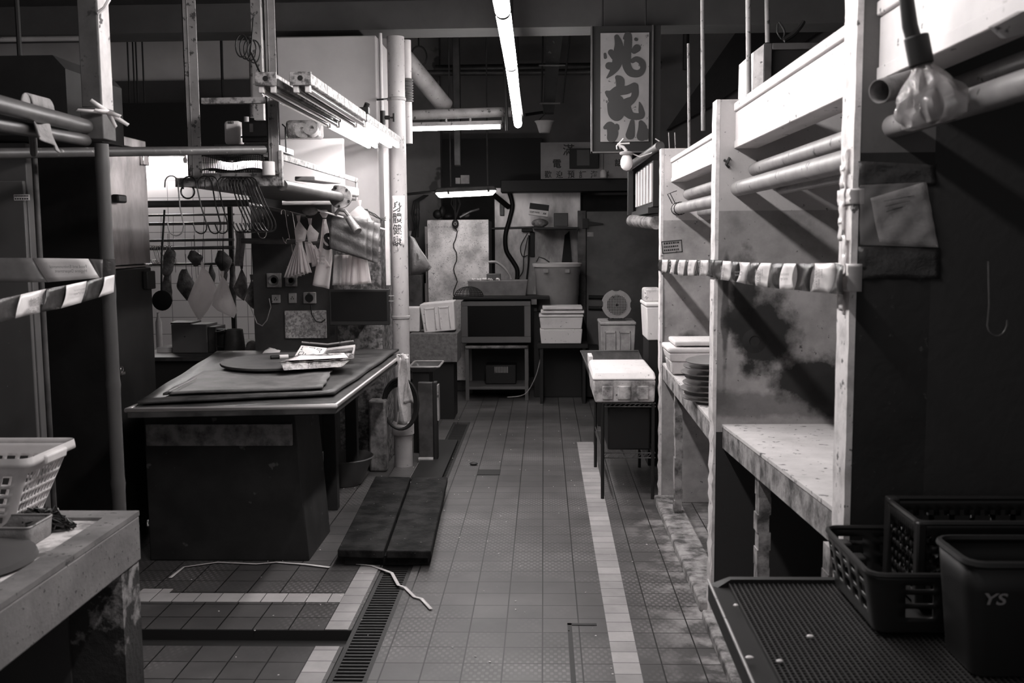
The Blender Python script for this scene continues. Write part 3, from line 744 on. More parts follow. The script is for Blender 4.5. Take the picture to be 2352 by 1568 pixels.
# ------------------------------------------------------------------ foam boxes and plates on the far slab
def foambox(x0, x1, y0, y1, z0, z1, label, m=m_foam, lid=.03, R=None, group=None, panels=0, face='y', name='foam_box', lidm=None):
    c = Vector(((x0+x1)/2, (y0+y1)/2, z0)); t = thing(name, c, label, 'box', group); R_ = R or Matrix.Identity(3)
    tp = .012
    def tr(p): return R_ @ (Vector(p)-c)+c
    b = [tr(p) for p in ((x0+tp, y0+tp, z0), (x1-tp, y0+tp, z0), (x1-tp, y1-tp, z0), (x0+tp, y1-tp, z0))]
    zt = z1-lid
    u = [tr(p) for p in ((x0, y0, zt), (x1, y0, zt), (x1, y1, zt), (x0, y1, zt))]
    obj('box_body', MB().hexa(b, u), m, t, bevel=.008)
    if lid:
        e = .006
        obj('lid', MB().hexa([tr(p) for p in ((x0-e, y0-e, zt+.002), (x1+e, y0-e, zt+.002), (x1+e, y1+e, zt+.002), (x0-e, y1+e, zt+.002))],
            [tr(p) for p in ((x0-e, y0-e, z1), (x1+e, y0-e, z1), (x1+e, y1+e, z1), (x0-e, y1+e, z1))]), lidm or m, t, bevel=.01)
    for k in range(panels):
        w = (x1-x0)/(panels+.4); xa = x0+w*(k+.28); xb = xa+w*.78; h = zt-z0
        q = MB()
        for (a, b_, c_, d) in ((xa, xb, z0+h*.80, z0+h*.86), (xa, xa+.01, z0+h*.1, z0+h*.86), (xb-.01, xb, z0+h*.1, z0+h*.86)):
            ya = y0+tp*(1-(c_-z0)/h*1.0)-.005
            vs = [tr(p) for p in ((a, y0-.004, c_), (b_, y0-.004, c_), (b_, y0+.014, c_), (a, y0+.014, c_), (a, y0-.004, d), (b_, y0-.004, d), (b_, y0+.014, d), (a, y0+.014, d))]
            q.hexa(vs[:4], vs[4:])
        obj('raised_panel', q, m, t, bevel=.003)
    return t
p = PY(1535, 860, 5.55); q = PY(1650, 802, 5.55)
zs = .855-.055*(P3[0]-5.7)/(P3[0]-P2[1])
zs = zs
t = foambox(p.x, p.x+.42, 5.45, 5.72, .85, .92, 'low wet foam tray of packed food under the white foam boxes', m_foam_d, lid=0, name='foam_tray')
t = foambox(p.x-.012, p.x+.43, 5.43, 5.73, .922, 1.0, 'white foam box banded with grey tape beneath a flat lid', m_foam, .03, name='foam_box')
b = t.location
obj('tape_band', MB().box(p.x+.22, p.x+.28, 5.418, 5.742, .925, 1.004), m_glove, t)
m = MB().box(p.x+.02, p.x+.42, 5.44, 5.72, 1.008, 1.035); obj('flat_foam_slab', m, m_foam, label='loose flat foam lid on top of the banded box', cat='lid', bevel=.008)
base = None
for k in range(8):
    z = .815+.021*k*1.0; 
    c = PY(1643, 930, 4.75)
    if base is None:
        base = obj('steel_plate', MB().lathe((c.x, 4.75, z), [(.0, 0), (.09, 0), (.155, .018), (.16, .024), (.153, .021), (.088, .005), (.0, .005)], 32, closed=False), m_bin, label='dull plate in the leaning pile behind the middle divider', cat='plate', group='pile of steel plates on the far slab')
    else: dup(base, (.004*math.sin(k*2.1)*3+.001*k, 0, .026*k), rot=(.03, -.05+.01*math.sin(k*2.3), 0))
# =================================================================== LEFT FRONT: CONCRETE SLAB STALL
SZ = .82
lc = PZ(320, 1172, SZ)                 # far right top corner
XL1 = lc.x; YL1 = lc.y
t = thing('stall_slab', (XL1-.6, YL1-.9, 0), 'thick pitted concrete counter slab at the lower left corner of the photo', 'slab')
LX0, LY0 = -2.7, .5; TH = .147
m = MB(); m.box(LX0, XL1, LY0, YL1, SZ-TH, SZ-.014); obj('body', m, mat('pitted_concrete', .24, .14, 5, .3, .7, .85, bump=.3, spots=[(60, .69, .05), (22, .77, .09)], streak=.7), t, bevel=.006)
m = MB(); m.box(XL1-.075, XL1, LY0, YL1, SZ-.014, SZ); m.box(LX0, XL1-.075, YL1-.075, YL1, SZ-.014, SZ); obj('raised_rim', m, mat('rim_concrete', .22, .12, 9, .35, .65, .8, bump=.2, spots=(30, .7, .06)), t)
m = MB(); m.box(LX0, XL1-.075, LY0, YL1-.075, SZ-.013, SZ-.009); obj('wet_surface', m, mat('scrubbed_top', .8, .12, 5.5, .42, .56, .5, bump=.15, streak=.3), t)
m = MB(); m.box(XL1-.16, XL1-.005, YL1-.13, YL1-.01, 0, SZ-TH); 
obj('corner_pier', m, mat('peeling_pier', .035, .018, 5, .4, .6, .8, bump=.6, extra=lambda C, c: C['mix'](C['ramp'](maths(C, 'MULTIPLY', C['noise'](13, 9), maths(C, 'ADD', xyz(C)[2], .35)), .46, .56, (0, 0, 0, 1), (1, 1, 1, 1)), c, g(.30))), t)
m = MB(); m.box(LX0, XL1-.16, YL1-.14, YL1-.03, 0, SZ-TH); obj('back_wall', m, m_walld, t)
m = MB(); m.box(XL1-.55, XL1-.33, YL1-.55, YL1-.3, .0, .32); obj('brick_block', m, m_basetrim, label='grey block standing under the lower left counter slab', cat='block', bevel=.01)
m = MB(); pp = PX(338, 1520, XL1+.0)
m.tube([Vector((XL1-.15, YL1-.135, .12)), Vector((XL1+.0, YL1-.135, .17)), Vector((XL1+.003, YL1-.01, .27))], .008, 5)
obj('tape_wrap', m, m_tapew, label='pale strip tied round the corner pier of the lower left slab', cat='tape')
# white laundry basket
bp = PZ(45, 1208, SZ)
bk = thing('laundry_basket', (bp.x-.2, bp.y+.12, SZ-.009), 'white plastic basket with slotted sides on the lower left slab', 'basket')
bx1 = PZ(42, 1208, SZ).x; byf = 2.62
h = .215; tx = PY(66, 1070, 2.58).x
m = MB(); rim = openbox(m, (bx1-.36, bx1-.01, byf-.02, byf+.17), (tx-.45, tx, byf-.06, byf+.21), SZ-.007, SZ+h-.02, 22,
    lambda i, j: (i % 3 != 0) and (j in (3, 4, 6, 7, 9, 10, 12, 13, 15, 16, 17)), ns=30, r0=.02, r1=.025)
obj('basket_wall', m, m_bask, bk, thick=.003)
rim2 = []
cx = sum(p.x for p in rim)/len(rim); cy = sum(p.y for p in rim)/len(rim)
m = MB(); n = len(rim); vs = []
for lv, (sc, dz) in enumerate(((1, 0), (1.05, .012), (1.055, .0), (1.06, -.012))):
    for p in rim: vs.append(Vector((cx+(p.x-cx)*sc, cy+(p.y-cy)*sc, p.z+dz)))
m.add(vs, [(l*n+i, l*n+(i+1) % n, (l+1)*n+(i+1) % n, (l+1)*n+i) for l in range(3) for i in range(n)])
obj('rim', m, m_bask, bk, thick=.004)
m = MB(); m.obox((tx+.012, byf+.075, SZ+h-.028), (.02, .12, .028), roty(.15)); obj('handle', m, m_bask, bk, bevel=.006)
# dark net heap
rr = random.Random(11); m = MB()
c = PZ(105, 1210, SZ)
pts = []
for i in range(260):
    a = rr.uniform(0, 2*PI); q = rr.random()**.6
    px = c.x-.01+.095*q*math.cos(a); py = c.y+.04*q*math.sin(a); hz = .052*max(0, 1-((px-c.x+.02)/.1)**2)+.006
    pts.append(Vector((px, py, SZ-.007+rr.uniform(.0, 1)*hz+.004)))
m.tube(pts, .0032, 5)
obj('dark_net', m, m_net, label='crumpled heap of black netting beside the white basket', cat='net')
# folded tray and lid in front of the basket
a = PZ(85, 1245, SZ)
m = MB(); m.box(a.x-.6, a.x-.004, a.y-.12, a.y+.0, SZ-.007, SZ+.03); 
tr = thing('metal_tray', (a.x-.3, a.y-.06, SZ-.008), 'dull metal tray with a turned rim below the white basket', 'tray')
tx0, tx1, ty0, ty1 = a.x-.5, a.x-.01, a.y-.02, a.y+.10
mm = MB(); r_ = openbox(mm, (tx0, tx1, ty0, ty1), (tx0-.004, tx1+.004, ty0-.004, ty1+.004), SZ-.006, SZ+.045, 2, lambda i, j: False, ns=4, r0=.01, r1=.012)
obj('tray_wall', mm, m_glove, tr, thick=.002); obj('rim', MB().tube(r_, .003, 6, closed=True), m_pipe, tr)
b = PZ(30, 1290, SZ)
m = MB(); m.lathe((b.x-.14, b.y-.005, SZ-.007), [(.0, 0), (.15, 0), (.185, .006), (.18, .02), (.13, .03), (0, .032)], 36)
obj('chopping_disc', m, m_enam, label='grey round lid lying at the left edge below the tray', cat='lid')

# =================================================================== LEFT: POSTS, PIPES, FRIDGES
YP = 3.28
a = PY(241, 330, YP); b = PY(258, 1000, YP)
lp = thing('scaffold_pole', (b.x, YP, 0), 'vertical bamboo-like pole standing behind the lower left slab', 'pole')
xx = (a.x+b.x)/2; r0 = 15.5*YP/FPX
m = MB(); prof = []
zt = PY(240, 318, YP).z
zz = 0
for z in [i*.02 for i in range(int(zt/.02)+1)]:
    bulge = .0025*sum(math.exp(-((z-n_)/.012)**2) for n_ in (.35, .78, 1.12, 1.43, 1.85)); prof.append((r0+bulge, z))
m.lathe((xx, YP, 0), prof, 20); obj('shaft', m, m_pale_pipe and mat('bamboo_pole', .075, .04, 5, .35, .65, .55, spots=(30, .72, .05), streak=4), lp)
zb = PY(245, 598, YP).z; obj('tape_collar', MB().lathe((xx, YP, zb-.055), [(r0+.002, 0), (r0+.003, .06)], 20), m_taped, lp, thick=.001)
# square post from above with a sleeve
tp = thing('square_post', (PY(225, 200, YP).x, YP, 2.0), 'square painted post hanging from above at the upper left', 'post')
x0 = PY(196, 150, YP-.0).x; x1 = PY(240, 150, YP).x; z0 = PY(225, 322, YP).z; dx = .068
R_ = rotz(.0)
m = MB(); m.box(x0, x1+.0, YP-.04, YP+.045, PY(225, 250, YP).z, 2.9); obj('shaft', m, mat('post_paint', .10, .05, 6, .35, .6, .7, bump=.1, spots=[(20, .68, .03)]), tp, bevel=.003); obj('lit_side', MB().box(x1+.0005, x1+.004, YP-.038, YP+.043, PY(225, 250, YP).z, 2.9), mat('post_side_lit_tone', .6, .4, 8, .35, .6, .7, spots=(18, .64, .05)), tp, label='chipped side of the post, paled to put the aisle light into its colour')  # pale side strip puts the light of the aisle tubes into the colour
m = MB(); m.box(x0-.004, x1+.006, YP-.046, YP+.05, z0, PY(225, 250, YP).z); obj('sleeve', m, mat('sleeve_wood', .12, .05, 8, rough=.8), tp, bevel=.003)
m = MB(); q = PY(248, 258, YP-.05)
for k, (du, dv) in enumerate(((-38, -28), (-30, -5), (30, 10), (48, 30), (20, 35), (-70, -5))):
    e = PY(246+du, 258+dv, YP-.09); w = Vector((.012, 0, .012))
    m.add([q-w*.5, q+w*.5, e+w*.4, e-w*.25], [(0, 1, 2, 3)])
obj('tape_shreds', m, m_tapew, label='torn tape ends fluttering on the square post above its sleeve', cat='tape', kind='stuff', thick=.001)
m = MB(); m.tube([PY(225, 30, YP-.045), PY(240, 18, YP-.05), PY(250, 0, YP-.05), PY(255, -20, YP-.045)], .006, 6)
obj('white_string', m, m_tapew, label='white string tied at the top of the square post', cat='string')
# thick pipes toward viewer
def cyl2(name, u0, v0, y0, u1, v1, y1, r, m, label, cat='pipe', ext=0, n=20, group=None):
    a = PY(u0, v0, y0); b = PY(u1, v1, y1); d = (b-a).normalized()
    return obj(name, MB().cyl(a-d*ext, b, r, n), m, label=label, cat=cat, group=group)
m_pl = mat('left_pipe_paint', .09, .045, 7, .35, .65, .4, spots=(30, .7, .04))
cyl2('hanging_pipe', 0, 240, 2.45, 197, 290, 3.22, .023, m_pl, 'thick upper pipe with a cloth over it at the left edge', ext=.5)
cyl2('hanging_pipe', 0, 285, 2.55, 197, 322, 3.24, .019, m_pl, 'lower thick pipe under the cloth-draped one at the left edge', ext=.5)
# glove / rag over the pipe
def ragf(s, t):
    # s along the pipe, t over it
    a = PY(62, 240, 2.72); b = PY(112, 252, 2.87); c = a.lerp(b, s)
    if t < .35:
        ang = PI*(t/.35); off = Vector((0, .031*math.cos(ang), .031*math.sin(ang))); p = c+off
    else:
        q = (t-.35)/.65; p = c+Vector((.008*math.sin(s*9+q*3)+q*.045, -.031-.004*math.sin(s*12), -.10*q*(.9+.35*s)))
    return p
m = MB().grid(ragf, 14, 20); obj('cloth', m, m_glove, label='grey rag draped over the thick upper left pipe', cat='cloth', thick=.004)
# horizontal pole across the left
a = PY(-60, 353, 3.36); b = PY(606, 344, 4.6)
obj('horizontal_pole', MB().cyl(a, b, .0115*1.6, 14), mat('pole_dark', .09, .04, 6, rough=.45, spots=(26, .7, .3)), label='long dark horizontal pole running from the left edge to the hanging shelf', cat='pole')
a = PY(70, 290, 3.3); 
obj('post_clamp', MB().cyl(PY(72, 270, 3.0), PY(78, 352, 3.32), .012, 10), m_pipe_d, label='short dark bracket between the thick pipes and the horizontal pole', cat='bracket')
a = PY(92, 330, 3.75); b = PY(112, 1150, 3.75)
obj('thin_conduit', MB().cyl((PY(98, 700, 3.75).x, 3.75, .02), (PY(98, 700, 3.75).x, 3.75, a.z), .011, 12), m_cabst, label='thin vertical conduit in front of the grey cabinet edge', cat='conduit')
# cabinets
fx = PY(84, 700, 4.0).x
f1 = thing('tall_cabinet', (fx-.6, 4.3, 0), 'light grey tall cabinet panel at the left edge with a barcode sticker', 'cabinet')
obj('body', MB().box(-3.3, fx, 3.98, 4.07, 0, PY(50, 328, 4.0).z), m_enam, f1, bevel=.004)
obj('door', MB().box(-3.28, fx-.004, 3.955, 3.978, .06, PY(50, 415, 3.96).z), m_enam, f1, bevel=.004)
s = MB(); a = PY(32, 460, 3.95); b = PY(67, 446, 3.95); s.box(a.x, b.x, 3.951, 3.954, a.z, b.z); obj('sticker', s, m_paper, f1, label='small white sticker')
s = MB()
for i in range(9): x = a.x+.004+i*(b.x-a.x-.006)/9; s.box(x, x+.003, 3.9495, 3.951, a.z+.014, b.z-.003)
for i in range(6): x = a.x+.004+i*(b.x-a.x-.006)/6; s.box(x, x+.006, 3.9495, 3.951, a.z+.003, a.z+.009)
obj('sticker_print', s, m_ink, f1)
YF = 5.0
xf1 = PY(250, 450, YF).x; xf0 = PY(100, 700, YF).x; YE = YF*(xf1/ (PY(347, 600, YF).x))
zf = PY(250, 302, YF).z
f2 = thing('steel_fridge', ((xf0+xf1)/2, YF+.3, 0), 'tall dark steel fridge whose upper door mirrors the far tubes, left of the counter', 'fridge')
m_fr = mat('fridge_steel', .6, .2, 3.5, .38, .62, .3, metal=.9, streak=2)
m_fr2 = mat('fridge_lower_door', .035, .02, 4, rough=.45, metal=.6)
obj('body', MB().box(xf0, xf1-.03, YF, YE, .05, zf-.05), m_fr2, f2, bevel=.006)
pz = lambda u, v: PX(u, v, xf1)
zm = pz(300, 612).z
d1 = obj('door', MB().box(xf1-.028, xf1, YF+.004, YE-.004, zm+.01, zf-.06), m_fr, f2, bevel=.006, label='upper steel door with streaked reflections')
d2 = obj('door', MB().box(xf1-.028, xf1, YF+.004, YE-.004, .1, zm-.01), m_fr2, f2, bevel=.006, label='dark lower door')
obj('handle', MB().box(xf1+.0, xf1+.03, YE-.13, YE-.02, zm-.13, zm-.03), m_black, d2, bevel=.006)
obj('handle', MB().box(xf1+.0, xf1+.04, YF+.02, YF+.13, pz(265, 466).z, pz(265, 447).z), m_black, d1, bevel=.01)
obj('door_strip', MB().box(xf1-.02, xf1+.004, YF, YE, zm-.006, zm+.004), m_chrome, f2, label='bright strip between the doors')
for xx_, yy_ in ((xf0+.05, YF+.05), (xf1-.08, YF+.05), (xf0+.05, YE-.08), (xf1-.08, YE-.08)): obj('foot', MB().cyl((xx_, yy_, 0), (xx_, yy_, .052), .02, 10), m_black, f2)
obj('top_panel', MB().box(xf0, xf1, YF-.005, YE, zf-.05, zf), m_fr, f2, bevel=.004)
obj('latch', MB().box(xf1, xf1+.02, YE-.09, YE-.01, pz(330, 380).z, pz(330, 357).z), m_chrome, f2, bevel=.004)
c_ = pz(275, 853); lk = MB(); lk.obox(c_+Vector((.012, 0, -.01)), (.014, .05, .014))
lk.tube([c_+Vector((.012, .014*math.cos(i*PI/6), .012+.014*math.sin(i*PI/6))) for i in range(12)], .0025, 5, closed=True)
obj('padlock', lk, m_chrome, d2, label='small shiny padlock')
# black box upper left
m = MB(); x_ = PY(152, 200, 3.75).x; z_ = PY(75, 310, 3.75).z; zt_ = PY(75, 127, 3.75).z
hb = thing('hanging_box', (x_-.5, 4.0, z_), 'big black box hanging in the upper left behind the thick pipes', 'box')
obj('casing', MB().prism([(x_, 3.75, z_), (x_, 3.75, zt_-.05), (x_-.045, 3.75, zt_), (x_-1.1, 3.75, zt_), (x_-1.1, 3.75, z_)], (0, .5, 0)), m_dark, hb)
for xq in (.3, .8): obj('hanger', MB().cyl((x_-xq, 4.0, zt_), (x_-xq, 4.0, 4.0), .01, 8), m_dark, hb)
# tapes on the left
plu = lambda u, v: PY(u, v, 3.22)
t1 = tape_strip('barrier_tape', plu, [(-60, 592), (75, 592), (203, 594), (236, 596)], [(-60, 648), (110, 648), (229, 638), (236, 646)], True, 'wide flat upper barrier tape seen from behind at the left edge',
    mats=(mat('tape_grey_film', .17, .13, 20, rough=.35), m_tapew), bulge=.003)
text('printed_text', 'Food and Environmental\nHygiene Department', PY(115, 628, 3.19), (1, 0, 0), (0, 0, 1), (PY(200, 620, 3.19)-PY(115, 620, 3.19)).length, .027, m_inkg, t1, .0, mirror=True)
def pll(u, v): return PY(u, v, 2.55+(u+0)/262*.68)
tt = [(-60, 700), (48, 676), (106, 663), (152, 655), (199, 645), (240, 636), (263, 631)]; tb = [(-60, 762), (35, 731), (92, 717), (140, 708), (186, 695), (226, 683), (261, 671)]
t2 = tape_strip('barrier_tape', pll, tt, tb, True, 'lower barrier tape curving to the pole, printed with characters', bulge=.006)
for (u0, v0, u1, v1, s_) in ((60, 684, 90, 704, '食物環境'), (52, 708, 84, 722, '衛生署'), (163, 664, 190, 680, 'Food and Environmental\nHygiene Department')):
    a = pll(u0, v1); b = pll(u1, v1-6); c = pll(u0, v0); 
    nrm = (b-a).cross(c-a).normalized()
    text('printed_text', s_, a+nrm*.009, b-a, c-a, (b-a).length, (c-a).length, m_inkg, t2)
# =================================================================== PILLAR AND DRAIN PIPES
YPL = 6.85
px0, px1 = PY(640, 300, YPL).x, PY(868, 300, YPL).x
zb_ = PY(1300, 84, 7.0).z
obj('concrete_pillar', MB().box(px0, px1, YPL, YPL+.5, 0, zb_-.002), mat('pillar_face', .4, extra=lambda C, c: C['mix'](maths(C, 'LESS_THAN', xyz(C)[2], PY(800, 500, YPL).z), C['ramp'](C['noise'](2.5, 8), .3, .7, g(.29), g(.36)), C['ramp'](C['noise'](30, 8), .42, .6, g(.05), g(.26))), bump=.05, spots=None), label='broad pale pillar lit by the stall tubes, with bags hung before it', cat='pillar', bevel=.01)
xb = PY(874, 1030, YPL).x
obj('pillar_foot', MB().box(xb-.06, xb+.06, YPL-.12, YPL-.005, 0, .5), m_basetrim, label='rough grey pier foot beside the big drain pipe', cat='pier', bevel=.015)
# big vertical drain pipe
YD = 6.93; xd = (PY(918, 500, YD).x+PY(924, 900, YD).x)/2-.003; rd = 19.5*YD/FPX
dp = thing('drain_pipe', (xd, YD, 0), 'thick pale vertical drain pipe with handwritten characters on a paper strip', 'pipe')
m = MB(); m.cyl((xd, YD, .0), (xd, YD, zb_), rd, 28); obj('pipe', m, mat('drain_pipe_paint', .42, .24, 3, .35, .62, .45, spots=[(34, .7, .15)], streak=3), dp)
for v in (228, 728): obj('joint_ring', MB().lathe((xd, YD, PY(920, v, YD).z), [(rd, -.012), (rd+.006, -.008), (rd+.006, .008), (rd, .012)], 28), m_pipe, dp)
zlow = PY(935, 960, YD).z
m = MB(); m.lathe((xd, YD, 0), [(rd+.006, 0), (rd+.006, zlow-.12), (rd+.02, zlow-.11), (rd+.02, zlow-.04), (rd+.006, zlow-.02)], 28); obj('floor_collar', m, m_pale_pipe, dp)
# paper strip with characters, curved on the pipe
def onpipe(u, v, off=.0015):
    p = PY(u, v, YD); s = max(-.98, min(.98, (p.x-xd)/rd)); a = math.asin(s)
    return Vector((xd+(rd+off)*math.sin(a), YD-(rd+off)*math.cos(a), p.z))
rr = random.Random(5)
low = [578-abs(i-6)*1.5-rr.uniform(0, 14) for i in range(13)]
m = MB().grid(lambda s, t: onpipe(903+28*s, 450+t*(low[int(round(s*12))]-450)), 12, 12); obj('paper_strip', m, mat('strip_paper', .66, .5, 12, rough=.8), dp, thick=.0004)
for k, ch in enumerate('身體健康'):
    p = onpipe(905, 487+k*26+0, 0); 
    def bend(q):
        dx = q.x-xd; a = dx/rd; return Vector((xd+(rd+.0028)*math.sin(a), YD-(rd+.0028)*math.cos(a), q.z))
    w = .07
    text('characters', ch, (PY(905, 487+k*26, YD).x, YD, PY(915, 487+k*26, YD).z), (1, 0, 0), (0, 0, 1), .062, .072, m_ink, dp, bold=.012, fn=bend, ext=0)
# second pipe at its right with ribbed boot
x2 = PY(935, 200, 7.05).x
m = MB(); m.cyl((x2, 7.05, PY(930, 330, 7.05).z), (x2, 7.05, zb_), .032, 18); obj('side_pipe', m, m_pale_pipe, label='slimmer pipe running up just right of the big drain pipe', cat='pipe')
m = MB(); z0 = PY(930, 235, 7.05).z; 
for k in range(9): m.lathe((x2, 7.05, z0+k*.018), [(.033, 0), (.043, .006), (.043, .010), (.033, .017)], 18)
obj('ribbed_sleeve', m, m_pipe_d, label='dark ribbed sleeve on the slimmer pipe near the top', cat='sleeve')
# slim conduit and white trunking left of the drain pipe
x3 = PY(877, 150, 6.84).x
m = MB(); m.cyl((x3, 6.80, PY(880, 330, 6.8).z), (x3, 6.80, zb_), .012, 12)
obj('slim_pipe', m, m_pale_pipe, label='slim water pipe with a stop valve on the pillar corner', cat='pipe')
vc = PY(886, 270, 6.78); vt = thing('stop_valve', vc, 'small black stop valve with a handle on the slim pipe', 'valve')
m = MB().cyl(vc+Vector((-.02, .0, -.045)), vc+Vector((-.02, 0, .045)), .018, 12); m.cyl(vc+Vector((-.03, 0, 0)), vc+Vector((.03, 0, 0)), .014, 12); obj('valve_body', m, m_black, vt)
m = MB().cyl(vc+Vector((.03, 0, 0)), vc+Vector((.055, 0, 0)), .006, 8); m.cyl(vc+Vector((.055, 0, -.028)), vc+Vector((.055, 0, .028)), .008, 10); obj('handle', m, m_black, vt)
xt0, xt1 = PY(884, 500, 6.80).x, PY(893, 500, 6.80).x
obj('white_trunking', MB().box(xt0, xt1, 6.79, 6.83, PY(890, 655, 6.8).z, PY(888, 340, 6.8).z), m_bask, label='thin white cable trunking down the side of the lit pillar', cat='trunking', bevel=.002)
obj('clamp_wire', MB().tube([PY(866, 229, 6.8), PY(880, 228, 6.78), PY(897, 226, 6.86)], .006, 6), m_black, label='short black clamp wire tying the slim pipe to the drain pipe', cat='clamp')

# =================================================================== TUBE BATTENS OVER THE COUNTER
zB = 2.225
def twin(name, x, ya, yb, lit, label):
    t = thing(name, (x, (ya+yb)/2, zB), label, 'light', 'twin battens over the butcher counter')
    w = .042; m = MB().box(x-w, x+w, ya, yb, zB, zB+.045); obj('housing', m, m_rust, t, bevel=.004)
    obj('end_plate', MB().box(x-w-.002, x+w+.002, ya-.012, ya-.001, zB-.004, zB+.05), m_rust, t, bevel=.002)
    obj('cable_hole', MB().cyl((x, ya-.0135, zB+.024), (x, ya-.0125, zB+.024), .011, 14), m_black, t)
    for s_ in (-1, 1):
        xx_ = x+s_*.024
        for y in (ya+.004, yb-.03): obj('lamp_holder', MB().box(xx_-.011, xx_+.011, y, y+.024, zB-.03, zB-.001), m_bask, t, bevel=.003)
        obj('tube', MB().cyl((xx_, ya+.03, zB-.018), (xx_, yb-.032, zB-.018), .013, 14), lit, t)
    if yb > 6: obj('support_arm', MB().box(x-.012, x+.012, ya-.1, YPL+.001, zB+.046, zB+.058), m_rust, t)
    return t
xA, xB = PY(616, 222, 4.1).x, PY(695, 218, 4.1).x
twin('tube_batten', xA, 4.08, 5.33, m_lens, 'unlit twin batten at the left, nearest the hanging shelf')
twin('tube_batten', xB, 4.08, 5.33, m_lens, 'unlit twin batten at the right of the pair over the counter')
xC = PY(890, 330, 6.6).x
twin('tube_batten', xA-.0, 5.36, 6.60, E_STALL, 'glowing twin batten behind the unlit left one, close to the pillar')
twin('tube_batten', xB-.0, 5.36, 6.60, E_STALL, 'glowing twin batten behind the unlit right one, ending at the pillar pipe')
m = MB(); m.obox((xB+.03, 5.345, zB+.055), (.05, .05, .03)); m.cyl((xB+.03, 5.345, zB+.05), (xB+.05, 5.33, zB+.09), .014, 10); obj('junction_clamp', m, m_black, label='small dark clamp on the joint of the right battens', cat='clamp')
# cross bar carrying the battens
YS = 4.66
# =================================================================== HANGING STEEL SHELF
zs0 = PY(530, 428, YS).z; zs1 = PY(530, 406, YS).z
X0, X1 = PY(402, 415, YS).x, PY(648, 415, YS).x
hs = thing('hanging_shelf', ((X0+X1)/2, 5.6, zs0), 'chipped steel shelf frame hanging from above over the butcher counter', 'shelf')
obj('front_rail', MB().box(X0, X1, YS, YS+.03, zs0, zs1-.002), m_rust, hs, bevel=.002)
obj('front_lip', MB().box(PY(430, 400, YS).x, X1-.005, YS+.03, YS+.034, zs1-.01, PY(530, 396, YS).z), m_steelp, hs)
def post(u0, u1, vt_, vb_, Y, zt_, name='post', lbl=None):
    x0 = (PY(u0, (vt_+vb_)/2, Y).x); x1 = PY(u1, (vt_+vb_)/2, Y).x; z0 = PY((u0+u1)/2, vb_, Y).z
    m = MB(); m.box(x0, x1, Y, Y+.006, z0, zt_); m.box(x0, x0+.006, Y, Y+.05, z0, zt_); m.box(x0+(x1-x0)*.36, x0+(x1-x0)*.42, Y-.004, Y, z0, zt_)
    return obj(name, m, m_steelp, hs, bevel=.001)
post(424, 456, 0, 405, YS+.005, 3.6); post(610, 636, 0, 400, YS+.01, 3.6)
# side rails running back
ysb = 6.6
obj('side_rail', MB().box(X1-.012, X1, YS+.03, ysb, PY(650, 352, YS).z-.03, PY(650, 352, YS).z), m_rust, hs, bevel=.002)
obj('side_post', MB().box(X1-.014, X1+.002, YS-.002, YS+.03, zs0, PY(650, 345, YS).z), m_rust, hs, bevel=.001)
obj('side_post', MB().cyl((X1-.006, ysb-.05, zs0), (X1-.006, ysb-.05, PY(650, 352, YS).z), .008, 8), m_steelp, hs)
obj('shelf_plate', MB().box(X0+.02, X1-.012, YS+.03, ysb, zs0+.004, zs0+.014), m_pipe_d, hs)
obj('cross_bar', MB().box(PY(458, 230, YS).x, PY(612, 230, YS).x, YS+.02, YS+.05, PY(530, 236, YS).z, PY(530, 222, YS).z), m_rust, hs, bevel=.002)
obj('rear_post', MB().box(PY(578, 100, 5.6).x, PY(600, 100, 5.6).x, 5.6, 5.64, PY(590, 275, 5.6).z, 3.6), m_steelp, hs)
# contents on the shelf: dish racks
m = MB(); zr = zs0+.016; xa_, xb_ = PY(466, 380, YS+.1).x, PY(608, 380, YS+.1).x; zt_ = PY(530, 358, YS+.1).z
for lvl in (zr+.004, zr+(zt_-zr)*.5, zt_):
    for i in range(4): m.tube([(xa_+(xb_-xa_)*q/12, YS+.08+.1*i, lvl+.006*math.sin(q*.8+i)) for q in range(13)], .004, 5)
for i in range(34):
    x = xa_+(xb_-xa_)*i/33
    m.tube([(x, YS+.08, zr+.002), (x+.004*math.sin(i), YS+.085, (zr+zt_)/2), (x, YS+.08, zt_+.004), (x, YS+.40, zt_)], .0018, 4)
obj('wire_rack', m, m_black, label='flattened black wire basket lying on the hanging shelf', cat='rack')
p = PY(624, 391, YS+.015); 
obj('white_cup', MB().cyl((p.x-.002, YS-.03, zs1+.002), (p.x-.002, YS-.03, zs1+.066), .029, 24), m_bask, label='white cup on the front edge of the hanging shelf', cat='cup', bevel=.003)
obj('round_bar', MB().cyl(PY(466, 348, YS+.2), PY(640, 340, YS+.2), .020, 14), m_pipe_d, label='thick dark bar lying across the shelf above the wire basket', cat='bar')
# white container and dark scale box on top bar
Yq = 5.0
def roundbox(name, u0, v0, u1, v1, Y, dep, m, label, cat, bevel=.01, group=None, R=None):
    mb = MB(); pbox(mb, u0, v0, u1, v1, Y, dep); return obj(name, mb, m, label=label, cat=cat, bevel=bevel, group=group)
obj('support_board', MB().box(PY(500, 340, Yq).x, PY(640, 340, Yq).x, Yq-.05, Yq+.3, PY(560, 340, Yq).z-.014, PY(560, 332, Yq).z-.003), m_pipe_d, label='narrow dark board carrying the white canister over the shelf', cat='board')
t = thing('white_canister', PY(535, 331, Yq), 'white plastic canister behind the dark box above the hanging shelf', 'canister')
m = MB(); pbox(m, 514, 277, 552, 331, Yq+.08, .08); obj('canister_body', m, m_bask, t, bevel=.015)
obj('cap', MB().cyl(PY(566, 281, Yq+.1), PY(566, 268, Yq+.1), .012, 12), m_pipe, t)
m = MB()
for k in range(7): p = PY(524+k*2, 284, Yq+.078); m.box(p.x, p.x+.002, p.y-.002, p.y, p.z, p.z+.012)
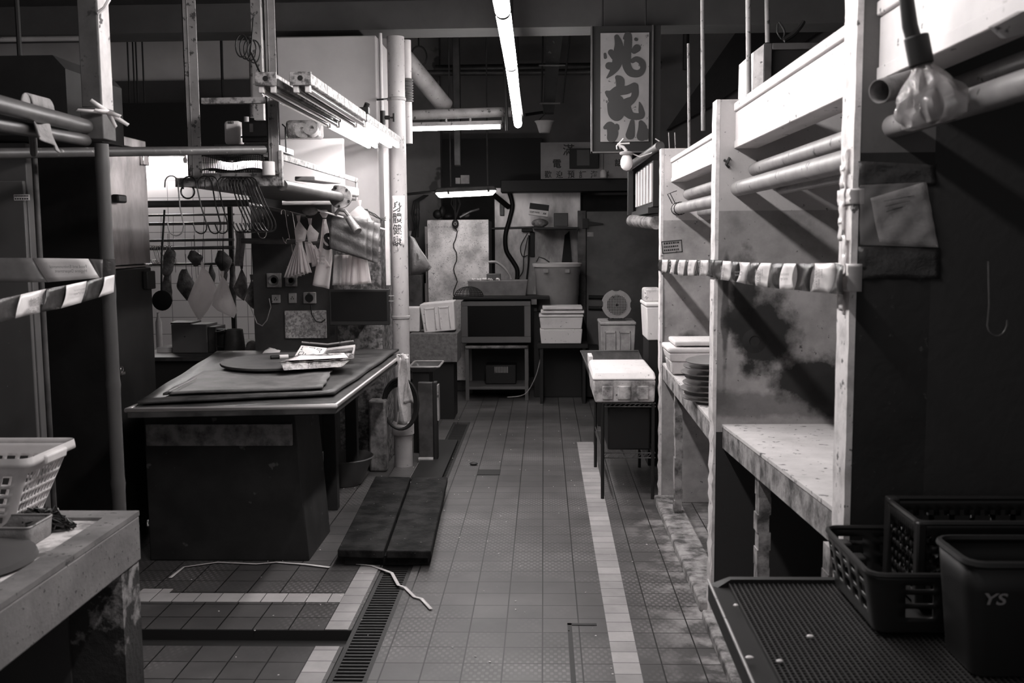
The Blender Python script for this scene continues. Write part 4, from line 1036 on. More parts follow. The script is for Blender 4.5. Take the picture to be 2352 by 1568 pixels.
obj('print', m, m_ink, t)
t = thing('dark_box', PY(590, 328, Yq), 'dark plastic case with a pale label above the hanging shelf', 'box')
m = MB(); pbox(m, 555, 279, 616, 327, Yq, .07); obj('case', m, m_boardd, t, bevel=.006); m = MB(); pbox(m, 573, 284, 581, 303, Yq-.002, .003); obj('label_plate', m, m_pipe, t)
m = MB(); pbox(m, 553, 312, 618, 316, Yq-.006, .01); obj('case_seam', m, m_black, t)
# white panel box and pouches behind
m = MB(); pbox(m, 645, 318, 789, 470, 6.62, .05); obj('white_board', m, mat('white_panel', .8, rough=.6), label='large blank white panel glaring under the tubes left of the pillar corner', cat='panel', bevel=.003)
m = MB(); pbox(m, 655, 275, 735, 317, 6.3, .12); obj('storage_bag', m, m_clear, label='clear bag of supplies lying above the white panel', cat='bag', bevel=.02)
for k, (u, v) in enumerate(((695, 300), (715, 298))): obj('coiled_roll', MB().lathe(PY(u, v, 6.2), [(.02, -.02), (.045, -.02), (.045, .02), (.02, .02)], 18, rotx(PI/2-.4*k), closed=True), m_glove, label=['left cloth roll above the white panel', 'right cloth roll above the white panel'][k], cat='roll')
obj('wire_hook', MB().tube([PY(648, 285, 4.75), PY(655, 292, 4.75), PY(657, 350, 4.75)], .0035, 5), m_black, label='thin black wire dropping from the right shelf post', cat='wire')
# side tray boards under the side rail
def slat(u0, v0, u1, v1, Y0, Y1, w, th, m, label, name='flat_parcel', cat='parcel', z=None):
    a = PY(u0, v0, Y0); b = PY(u1, v1, Y1)
    mb = MB().hexa([a+Vector((-w, 0, -th)), b+Vector((-w, 0, -th)), b+Vector((w, 0, -th)), a+Vector((w, 0, -th))], [a+Vector((-w, 0, th)), b+Vector((-w, 0, th)), b+Vector((w, 0, th)), a+Vector((w, 0, th))])
    return obj(name, mb, m, label=label, cat=cat, bevel=min(w, th)*.4)
slat(700, 410, 762, 418, 5.35, 6.1, .055, .012, m_pipe, 'flat grey parcel on the side of the hanging shelf')
slat(775, 436, 815, 442, 6.1, 6.45, .03, .03, m_foam_g, 'rolled bundle wedged under the side rail near the pillar', 'rolled_bundle', 'roll')
# thick pipe ending in a flange
a = PY(648, 425, 4.7); b = PY(782, 452, 6.1)
t = thing('flanged_pipe', (a+b)/2, 'thick pipe ending in a round bolted flange beside the bags', 'pipe')
obj('pipe', MB().cyl(a, b, .026, 20), m_pipe_d, t); d = (b-a).normalized()
obj('flange', MB().cyl(b-d*.008, b+d*.012, .07, 28), m_basetrim, t, bevel=.003)
sx_ = d.orthogonal().normalized(); sy_ = d.cross(sx_)
for k in range(5): 
    q = b-d*.014+(sx_*math.cos(k*1.256)+sy_*math.sin(k*1.256))*.058; obj('bolt', MB().cyl(q, q+d*.01, .008, 8), m_black, t)

# ------------------------------------------------------------------ hooks
def hookmesh(L, r=.0035, w=.05, top=.03, tip=.05):
    """open S hook in the xz plane, hung from its top bend at the origin"""
    P = []
    for i in range(9): a = PI-PI*i/8; P.append(Vector((-top+top*math.cos(a)*1.0, 0, top*math.sin(a))))
    P = [Vector((-2*top, 0, -top*.9)), Vector((-2*top, 0, -top*.4))] + P
    P.append(Vector((w*.25, 0, -L*.45))); P.append(Vector((w*.6, 0, -L*.80)))
    cx, cz = w*.6-w*.55, -L*.86
    for i in range(1, 9): a = -PI*.95*i/8; P.append(Vector((cx+w*.55*math.cos(a), 0, cz+w*.55*math.sin(a)*1.1)))
    P.append(P[-1]+Vector((-.006, 0, tip*.5)))
    m = MB(); m.tube(P, r, 7); return m
zr1 = zs1
def placehook(u, L, label, group=None, w=.05, rot=(0, 0, 0), Y=YS-.012, src=None, z=None, top=.03, mt=None, r=.0035):
    p = PY(u, 410, Y); z = z if z is not None else zs1+.004-.03+.0
    if src is None:
        o = obj('meat_hook', hookmesh(L, w=w, top=top, r=r), mt or m_hook, label=label, cat='hook', group=group)
        o.data.transform(Matrix.Translation(o.location)); 
    else: o = src.copy(); COL.objects.link(o); o['label'] = label
    if group: o['group'] = group
    elif 'group' in o: del o['group']
    o.location = (p.x, Y, z); o.rotation_euler = rot
    return o
h1 = placehook(408, .24, 'big curved steel hook at the left end of the hanging shelf rail', w=.065, rot=(0, .1, 0), mt=m_pipe)
h0 = placehook(450, .24, 'black hook on the shelf rail, first right of the big steel one', w=.05, rot=(0, -.05, .2))
placehook(486, .24, 'black hook on the middle of the shelf rail, left of a close pair', src=h0, rot=(0, -.02, .5))
placehook(500, .24, 'black hook on the middle of the shelf rail, right of a close pair', src=h0, rot=(0, -.05, .6))
for k in range(9): placehook(530+k*7.4, .24, 'black hook in the tight bunch at the right of the shelf rail', 'bunch of black hooks at the right of the shelf rail', src=h0, rot=(0, -.16-.012*k, .35+.05*(k % 3)), Y=YS-.012-.009*(k % 2))
# ring seen behind hooks
c = PY(431, 440, YS+.02); obj('iron_ring', MB().tube([c+Vector((.032*math.cos(a), 0, .032*math.sin(a))) for a in [2*PI*i/20 for i in range(20)]], .004, 7, closed=True), m_hook, label='round iron ring hanging under the left of the shelf rail', cat='ring')

# =================================================================== BUTCHER COUNTER
TZ = .85
A = PZ(290, 936, TZ); B = PZ(771, 926, TZ); Cc = PZ(925, 810, TZ)
ct = thing('butcher_counter', ((A.x+B.x)/2, 5.5, 0), 'long dark butcher counter with a bright steel nosing round its top', 'counter')
yb_ = Cc.y
m = MB(); m.prism([(A.x, A.y, TZ-.05), (B.x, B.y, TZ-.05), (Cc.x, yb_, TZ-.05), (A.x, yb_, TZ-.05)], (0, 0, .04)); obj('worktop', m, m_table, ct, bevel=.004)
obj('nosing', MB().tube([(A.x, yb_, TZ-.012), (A.x, A.y, TZ-.012), (B.x, B.y, TZ-.012), (Cc.x, yb_, TZ-.012)], .011, 12), mat('nosing_steel', .85, rough=.38, metal=1), ct)
obj('apron', MB().prism([(A.x+.1, A.y+.12, .775), (B.x-.1, B.y+.12, .775), (Cc.x-.1, yb_-.02, .775), (A.x+.1, yb_-.02, .775)], (0, 0, .025)), m_dark, ct)
ba_, bb_ = PZ(345, 1287, 0), PZ(702, 1287, 0)
tp_ = PY(345, 968, ba_.y)
m = MB(); m.hexa([(ba_.x, ba_.y, 0), (bb_.x+.02, ba_.y, 0), (bb_.x+.02, ba_.y+.5, 0), (ba_.x, ba_.y+.5, 0)], [(ba_.x, ba_.y, .775), (bb_.x-.035, ba_.y, .775), (bb_.x-.035, ba_.y+.5, .775), (ba_.x, ba_.y+.5, .775)])
obj('front_cabinet', m, m_base, ct, bevel=.006)
a = PY(340, 1022, ba_.y); b = PY(672, 972, ba_.y)
obj('trim_board', MB().box(a.x, b.x, ba_.y-.022, ba_.y-.001, a.z, b.z), m_basetrim, ct, bevel=.003, label='worn grey board above the cabinet front')
lg = PZ(760, 1172, 0)
obj('leg', MB().box(lg.x-.035, lg.x+.04, lg.y, lg.y+.07, 0, .78), m_base, ct, bevel=.004)
obj('leg', MB().box(lg.x-.035, lg.x+.04, yb_-.15, yb_-.08, 0, .78), m_base, ct, bevel=.004)
obj('back_panel', MB().box(A.x+.1, A.x+.14, ba_.y+.5, yb_-.05, 0, .78), m_dark, ct)
# rubber sheets and boards lying on it
def sheet(us, z, th, m, label, name, cat, wav=.004, n=18):
    a, b, c, d = [PZ(u, v, z) for u, v in us]
    def fn(s, t):
        p = (a*(1-s)+b*s)*(1-t)+(d*(1-s)+c*s)*t
        e = min(s, 1-s, t, 1-t)
        return p+Vector((.004*math.sin(t*17+s*3), .004*math.sin(s*13), wav*math.sin(s*5+t*3)*min(1, e*6)+(wav if e == 0 else 0)*math.sin(7*s+9*t)*.4))
    return obj(name, MB().grid(fn, n, n), m, label=label, cat=cat, thick=th, sharp=50)
sheet([(316, 925), (768, 903), (915, 803), (500, 808)], TZ+.008, .014, m_table, 'large worn black rubber sheet covering the counter', 'rubber_sheet', 'sheet', .002)
sheet([(374, 905), (742, 890), (762, 852), (470, 853)], TZ+.028, .010, m_mat1, 'smaller curling grey board lying on the rubber sheet', 'curled_board', 'board', .006)
pts = []
for i in range(28):
    a_ = 2*PI*i/28; u = 640+ (140 if math.cos(a_) > 0 else 135)*math.cos(a_); v = 833+19*math.sin(a_)-(u-640)*.045
    pts.append(PZ(u, v, TZ+.042))
obj('chopping_board', MB().prism(pts, (0, 0, .014)), mat('board_dark', .075, .035, 8, rough=.6, bump=.2), label='dark rounded chopping board under the foil tray', cat='board', bevel=.003)
q = PZ(527, 862, TZ+.04)
obj('steel_rod', MB().cyl(PZ(388, 899, TZ+.046), PZ(450, 868, TZ+.046), .0035, 8), m_pipe, label='thin pale rod at the left edge of the curled board', cat='rod')
# scale
zc = TZ+.06
sc_ = thing('weighing_scale', PZ(745, 815, zc), 'old weighing scale with square keys and twin folded panels', 'scale')
a = PZ(678, 820, zc); b = PZ(738, 820, zc); yb2 = a.y
def slope(u0, v0, u1, v1, u2, v2, u3, v3, Y0, Y1, m, name, th=.012, **kw):
    p = [PY(u0, v0, Y0), PY(u1, v1, Y0), PY(u2, v2, Y1), PY(u3, v3, Y1)]
    n = (p[1]-p[0]).cross(p[3]-p[0]).normalized(); 
    return obj(name, MB().prism(p, -n*th), m, sc_, **kw), p, n
o_, P_, n_ = slope(677, 817, 737, 819, 751, 799, 692, 793, 5.86, 6.0, m_paper, 'key_panel')
km = MB()
for (s0, t0, s1, t1) in ((.08, .1, .28, .42), (.34, .1, .58, .42), (.08, .55, .28, .9), (.34, .55, .58, .9), (.66, .08, .86, .28), (.66, .36, .86, .56), (.66, .64, .86, .84)):
    def L_(s, t): return (P_[0]*(1-s)+P_[1]*s)*(1-t)+(P_[3]*(1-s)+P_[2]*s)*t
    for (q0, q1, q2, q3) in ((s0, t0, s1, t0+.05), (s0, t1-.05, s1, t1), (s0, t0, s0+.03, t1), (s1-.03, t0, s1, t1)):
        km.add([L_(q0, q1)+n_*.001, L_(q2, q1)+n_*.001, L_(q2, q3)+n_*.001, L_(q0, q3)+n_*.001], [(0, 1, 2, 3)])
obj('key_outline', km, m_ink, sc_)
slope(737, 819, 812, 812, 816, 791, 752, 799, 5.86, 6.0, m_foam_g, 'display_panel')
slope(745, 812, 808, 805, 811, 797, 751, 804, 5.855, 5.93, m_foil, 'display_frame')
m = MB(); m.tube([PY(693, 786, 6.03), PY(752, 791, 6.03)], .006, 8); m.tube([PY(752, 791, 6.03), PY(812, 783, 6.03)], .006, 8); obj('pan_rim', m, m_pipe, sc_)
m = MB(); a = PY(690, 820, 5.95); b = PY(800, 820, 5.95); m.box(a.x, b.x, 5.93, 6.1, TZ+.016, TZ+.055); obj('scale_body', m, m_boardd, sc_, bevel=.006)
# foil tray
ft = thing('foil_tray', PZ(728, 845, TZ+.05), 'crumpled pale foil tray in front of the scale', 'tray')
def tray(us_t, us_b, z0, z1):
    Tq = [PZ(u, v, z1) for u, v in us_t]; Bq = [PZ(u, v, z0) for u, v in us_b]
    m = MB(); n = 12; ringT = []; ringB = []
    for k in range(4):
        for i in range(n):
            s = i/n; j = .003*math.sin(i*2.3+k*3); ringT.append(Tq[k].lerp(Tq[(k+1) % 4], s)+Vector((j, j, j))); ringB.append(Bq[k].lerp(Bq[(k+1) % 4], s)+Vector((j*.6, -j, 0)))
    N_ = 4*n; mid = [b_.lerp(t_, .55)+Vector((.004*math.sin(i*1.9), .004*math.cos(i*2.7), 0)) for i, (b_, t_) in enumerate(zip(ringB, ringT))]
    out = [t_+(t_-sum(ringT, Vector())/N_).normalized()*.012 for t_ in ringT]
    m.add(ringB+mid+ringT+out, [(l*N_+i, l*N_+(i+1) % N_, (l+1)*N_+(i+1) % N_, (l+1)*N_+i) for l in range(3) for i in range(N_)]+[tuple(range(N_))[::-1]])
    return m
obj('tray_shell', tray([(645, 832), (808, 824), (806, 812), (690, 815)], [(652, 850), (785, 842), (790, 828), (690, 832)], TZ+.058, TZ+.095), m_foil, ft, thick=.002)
obj('paper_liner', MB().grid(lambda s, t: (PZ(655, 828, TZ+.096).lerp(PZ(800, 821, TZ+.096), s)).lerp(PZ(690, 815, TZ+.093).lerp(PZ(790, 810, TZ+.093), s), t)+Vector((0, 0, -.012*math.sin(PI*s)*math.sin(PI*t))), 10, 6), m_paper, ft, thick=.001)
# marker/knife handle, paper slip
kn = thing('cleaver', PZ(650, 822, TZ+.06), 'black and white handled tool beside the foil tray', 'tool')
a = PZ(621, 821, TZ+.065); b = PZ(642, 820, TZ+.065); c = PZ(662, 819, TZ+.065); d = PZ(680, 818, TZ+.065)
obj('handle', MB().cyl(a, b, .014, 14), m_black, kn, bevel=.004); obj('sleeve', MB().cyl(b, c, .014, 14), m_bask, kn, label='white sleeve'); obj('shaft', MB().cyl(c, d, .004, 8), m_black, kn)
pa_, pb_, pc_, pd_ = [PZ(u, v, TZ+.02) for u, v in ((603, 811), (640, 812), (645, 805), (618, 797))]
obj('paper_slip', MB().grid(quadgrid(pa_, pb_, pc_, pd_, 0, .004, Vector((0, 0, 1)), 2), 6, 5), m_paper, label='small paper slip on the counter left of the scale', cat='paper', thick=.0008)
# towel over the nosing and hose coil
def towel(s, t):
    u = 918+24*s; 
    p = PZ(932, 815, TZ+.012); x = p.x-.05+.075*s; y = p.y-.06
    if t < .15: return Vector((x, y+.02-.03*(t/.15), TZ+.02))
    q = (t-.15)/.85; dz = q*(.44 if s < .55 else .30)
    return Vector((x+.018*math.sin(s*10+q*4)+.01*q, y-.012+.014*math.sin(s*16), TZ+.012-dz))
obj('towel', MB().grid(towel, 16, 16), m_cloth, label='pale towel hanging over the far corner of the counter', cat='towel', thick=.004)
m = MB(); c = PY(918, 935, 6.83)
for k in range(4):
    m.tube([c+Vector(((.105+.006*k)*math.cos(a_)+.004*k, -.012*k, (.17+.01*k)*math.sin(a_)*.9+.01*k)) for a_ in [2*PI*i/30 for i in range(30)]], .009, 8, closed=True)
obj('hose_coil', m, m_black, label='black hose coil hanging on the drain pipe below the towel', cat='hose')
# basin under counter
a = PZ(835, 1120, 0)
m = MB().lathe((a.x-.16, a.y+.12, 0), [(.13, .004), (.2, .17), (.215, .18), (.205, .185), (.19, .17), (.12, .01)], 32); obj('basin', m, mat('dark_basin', .05, rough=.3), label='dark round basin on the floor under the counter', cat='basin')
# duckboard of two planks
pn = [PZ(u, v, .09) for u, v in ((775, 1262), (884, 1264), (990, 1265), (1028, 1095), (945, 1095), (862, 1093))]
db = thing('duckboard', (pn[1].x, 5.6, 0), 'low platform of two broad scorched planks over the drain', 'platform')
zt = .09
def pl4(a, b, c, d, m, name): obj(name, MB().hexa([Vector((p.x, p.y, .05)) for p in (a, b, c, d)], [Vector((p.x, p.y, zt)) for p in (a, b, c, d)]), m, db, bevel=.006)
g1 = Vector((.006, 0, 0))
pl4(pn[0], pn[1]-g1, pn[4]-g1, pn[5], m_pallet, 'plank'); pl4(pn[1]+g1, pn[2], pn[3], pn[4]+g1, m_pallet, 'plank')
for s in (.02, .5, .93):
    y = pn[0].y+(pn[5].y-pn[0].y)*s; xr_ = pn[2].x+(pn[3].x-pn[2].x)*s; xl_ = pn[0].x+(pn[5].x-pn[0].x)*s; obj('bearer', MB().box(xl_+.03, xr_-.02, y, y+.08, 0.004, .05), m_pallet, db)
obj('long_mat', MB().box(PZ(1010, 1090, 0).x-.18, PZ(1020, 1090, 0).x+.0, 6.45, 7.75, 0.002, .02), m_black, label='narrow black mat on the tiles behind the duckboard', cat='mat')
# straps on the floor
def strap(us, label, w=.008):
    m = MB(); P = [PZ(u, v, .003) for u, v in us]; vs = []
    for i, p in enumerate(P):
        a = P[max(0, i-1)]; b = P[min(len(P)-1, i+1)]; d = (b-a).normalized(); n = Vector((-d.y, d.x, 0))*w; vs += [p+n, p-n]
    m.add([v+Vector((0, 0, .004)) for v in vs], [(2*i, 2*i+1, 2*i+3, 2*i+2) for i in range(len(P)-1)])
    obj('packing_strap', m, m_tapew, label=label, cat='strap', thick=.0016)
strap([(391, 1328), (422, 1303), (500, 1292), (590, 1296), (635, 1292), (700, 1297), (757, 1304)], 'longer pale packing strap lying in front of the counter')
strap([(793, 1293), (855, 1300), (900, 1317), (915, 1345), (930, 1350), (952, 1372), (968, 1376), (990, 1400)], 'shorter pale packing strap crossing the drain')
rr = random.Random(21); m = MB()
for k in range(150):
    x = rr.uniform(-1.7, .6); y = rr.uniform(2.6, 9); m.obox((x, y, .002), (rr.uniform(.003, .009), rr.uniform(.003, .007), .002), rotz(rr.uniform(0, 3)))
obj('litter', m, m_tapew, label='tiny pale crumbs scattered over the tiles', cat='crumbs', kind='stuff')
m = MB().sphere(PZ(1088, 1068, 0)+Vector((0, 0, .012)), (.03, .02, .012), 10, 6); obj('leaf_scrap', m, m_wood, label='dark scrap lying beyond the small cover plate', cat='scrap')
def smooth(P, n=5):
    out = []
    for i in range(len(P)-1):
        p0, p1, p2, p3 = P[max(0, i-1)], P[i], P[i+1], P[min(len(P)-1, i+2)]
        for k in range(n):
            t = k/n; out.append(.5*((2*p1)+(p2-p0)*t+(2*p0-5*p1+4*p2-p3)*t*t+(3*p1-p0-3*p2+p3)*t**3))
    out.append(P[-1]); return out
# =================================================================== LIT STALL AT THE BACK LEFT
YW = 9.3
m_wt = mat('glazed_wall_tile', .8, extra=tiles(.24, 10, 0, 5, grout=.006, gcol=.3, var=.06), rough=.3)
def hgrout(C, col):
    s = xyz(C); mm_ = maths(C, 'MODULO', maths(C, 'ADD', s[2], 10), .16)
    m2 = maths(C, 'MODULO', maths(C, 'ADD', s[0], 10), .24)
    k = maths(C, 'MAXIMUM', maths(C, 'LESS_THAN', mm_, .006), maths(C, 'LESS_THAN', m2, .006)); return C['mix'](k, g(.8), g(.3))
m_wt = mat('glazed_wall_tile_squares', .8, extra=hgrout, rough=.3)
obj('wall_tiled', MB().box(-5.4, -1.9, YW, YW+.12, 0, PY(400, 240, YW).z), m_wt, kind='structure')
obj('wall_upper_plaster', MB().box(-5.4, -1.3, YW+.0, YW+.12, PY(400, 240, YW).z+.001, 4.0), mat('upper_plaster', .6, .48, 1.5, rough=.85), kind='structure')
obj('wall_stall_upper', MB().box(-5.4, -1.95, 8.55, 8.75, PY(500, 348, 8.6).z, PY(500, 236, 8.6).z), m_black, kind='structure')
batten('far_tube', (PY(240, 369, YW-.03).x, YW-.031, PY(385, 368, YW-.03).z), (PY(426, 368, YW-.03).x, YW-.031, PY(385, 368, YW-.03).z), 'bright tube on the white tiled wall of the far left stall', m_bask, E_FAR, .028, cat='light')
batten('far_tube', (PY(470, 340, 8.9).x, YW-.026, 2.36), (PY(600, 340, 8.9).x, YW-.026, 2.36), 'second tube of the far left stall, behind the hanging shelf', m_bask, E_FAR, .022, cat='light')
m_rail = mat('rail_metal', .22, .12, 6, rough=.3, metal=.6)
def rail(u0, v0, u1, v1, Y, rpx, label, m=m_rail, cat='rail', name='hanging_rail'):
    a = PY(u0, v0, Y); b = PY(u1, v1, Y)
    if u0 in (250, 260): a = a+(a-b)*((-4.3-a.x)/(a.x-b.x))
    return obj(name, MB().cyl(a, b, rpx*Y/FPX, 12), m, label=label, cat=cat)
rail(250, 470, 600, 466, 7.3, 8, 'thick dark bar above the thinner rails of the far left stall', m_pipe_d, name='thick_bar')
obj('wall_stall_side', MB().box(-4.4, -4.301, 7.0, YW, 0, 2.6), m_walld, kind='structure')
rr_ = [(493, 8.6, 2.5, 'topmost thin rail of the far left stall'), (513, 8.3, 3.6, 'second rail from the top of the far left stall'), (551, 8.0, 3.2, 'third rail from the top of the far left stall'),
       (569, 7.7, 4, 'fourth rail from the top, crowded with small hooks'), (606, 7.9, 3, 'lowest rail of the far left stall')]
for v, Y, r, l in rr_: rail(260, v+3, 538, v-1, Y, r, l)
obj('rail_post', MB().box(PY(525, 560, 8.1).x, PY(534, 560, 8.1).x, 8.1, 8.14, 0, PY(530, 470, 8.1).z), m_black, label='black upright at the right end of the far stall rails', cat='post')
# small hooks on the rails
hs_ = obj('small_hook', hookmesh(.12, r=.0028, w=.035, top=.016, tip=.03), m_chrome, label='small shiny hook on the fourth rail of the far left stall', cat='hook', group='small hooks bunched on the crowded rail')
hs_.data.transform(Matrix.Translation(hs_.location))
for i, u in enumerate((352, 357, 361, 366, 371, 376, 384, 392, 398)):
    p = PY(u, 569, 7.7); o = hs_ if i == 0 else dup(hs_)
    o.location = (p.x, 7.7, p.z); o.rotation_euler = (0, 0, .5+.3*(i % 3))
# hanging wires / strings on the rails
m = MB()
for u, v, Y in ((370, 493, 8.6), (398, 493, 8.6), (425, 513, 8.3), (440, 551, 8.0), (470, 551, 8.0), (500, 513, 8.3), (390, 551, 8.0), (455, 569, 7.7)):
    p = PY(u, v, Y); m.tube([p, p-Vector((.01, 0, .25)), p-Vector((0, 0, .5))], .002, 4)
obj('hanging_wires', m, m_black, label='thin wires dangling from the rails of the far left stall', cat='wire', kind='stuff')
# dark cuts and sausages hanging
def slab_meat(u0, v0, u1, v1, Y, label, m=m_meat, name='hanging_meat', tw=0, seed=0, cat='meat'):
    c0 = PY((u0+u1)/2, v0, Y); c1 = PY((u0+u1)/2, v1, Y); w = abs(PY(u1, v0, Y).x-PY(u0, v0, Y).x)/2
    def fn(s, t):
        a = 2*PI*s; rad = (math.sin(PI*min(1, max(0, t*.92+.06)))**.55)*w*(1+.18*math.sin(7*t+seed)+.1*math.sin(3*a+9*t+seed))
        return c0.lerp(c1, t)+Vector((rad*math.cos(a)+w*.25*math.sin(4*t+seed), rad*.5*math.sin(a), 0))
    root = thing(name, c0, label, cat)
    obj('piece', MB().grid(fn, 16, 18, closed_u=True), m, root)
    obj('hook', MB().tube([c0+Vector((0, 0, -.03)), c0+Vector((0, 0, .05)), c0+Vector((.0, 0, .12))], .0022, 5), m_hook, root)
    return root
for a in ((372, 572, 402, 635, 7.7, 'dark roast piece at the left of the far rails, in the upper row'), (432, 575, 462, 612, 7.7, 'dark roast piece in the middle of the far rails, upper row'),
          (495, 575, 528, 630, 7.7, 'dark roast piece beside the black upright of the far rails'), (410, 618, 445, 690, 7.9, 'broad dark cut left of the two white bags'),
          (374, 625, 396, 700, 7.9, 'narrow dark cut at the far left of the lowest rail'), (480, 608, 494, 655, 7.9, 'thin sausage hanging between the white bags'),
          (508, 608, 522, 650, 7.9, 'thin sausage just right of the smaller white bag top'), (528, 610, 545, 700, 7.9, 'long dark cut behind the smaller white bag')):
    slab_meat(*a[:5], a[5], seed=a[0] % 7)
m = MB(); c = PY(372, 690, 7.2); m.lathe(c, [(.0, -.01), (.07, -.008), (.075, 0), (.06, .008), (0, .01)], 20, rotx(PI/2))
m.tube([c+Vector((0, 0, .07)), c+Vector((.01, 0, .3)), c+Vector((.01, .1, .66))], .008, 6); obj('strainer', m, m_black, label='round long-handled strainer hanging at the left of the far stall', cat='strainer')
def plbag(pts_uv, Y, label, mt, depth=.05, name='plastic_bag', group=None, tie=True, hang=.0):
    """soft bag from its outline, puffed out and thick"""
    P = [PY(u, v, Y) for u, v in pts_uv]; c = sum(P, Vector())/len(P); root = thing(name, c, label, 'bag', group)
    N = len(P); rings = 7; vs = []; fs = []
    for sgn in (-1, 1):
        for k in range(rings):
            f = 1-k/rings
            for i, p in enumerate(P):
                q = c.lerp(p, f); q = q+Vector((0, sgn*depth*math.sqrt(max(0, 1-f*f))+.006*math.sin(i*2.9+k*1.3), .004*math.sin(i*1.7+k*2))); vs.append(q)
        vs.append(c+Vector((0, sgn*depth, 0)))
    off = rings*N+1
    for s_ in range(2):
        o_ = s_*off
        for k in range(rings-1):
            for i in range(N): fs.append((o_+k*N+i, o_+k*N+(i+1) % N, o_+(k+1)*N+(i+1) % N, o_+(k+1)*N+i))
        for i in range(N): fs.append((o_+(rings-1)*N+i, o_+(rings-1)*N+(i+1) % N, o_+rings*N))
    for i in range(N): fs.append((i, (i+1) % N, off+(i+1) % N, off+i))
    m = MB(); m.add(vs, fs); obj('bag_body', m, mt, root, sharp=80)
    if tie:
        k = min(range(N), key=lambda i: pts_uv[i][1]); p = P[k]
        obj('tied_neck', MB().cyl(p+Vector((0, 0, -.01)), p+Vector((0, 0, .03)), .008, 8, r2=.014), mt, root)
        if hang: obj('string', MB().cyl(p+Vector((0, 0, .02)), PY(*hang), .0025, 6), m_black, root)
    return root
plbag([(465, 612), (478, 625), (492, 648), (499, 664), (490, 690), (478, 712), (460, 735), (448, 724), (438, 705), (430, 690), (440, 665), (450, 640)], 7.0, 'larger white knotted plastic bag hanging over the far stall counter', m_bag, .06, hang=(470, 469, 7.3))
plbag([(511, 632), (522, 650), (533, 680), (545, 712), (538, 731), (520, 724), (500, 712), (486, 700), (492, 675), (500, 655)], 6.95, 'smaller white knotted plastic bag hanging beside the larger one', m_bag, .05, hang=(516, 469, 7.3))
plbag([(555, 615), (566, 640), (570, 665), (560, 690), (545, 680), (535, 660), (545, 640)], 7.1, 'twisted clear bag hanging right of the two white bags', m_clear, .04, hang=(556, 469, 7.3))
plbag([(578, 640), (588, 670), (590, 712), (576, 705), (563, 690), (570, 660)], 6.9, 'limp clear bag hanging next to the switch panel', m_clear, .03, hang=(578, 468, 7.3))
obj('hanging_towel', MB().grid(lambda s, t: PY(540+20*s+2*math.sin(t*5), 530+80*t, 7.0)+Vector((0, .01*math.sin(s*12+t*3), 0)), 8, 12), m_cloth, label='white towel hanging from the rail end of the far stall', cat='towel', thick=.005)
# far counter with things on it
cz = PY(480, 818, 7.05).z
fc = thing('far_counter', (-2.6, 7.6, 0), 'dark counter of the far left stall behind the butcher counter', 'counter')
fx1 = PY(590, 820, 7.05).x; fx0 = PY(300, 820, 7.05).x
obj('worktop', MB().box(fx0, fx1, 7.0, 8.3, cz-.03, cz), m_table, fc, bevel=.004); obj('front', MB().box(fx0+.02, fx1-.02, 7.05, 8.25, 0, cz-.03), m_black, fc)
def onz(u, v): return PZ(u, v, cz)
t = thing('cash_box', PY(440, 800, 7.25), 'dark open-topped metal box on the far stall counter', 'box')
a = PY(395, 800, 7.25); b = PY(495, 800, 7.25); zt = PY(440, 745, 7.25).z
obj('box_body', MB().box(a.x, b.x-.06, 7.25, 7.5, cz+.001, zt), m_oven, t, bevel=.005); obj('side_cover', MB().box(b.x-.058, b.x, 7.27, 7.5, cz+.001, zt-.02), m_cabst, t, bevel=.004)
obj('lid', MB().hexa([(a.x-.05, 7.5, zt+.0), (a.x+.14, 7.5, zt), (a.x+.14, 7.27, zt), (a.x-.01, 7.27, zt)], [(a.x-.05, 7.5, zt+.012), (a.x+.14, 7.5, zt+.012), (a.x+.14, 7.27, zt+.012), (a.x-.01, 7.27, zt+.012)]), m_pipe_d, t)
obj('screw', MB().cyl((a.x+.1, 7.245, zt-.09), (a.x+.1, 7.252, zt-.09), .005, 8), m_black, t)
t = thing('metal_jug', PY(533, 808, 7.12), 'dark metal jug with a side grip on the far stall counter', 'jug')
c = PY(540, 808, 7.12); zt = PY(540, 756, 7.12).z
obj('jug_body', MB().lathe((c.x, 7.12, cz+.001), [(.0, 0), (.075, 0), (.08, .01), (.06, zt-cz), (.055, zt-cz), (.07, .015), (0, .012)], 26), m_cabst, t)
obj('handle', MB().tube([(c.x-.065, 7.1, zt-.01), (c.x-.13, 7.1, zt-.02), (c.x-.13, 7.1, zt-.12), (c.x-.075, 7.1, zt-.13)], .009, 8), m_black, t)
obj('tin_can', MB().cyl((PY(513, 800, 7.2).x, 7.2, cz+.001), (PY(513, 800, 7.2).x, 7.2, PY(513, 755, 7.2).z), .045, 20), m_black, label='black tin standing beside the metal jug', cat='tin', bevel=.004)
m = MB(); rr = random.Random(4)
roundbox('paper_stack', 360, 798, 398, 815, 7.3, .2, m_paper, 'small pile of papers at the left end of the far counter', 'papers', bevel=.004)
obj('slim_bottle', MB().lathe(Vector((PY(367, 806, 7.6).x, 7.6, cz+.001)), [(.022, 0), (.024, .01), (.024, .2), (.010, .25), (.010, .28), (0, .282)], 16), m_bask, label='slim pale bottle at the left end of the far counter', cat='bottle')
obj('foil_parcel', MB().sphere((PY(578, 790, 7.1).x, 7.1, cz+.055), (.045, .04, .055), 12, 8), m_clear, label='small shiny wrapped parcel right of the metal jug', cat='parcel')

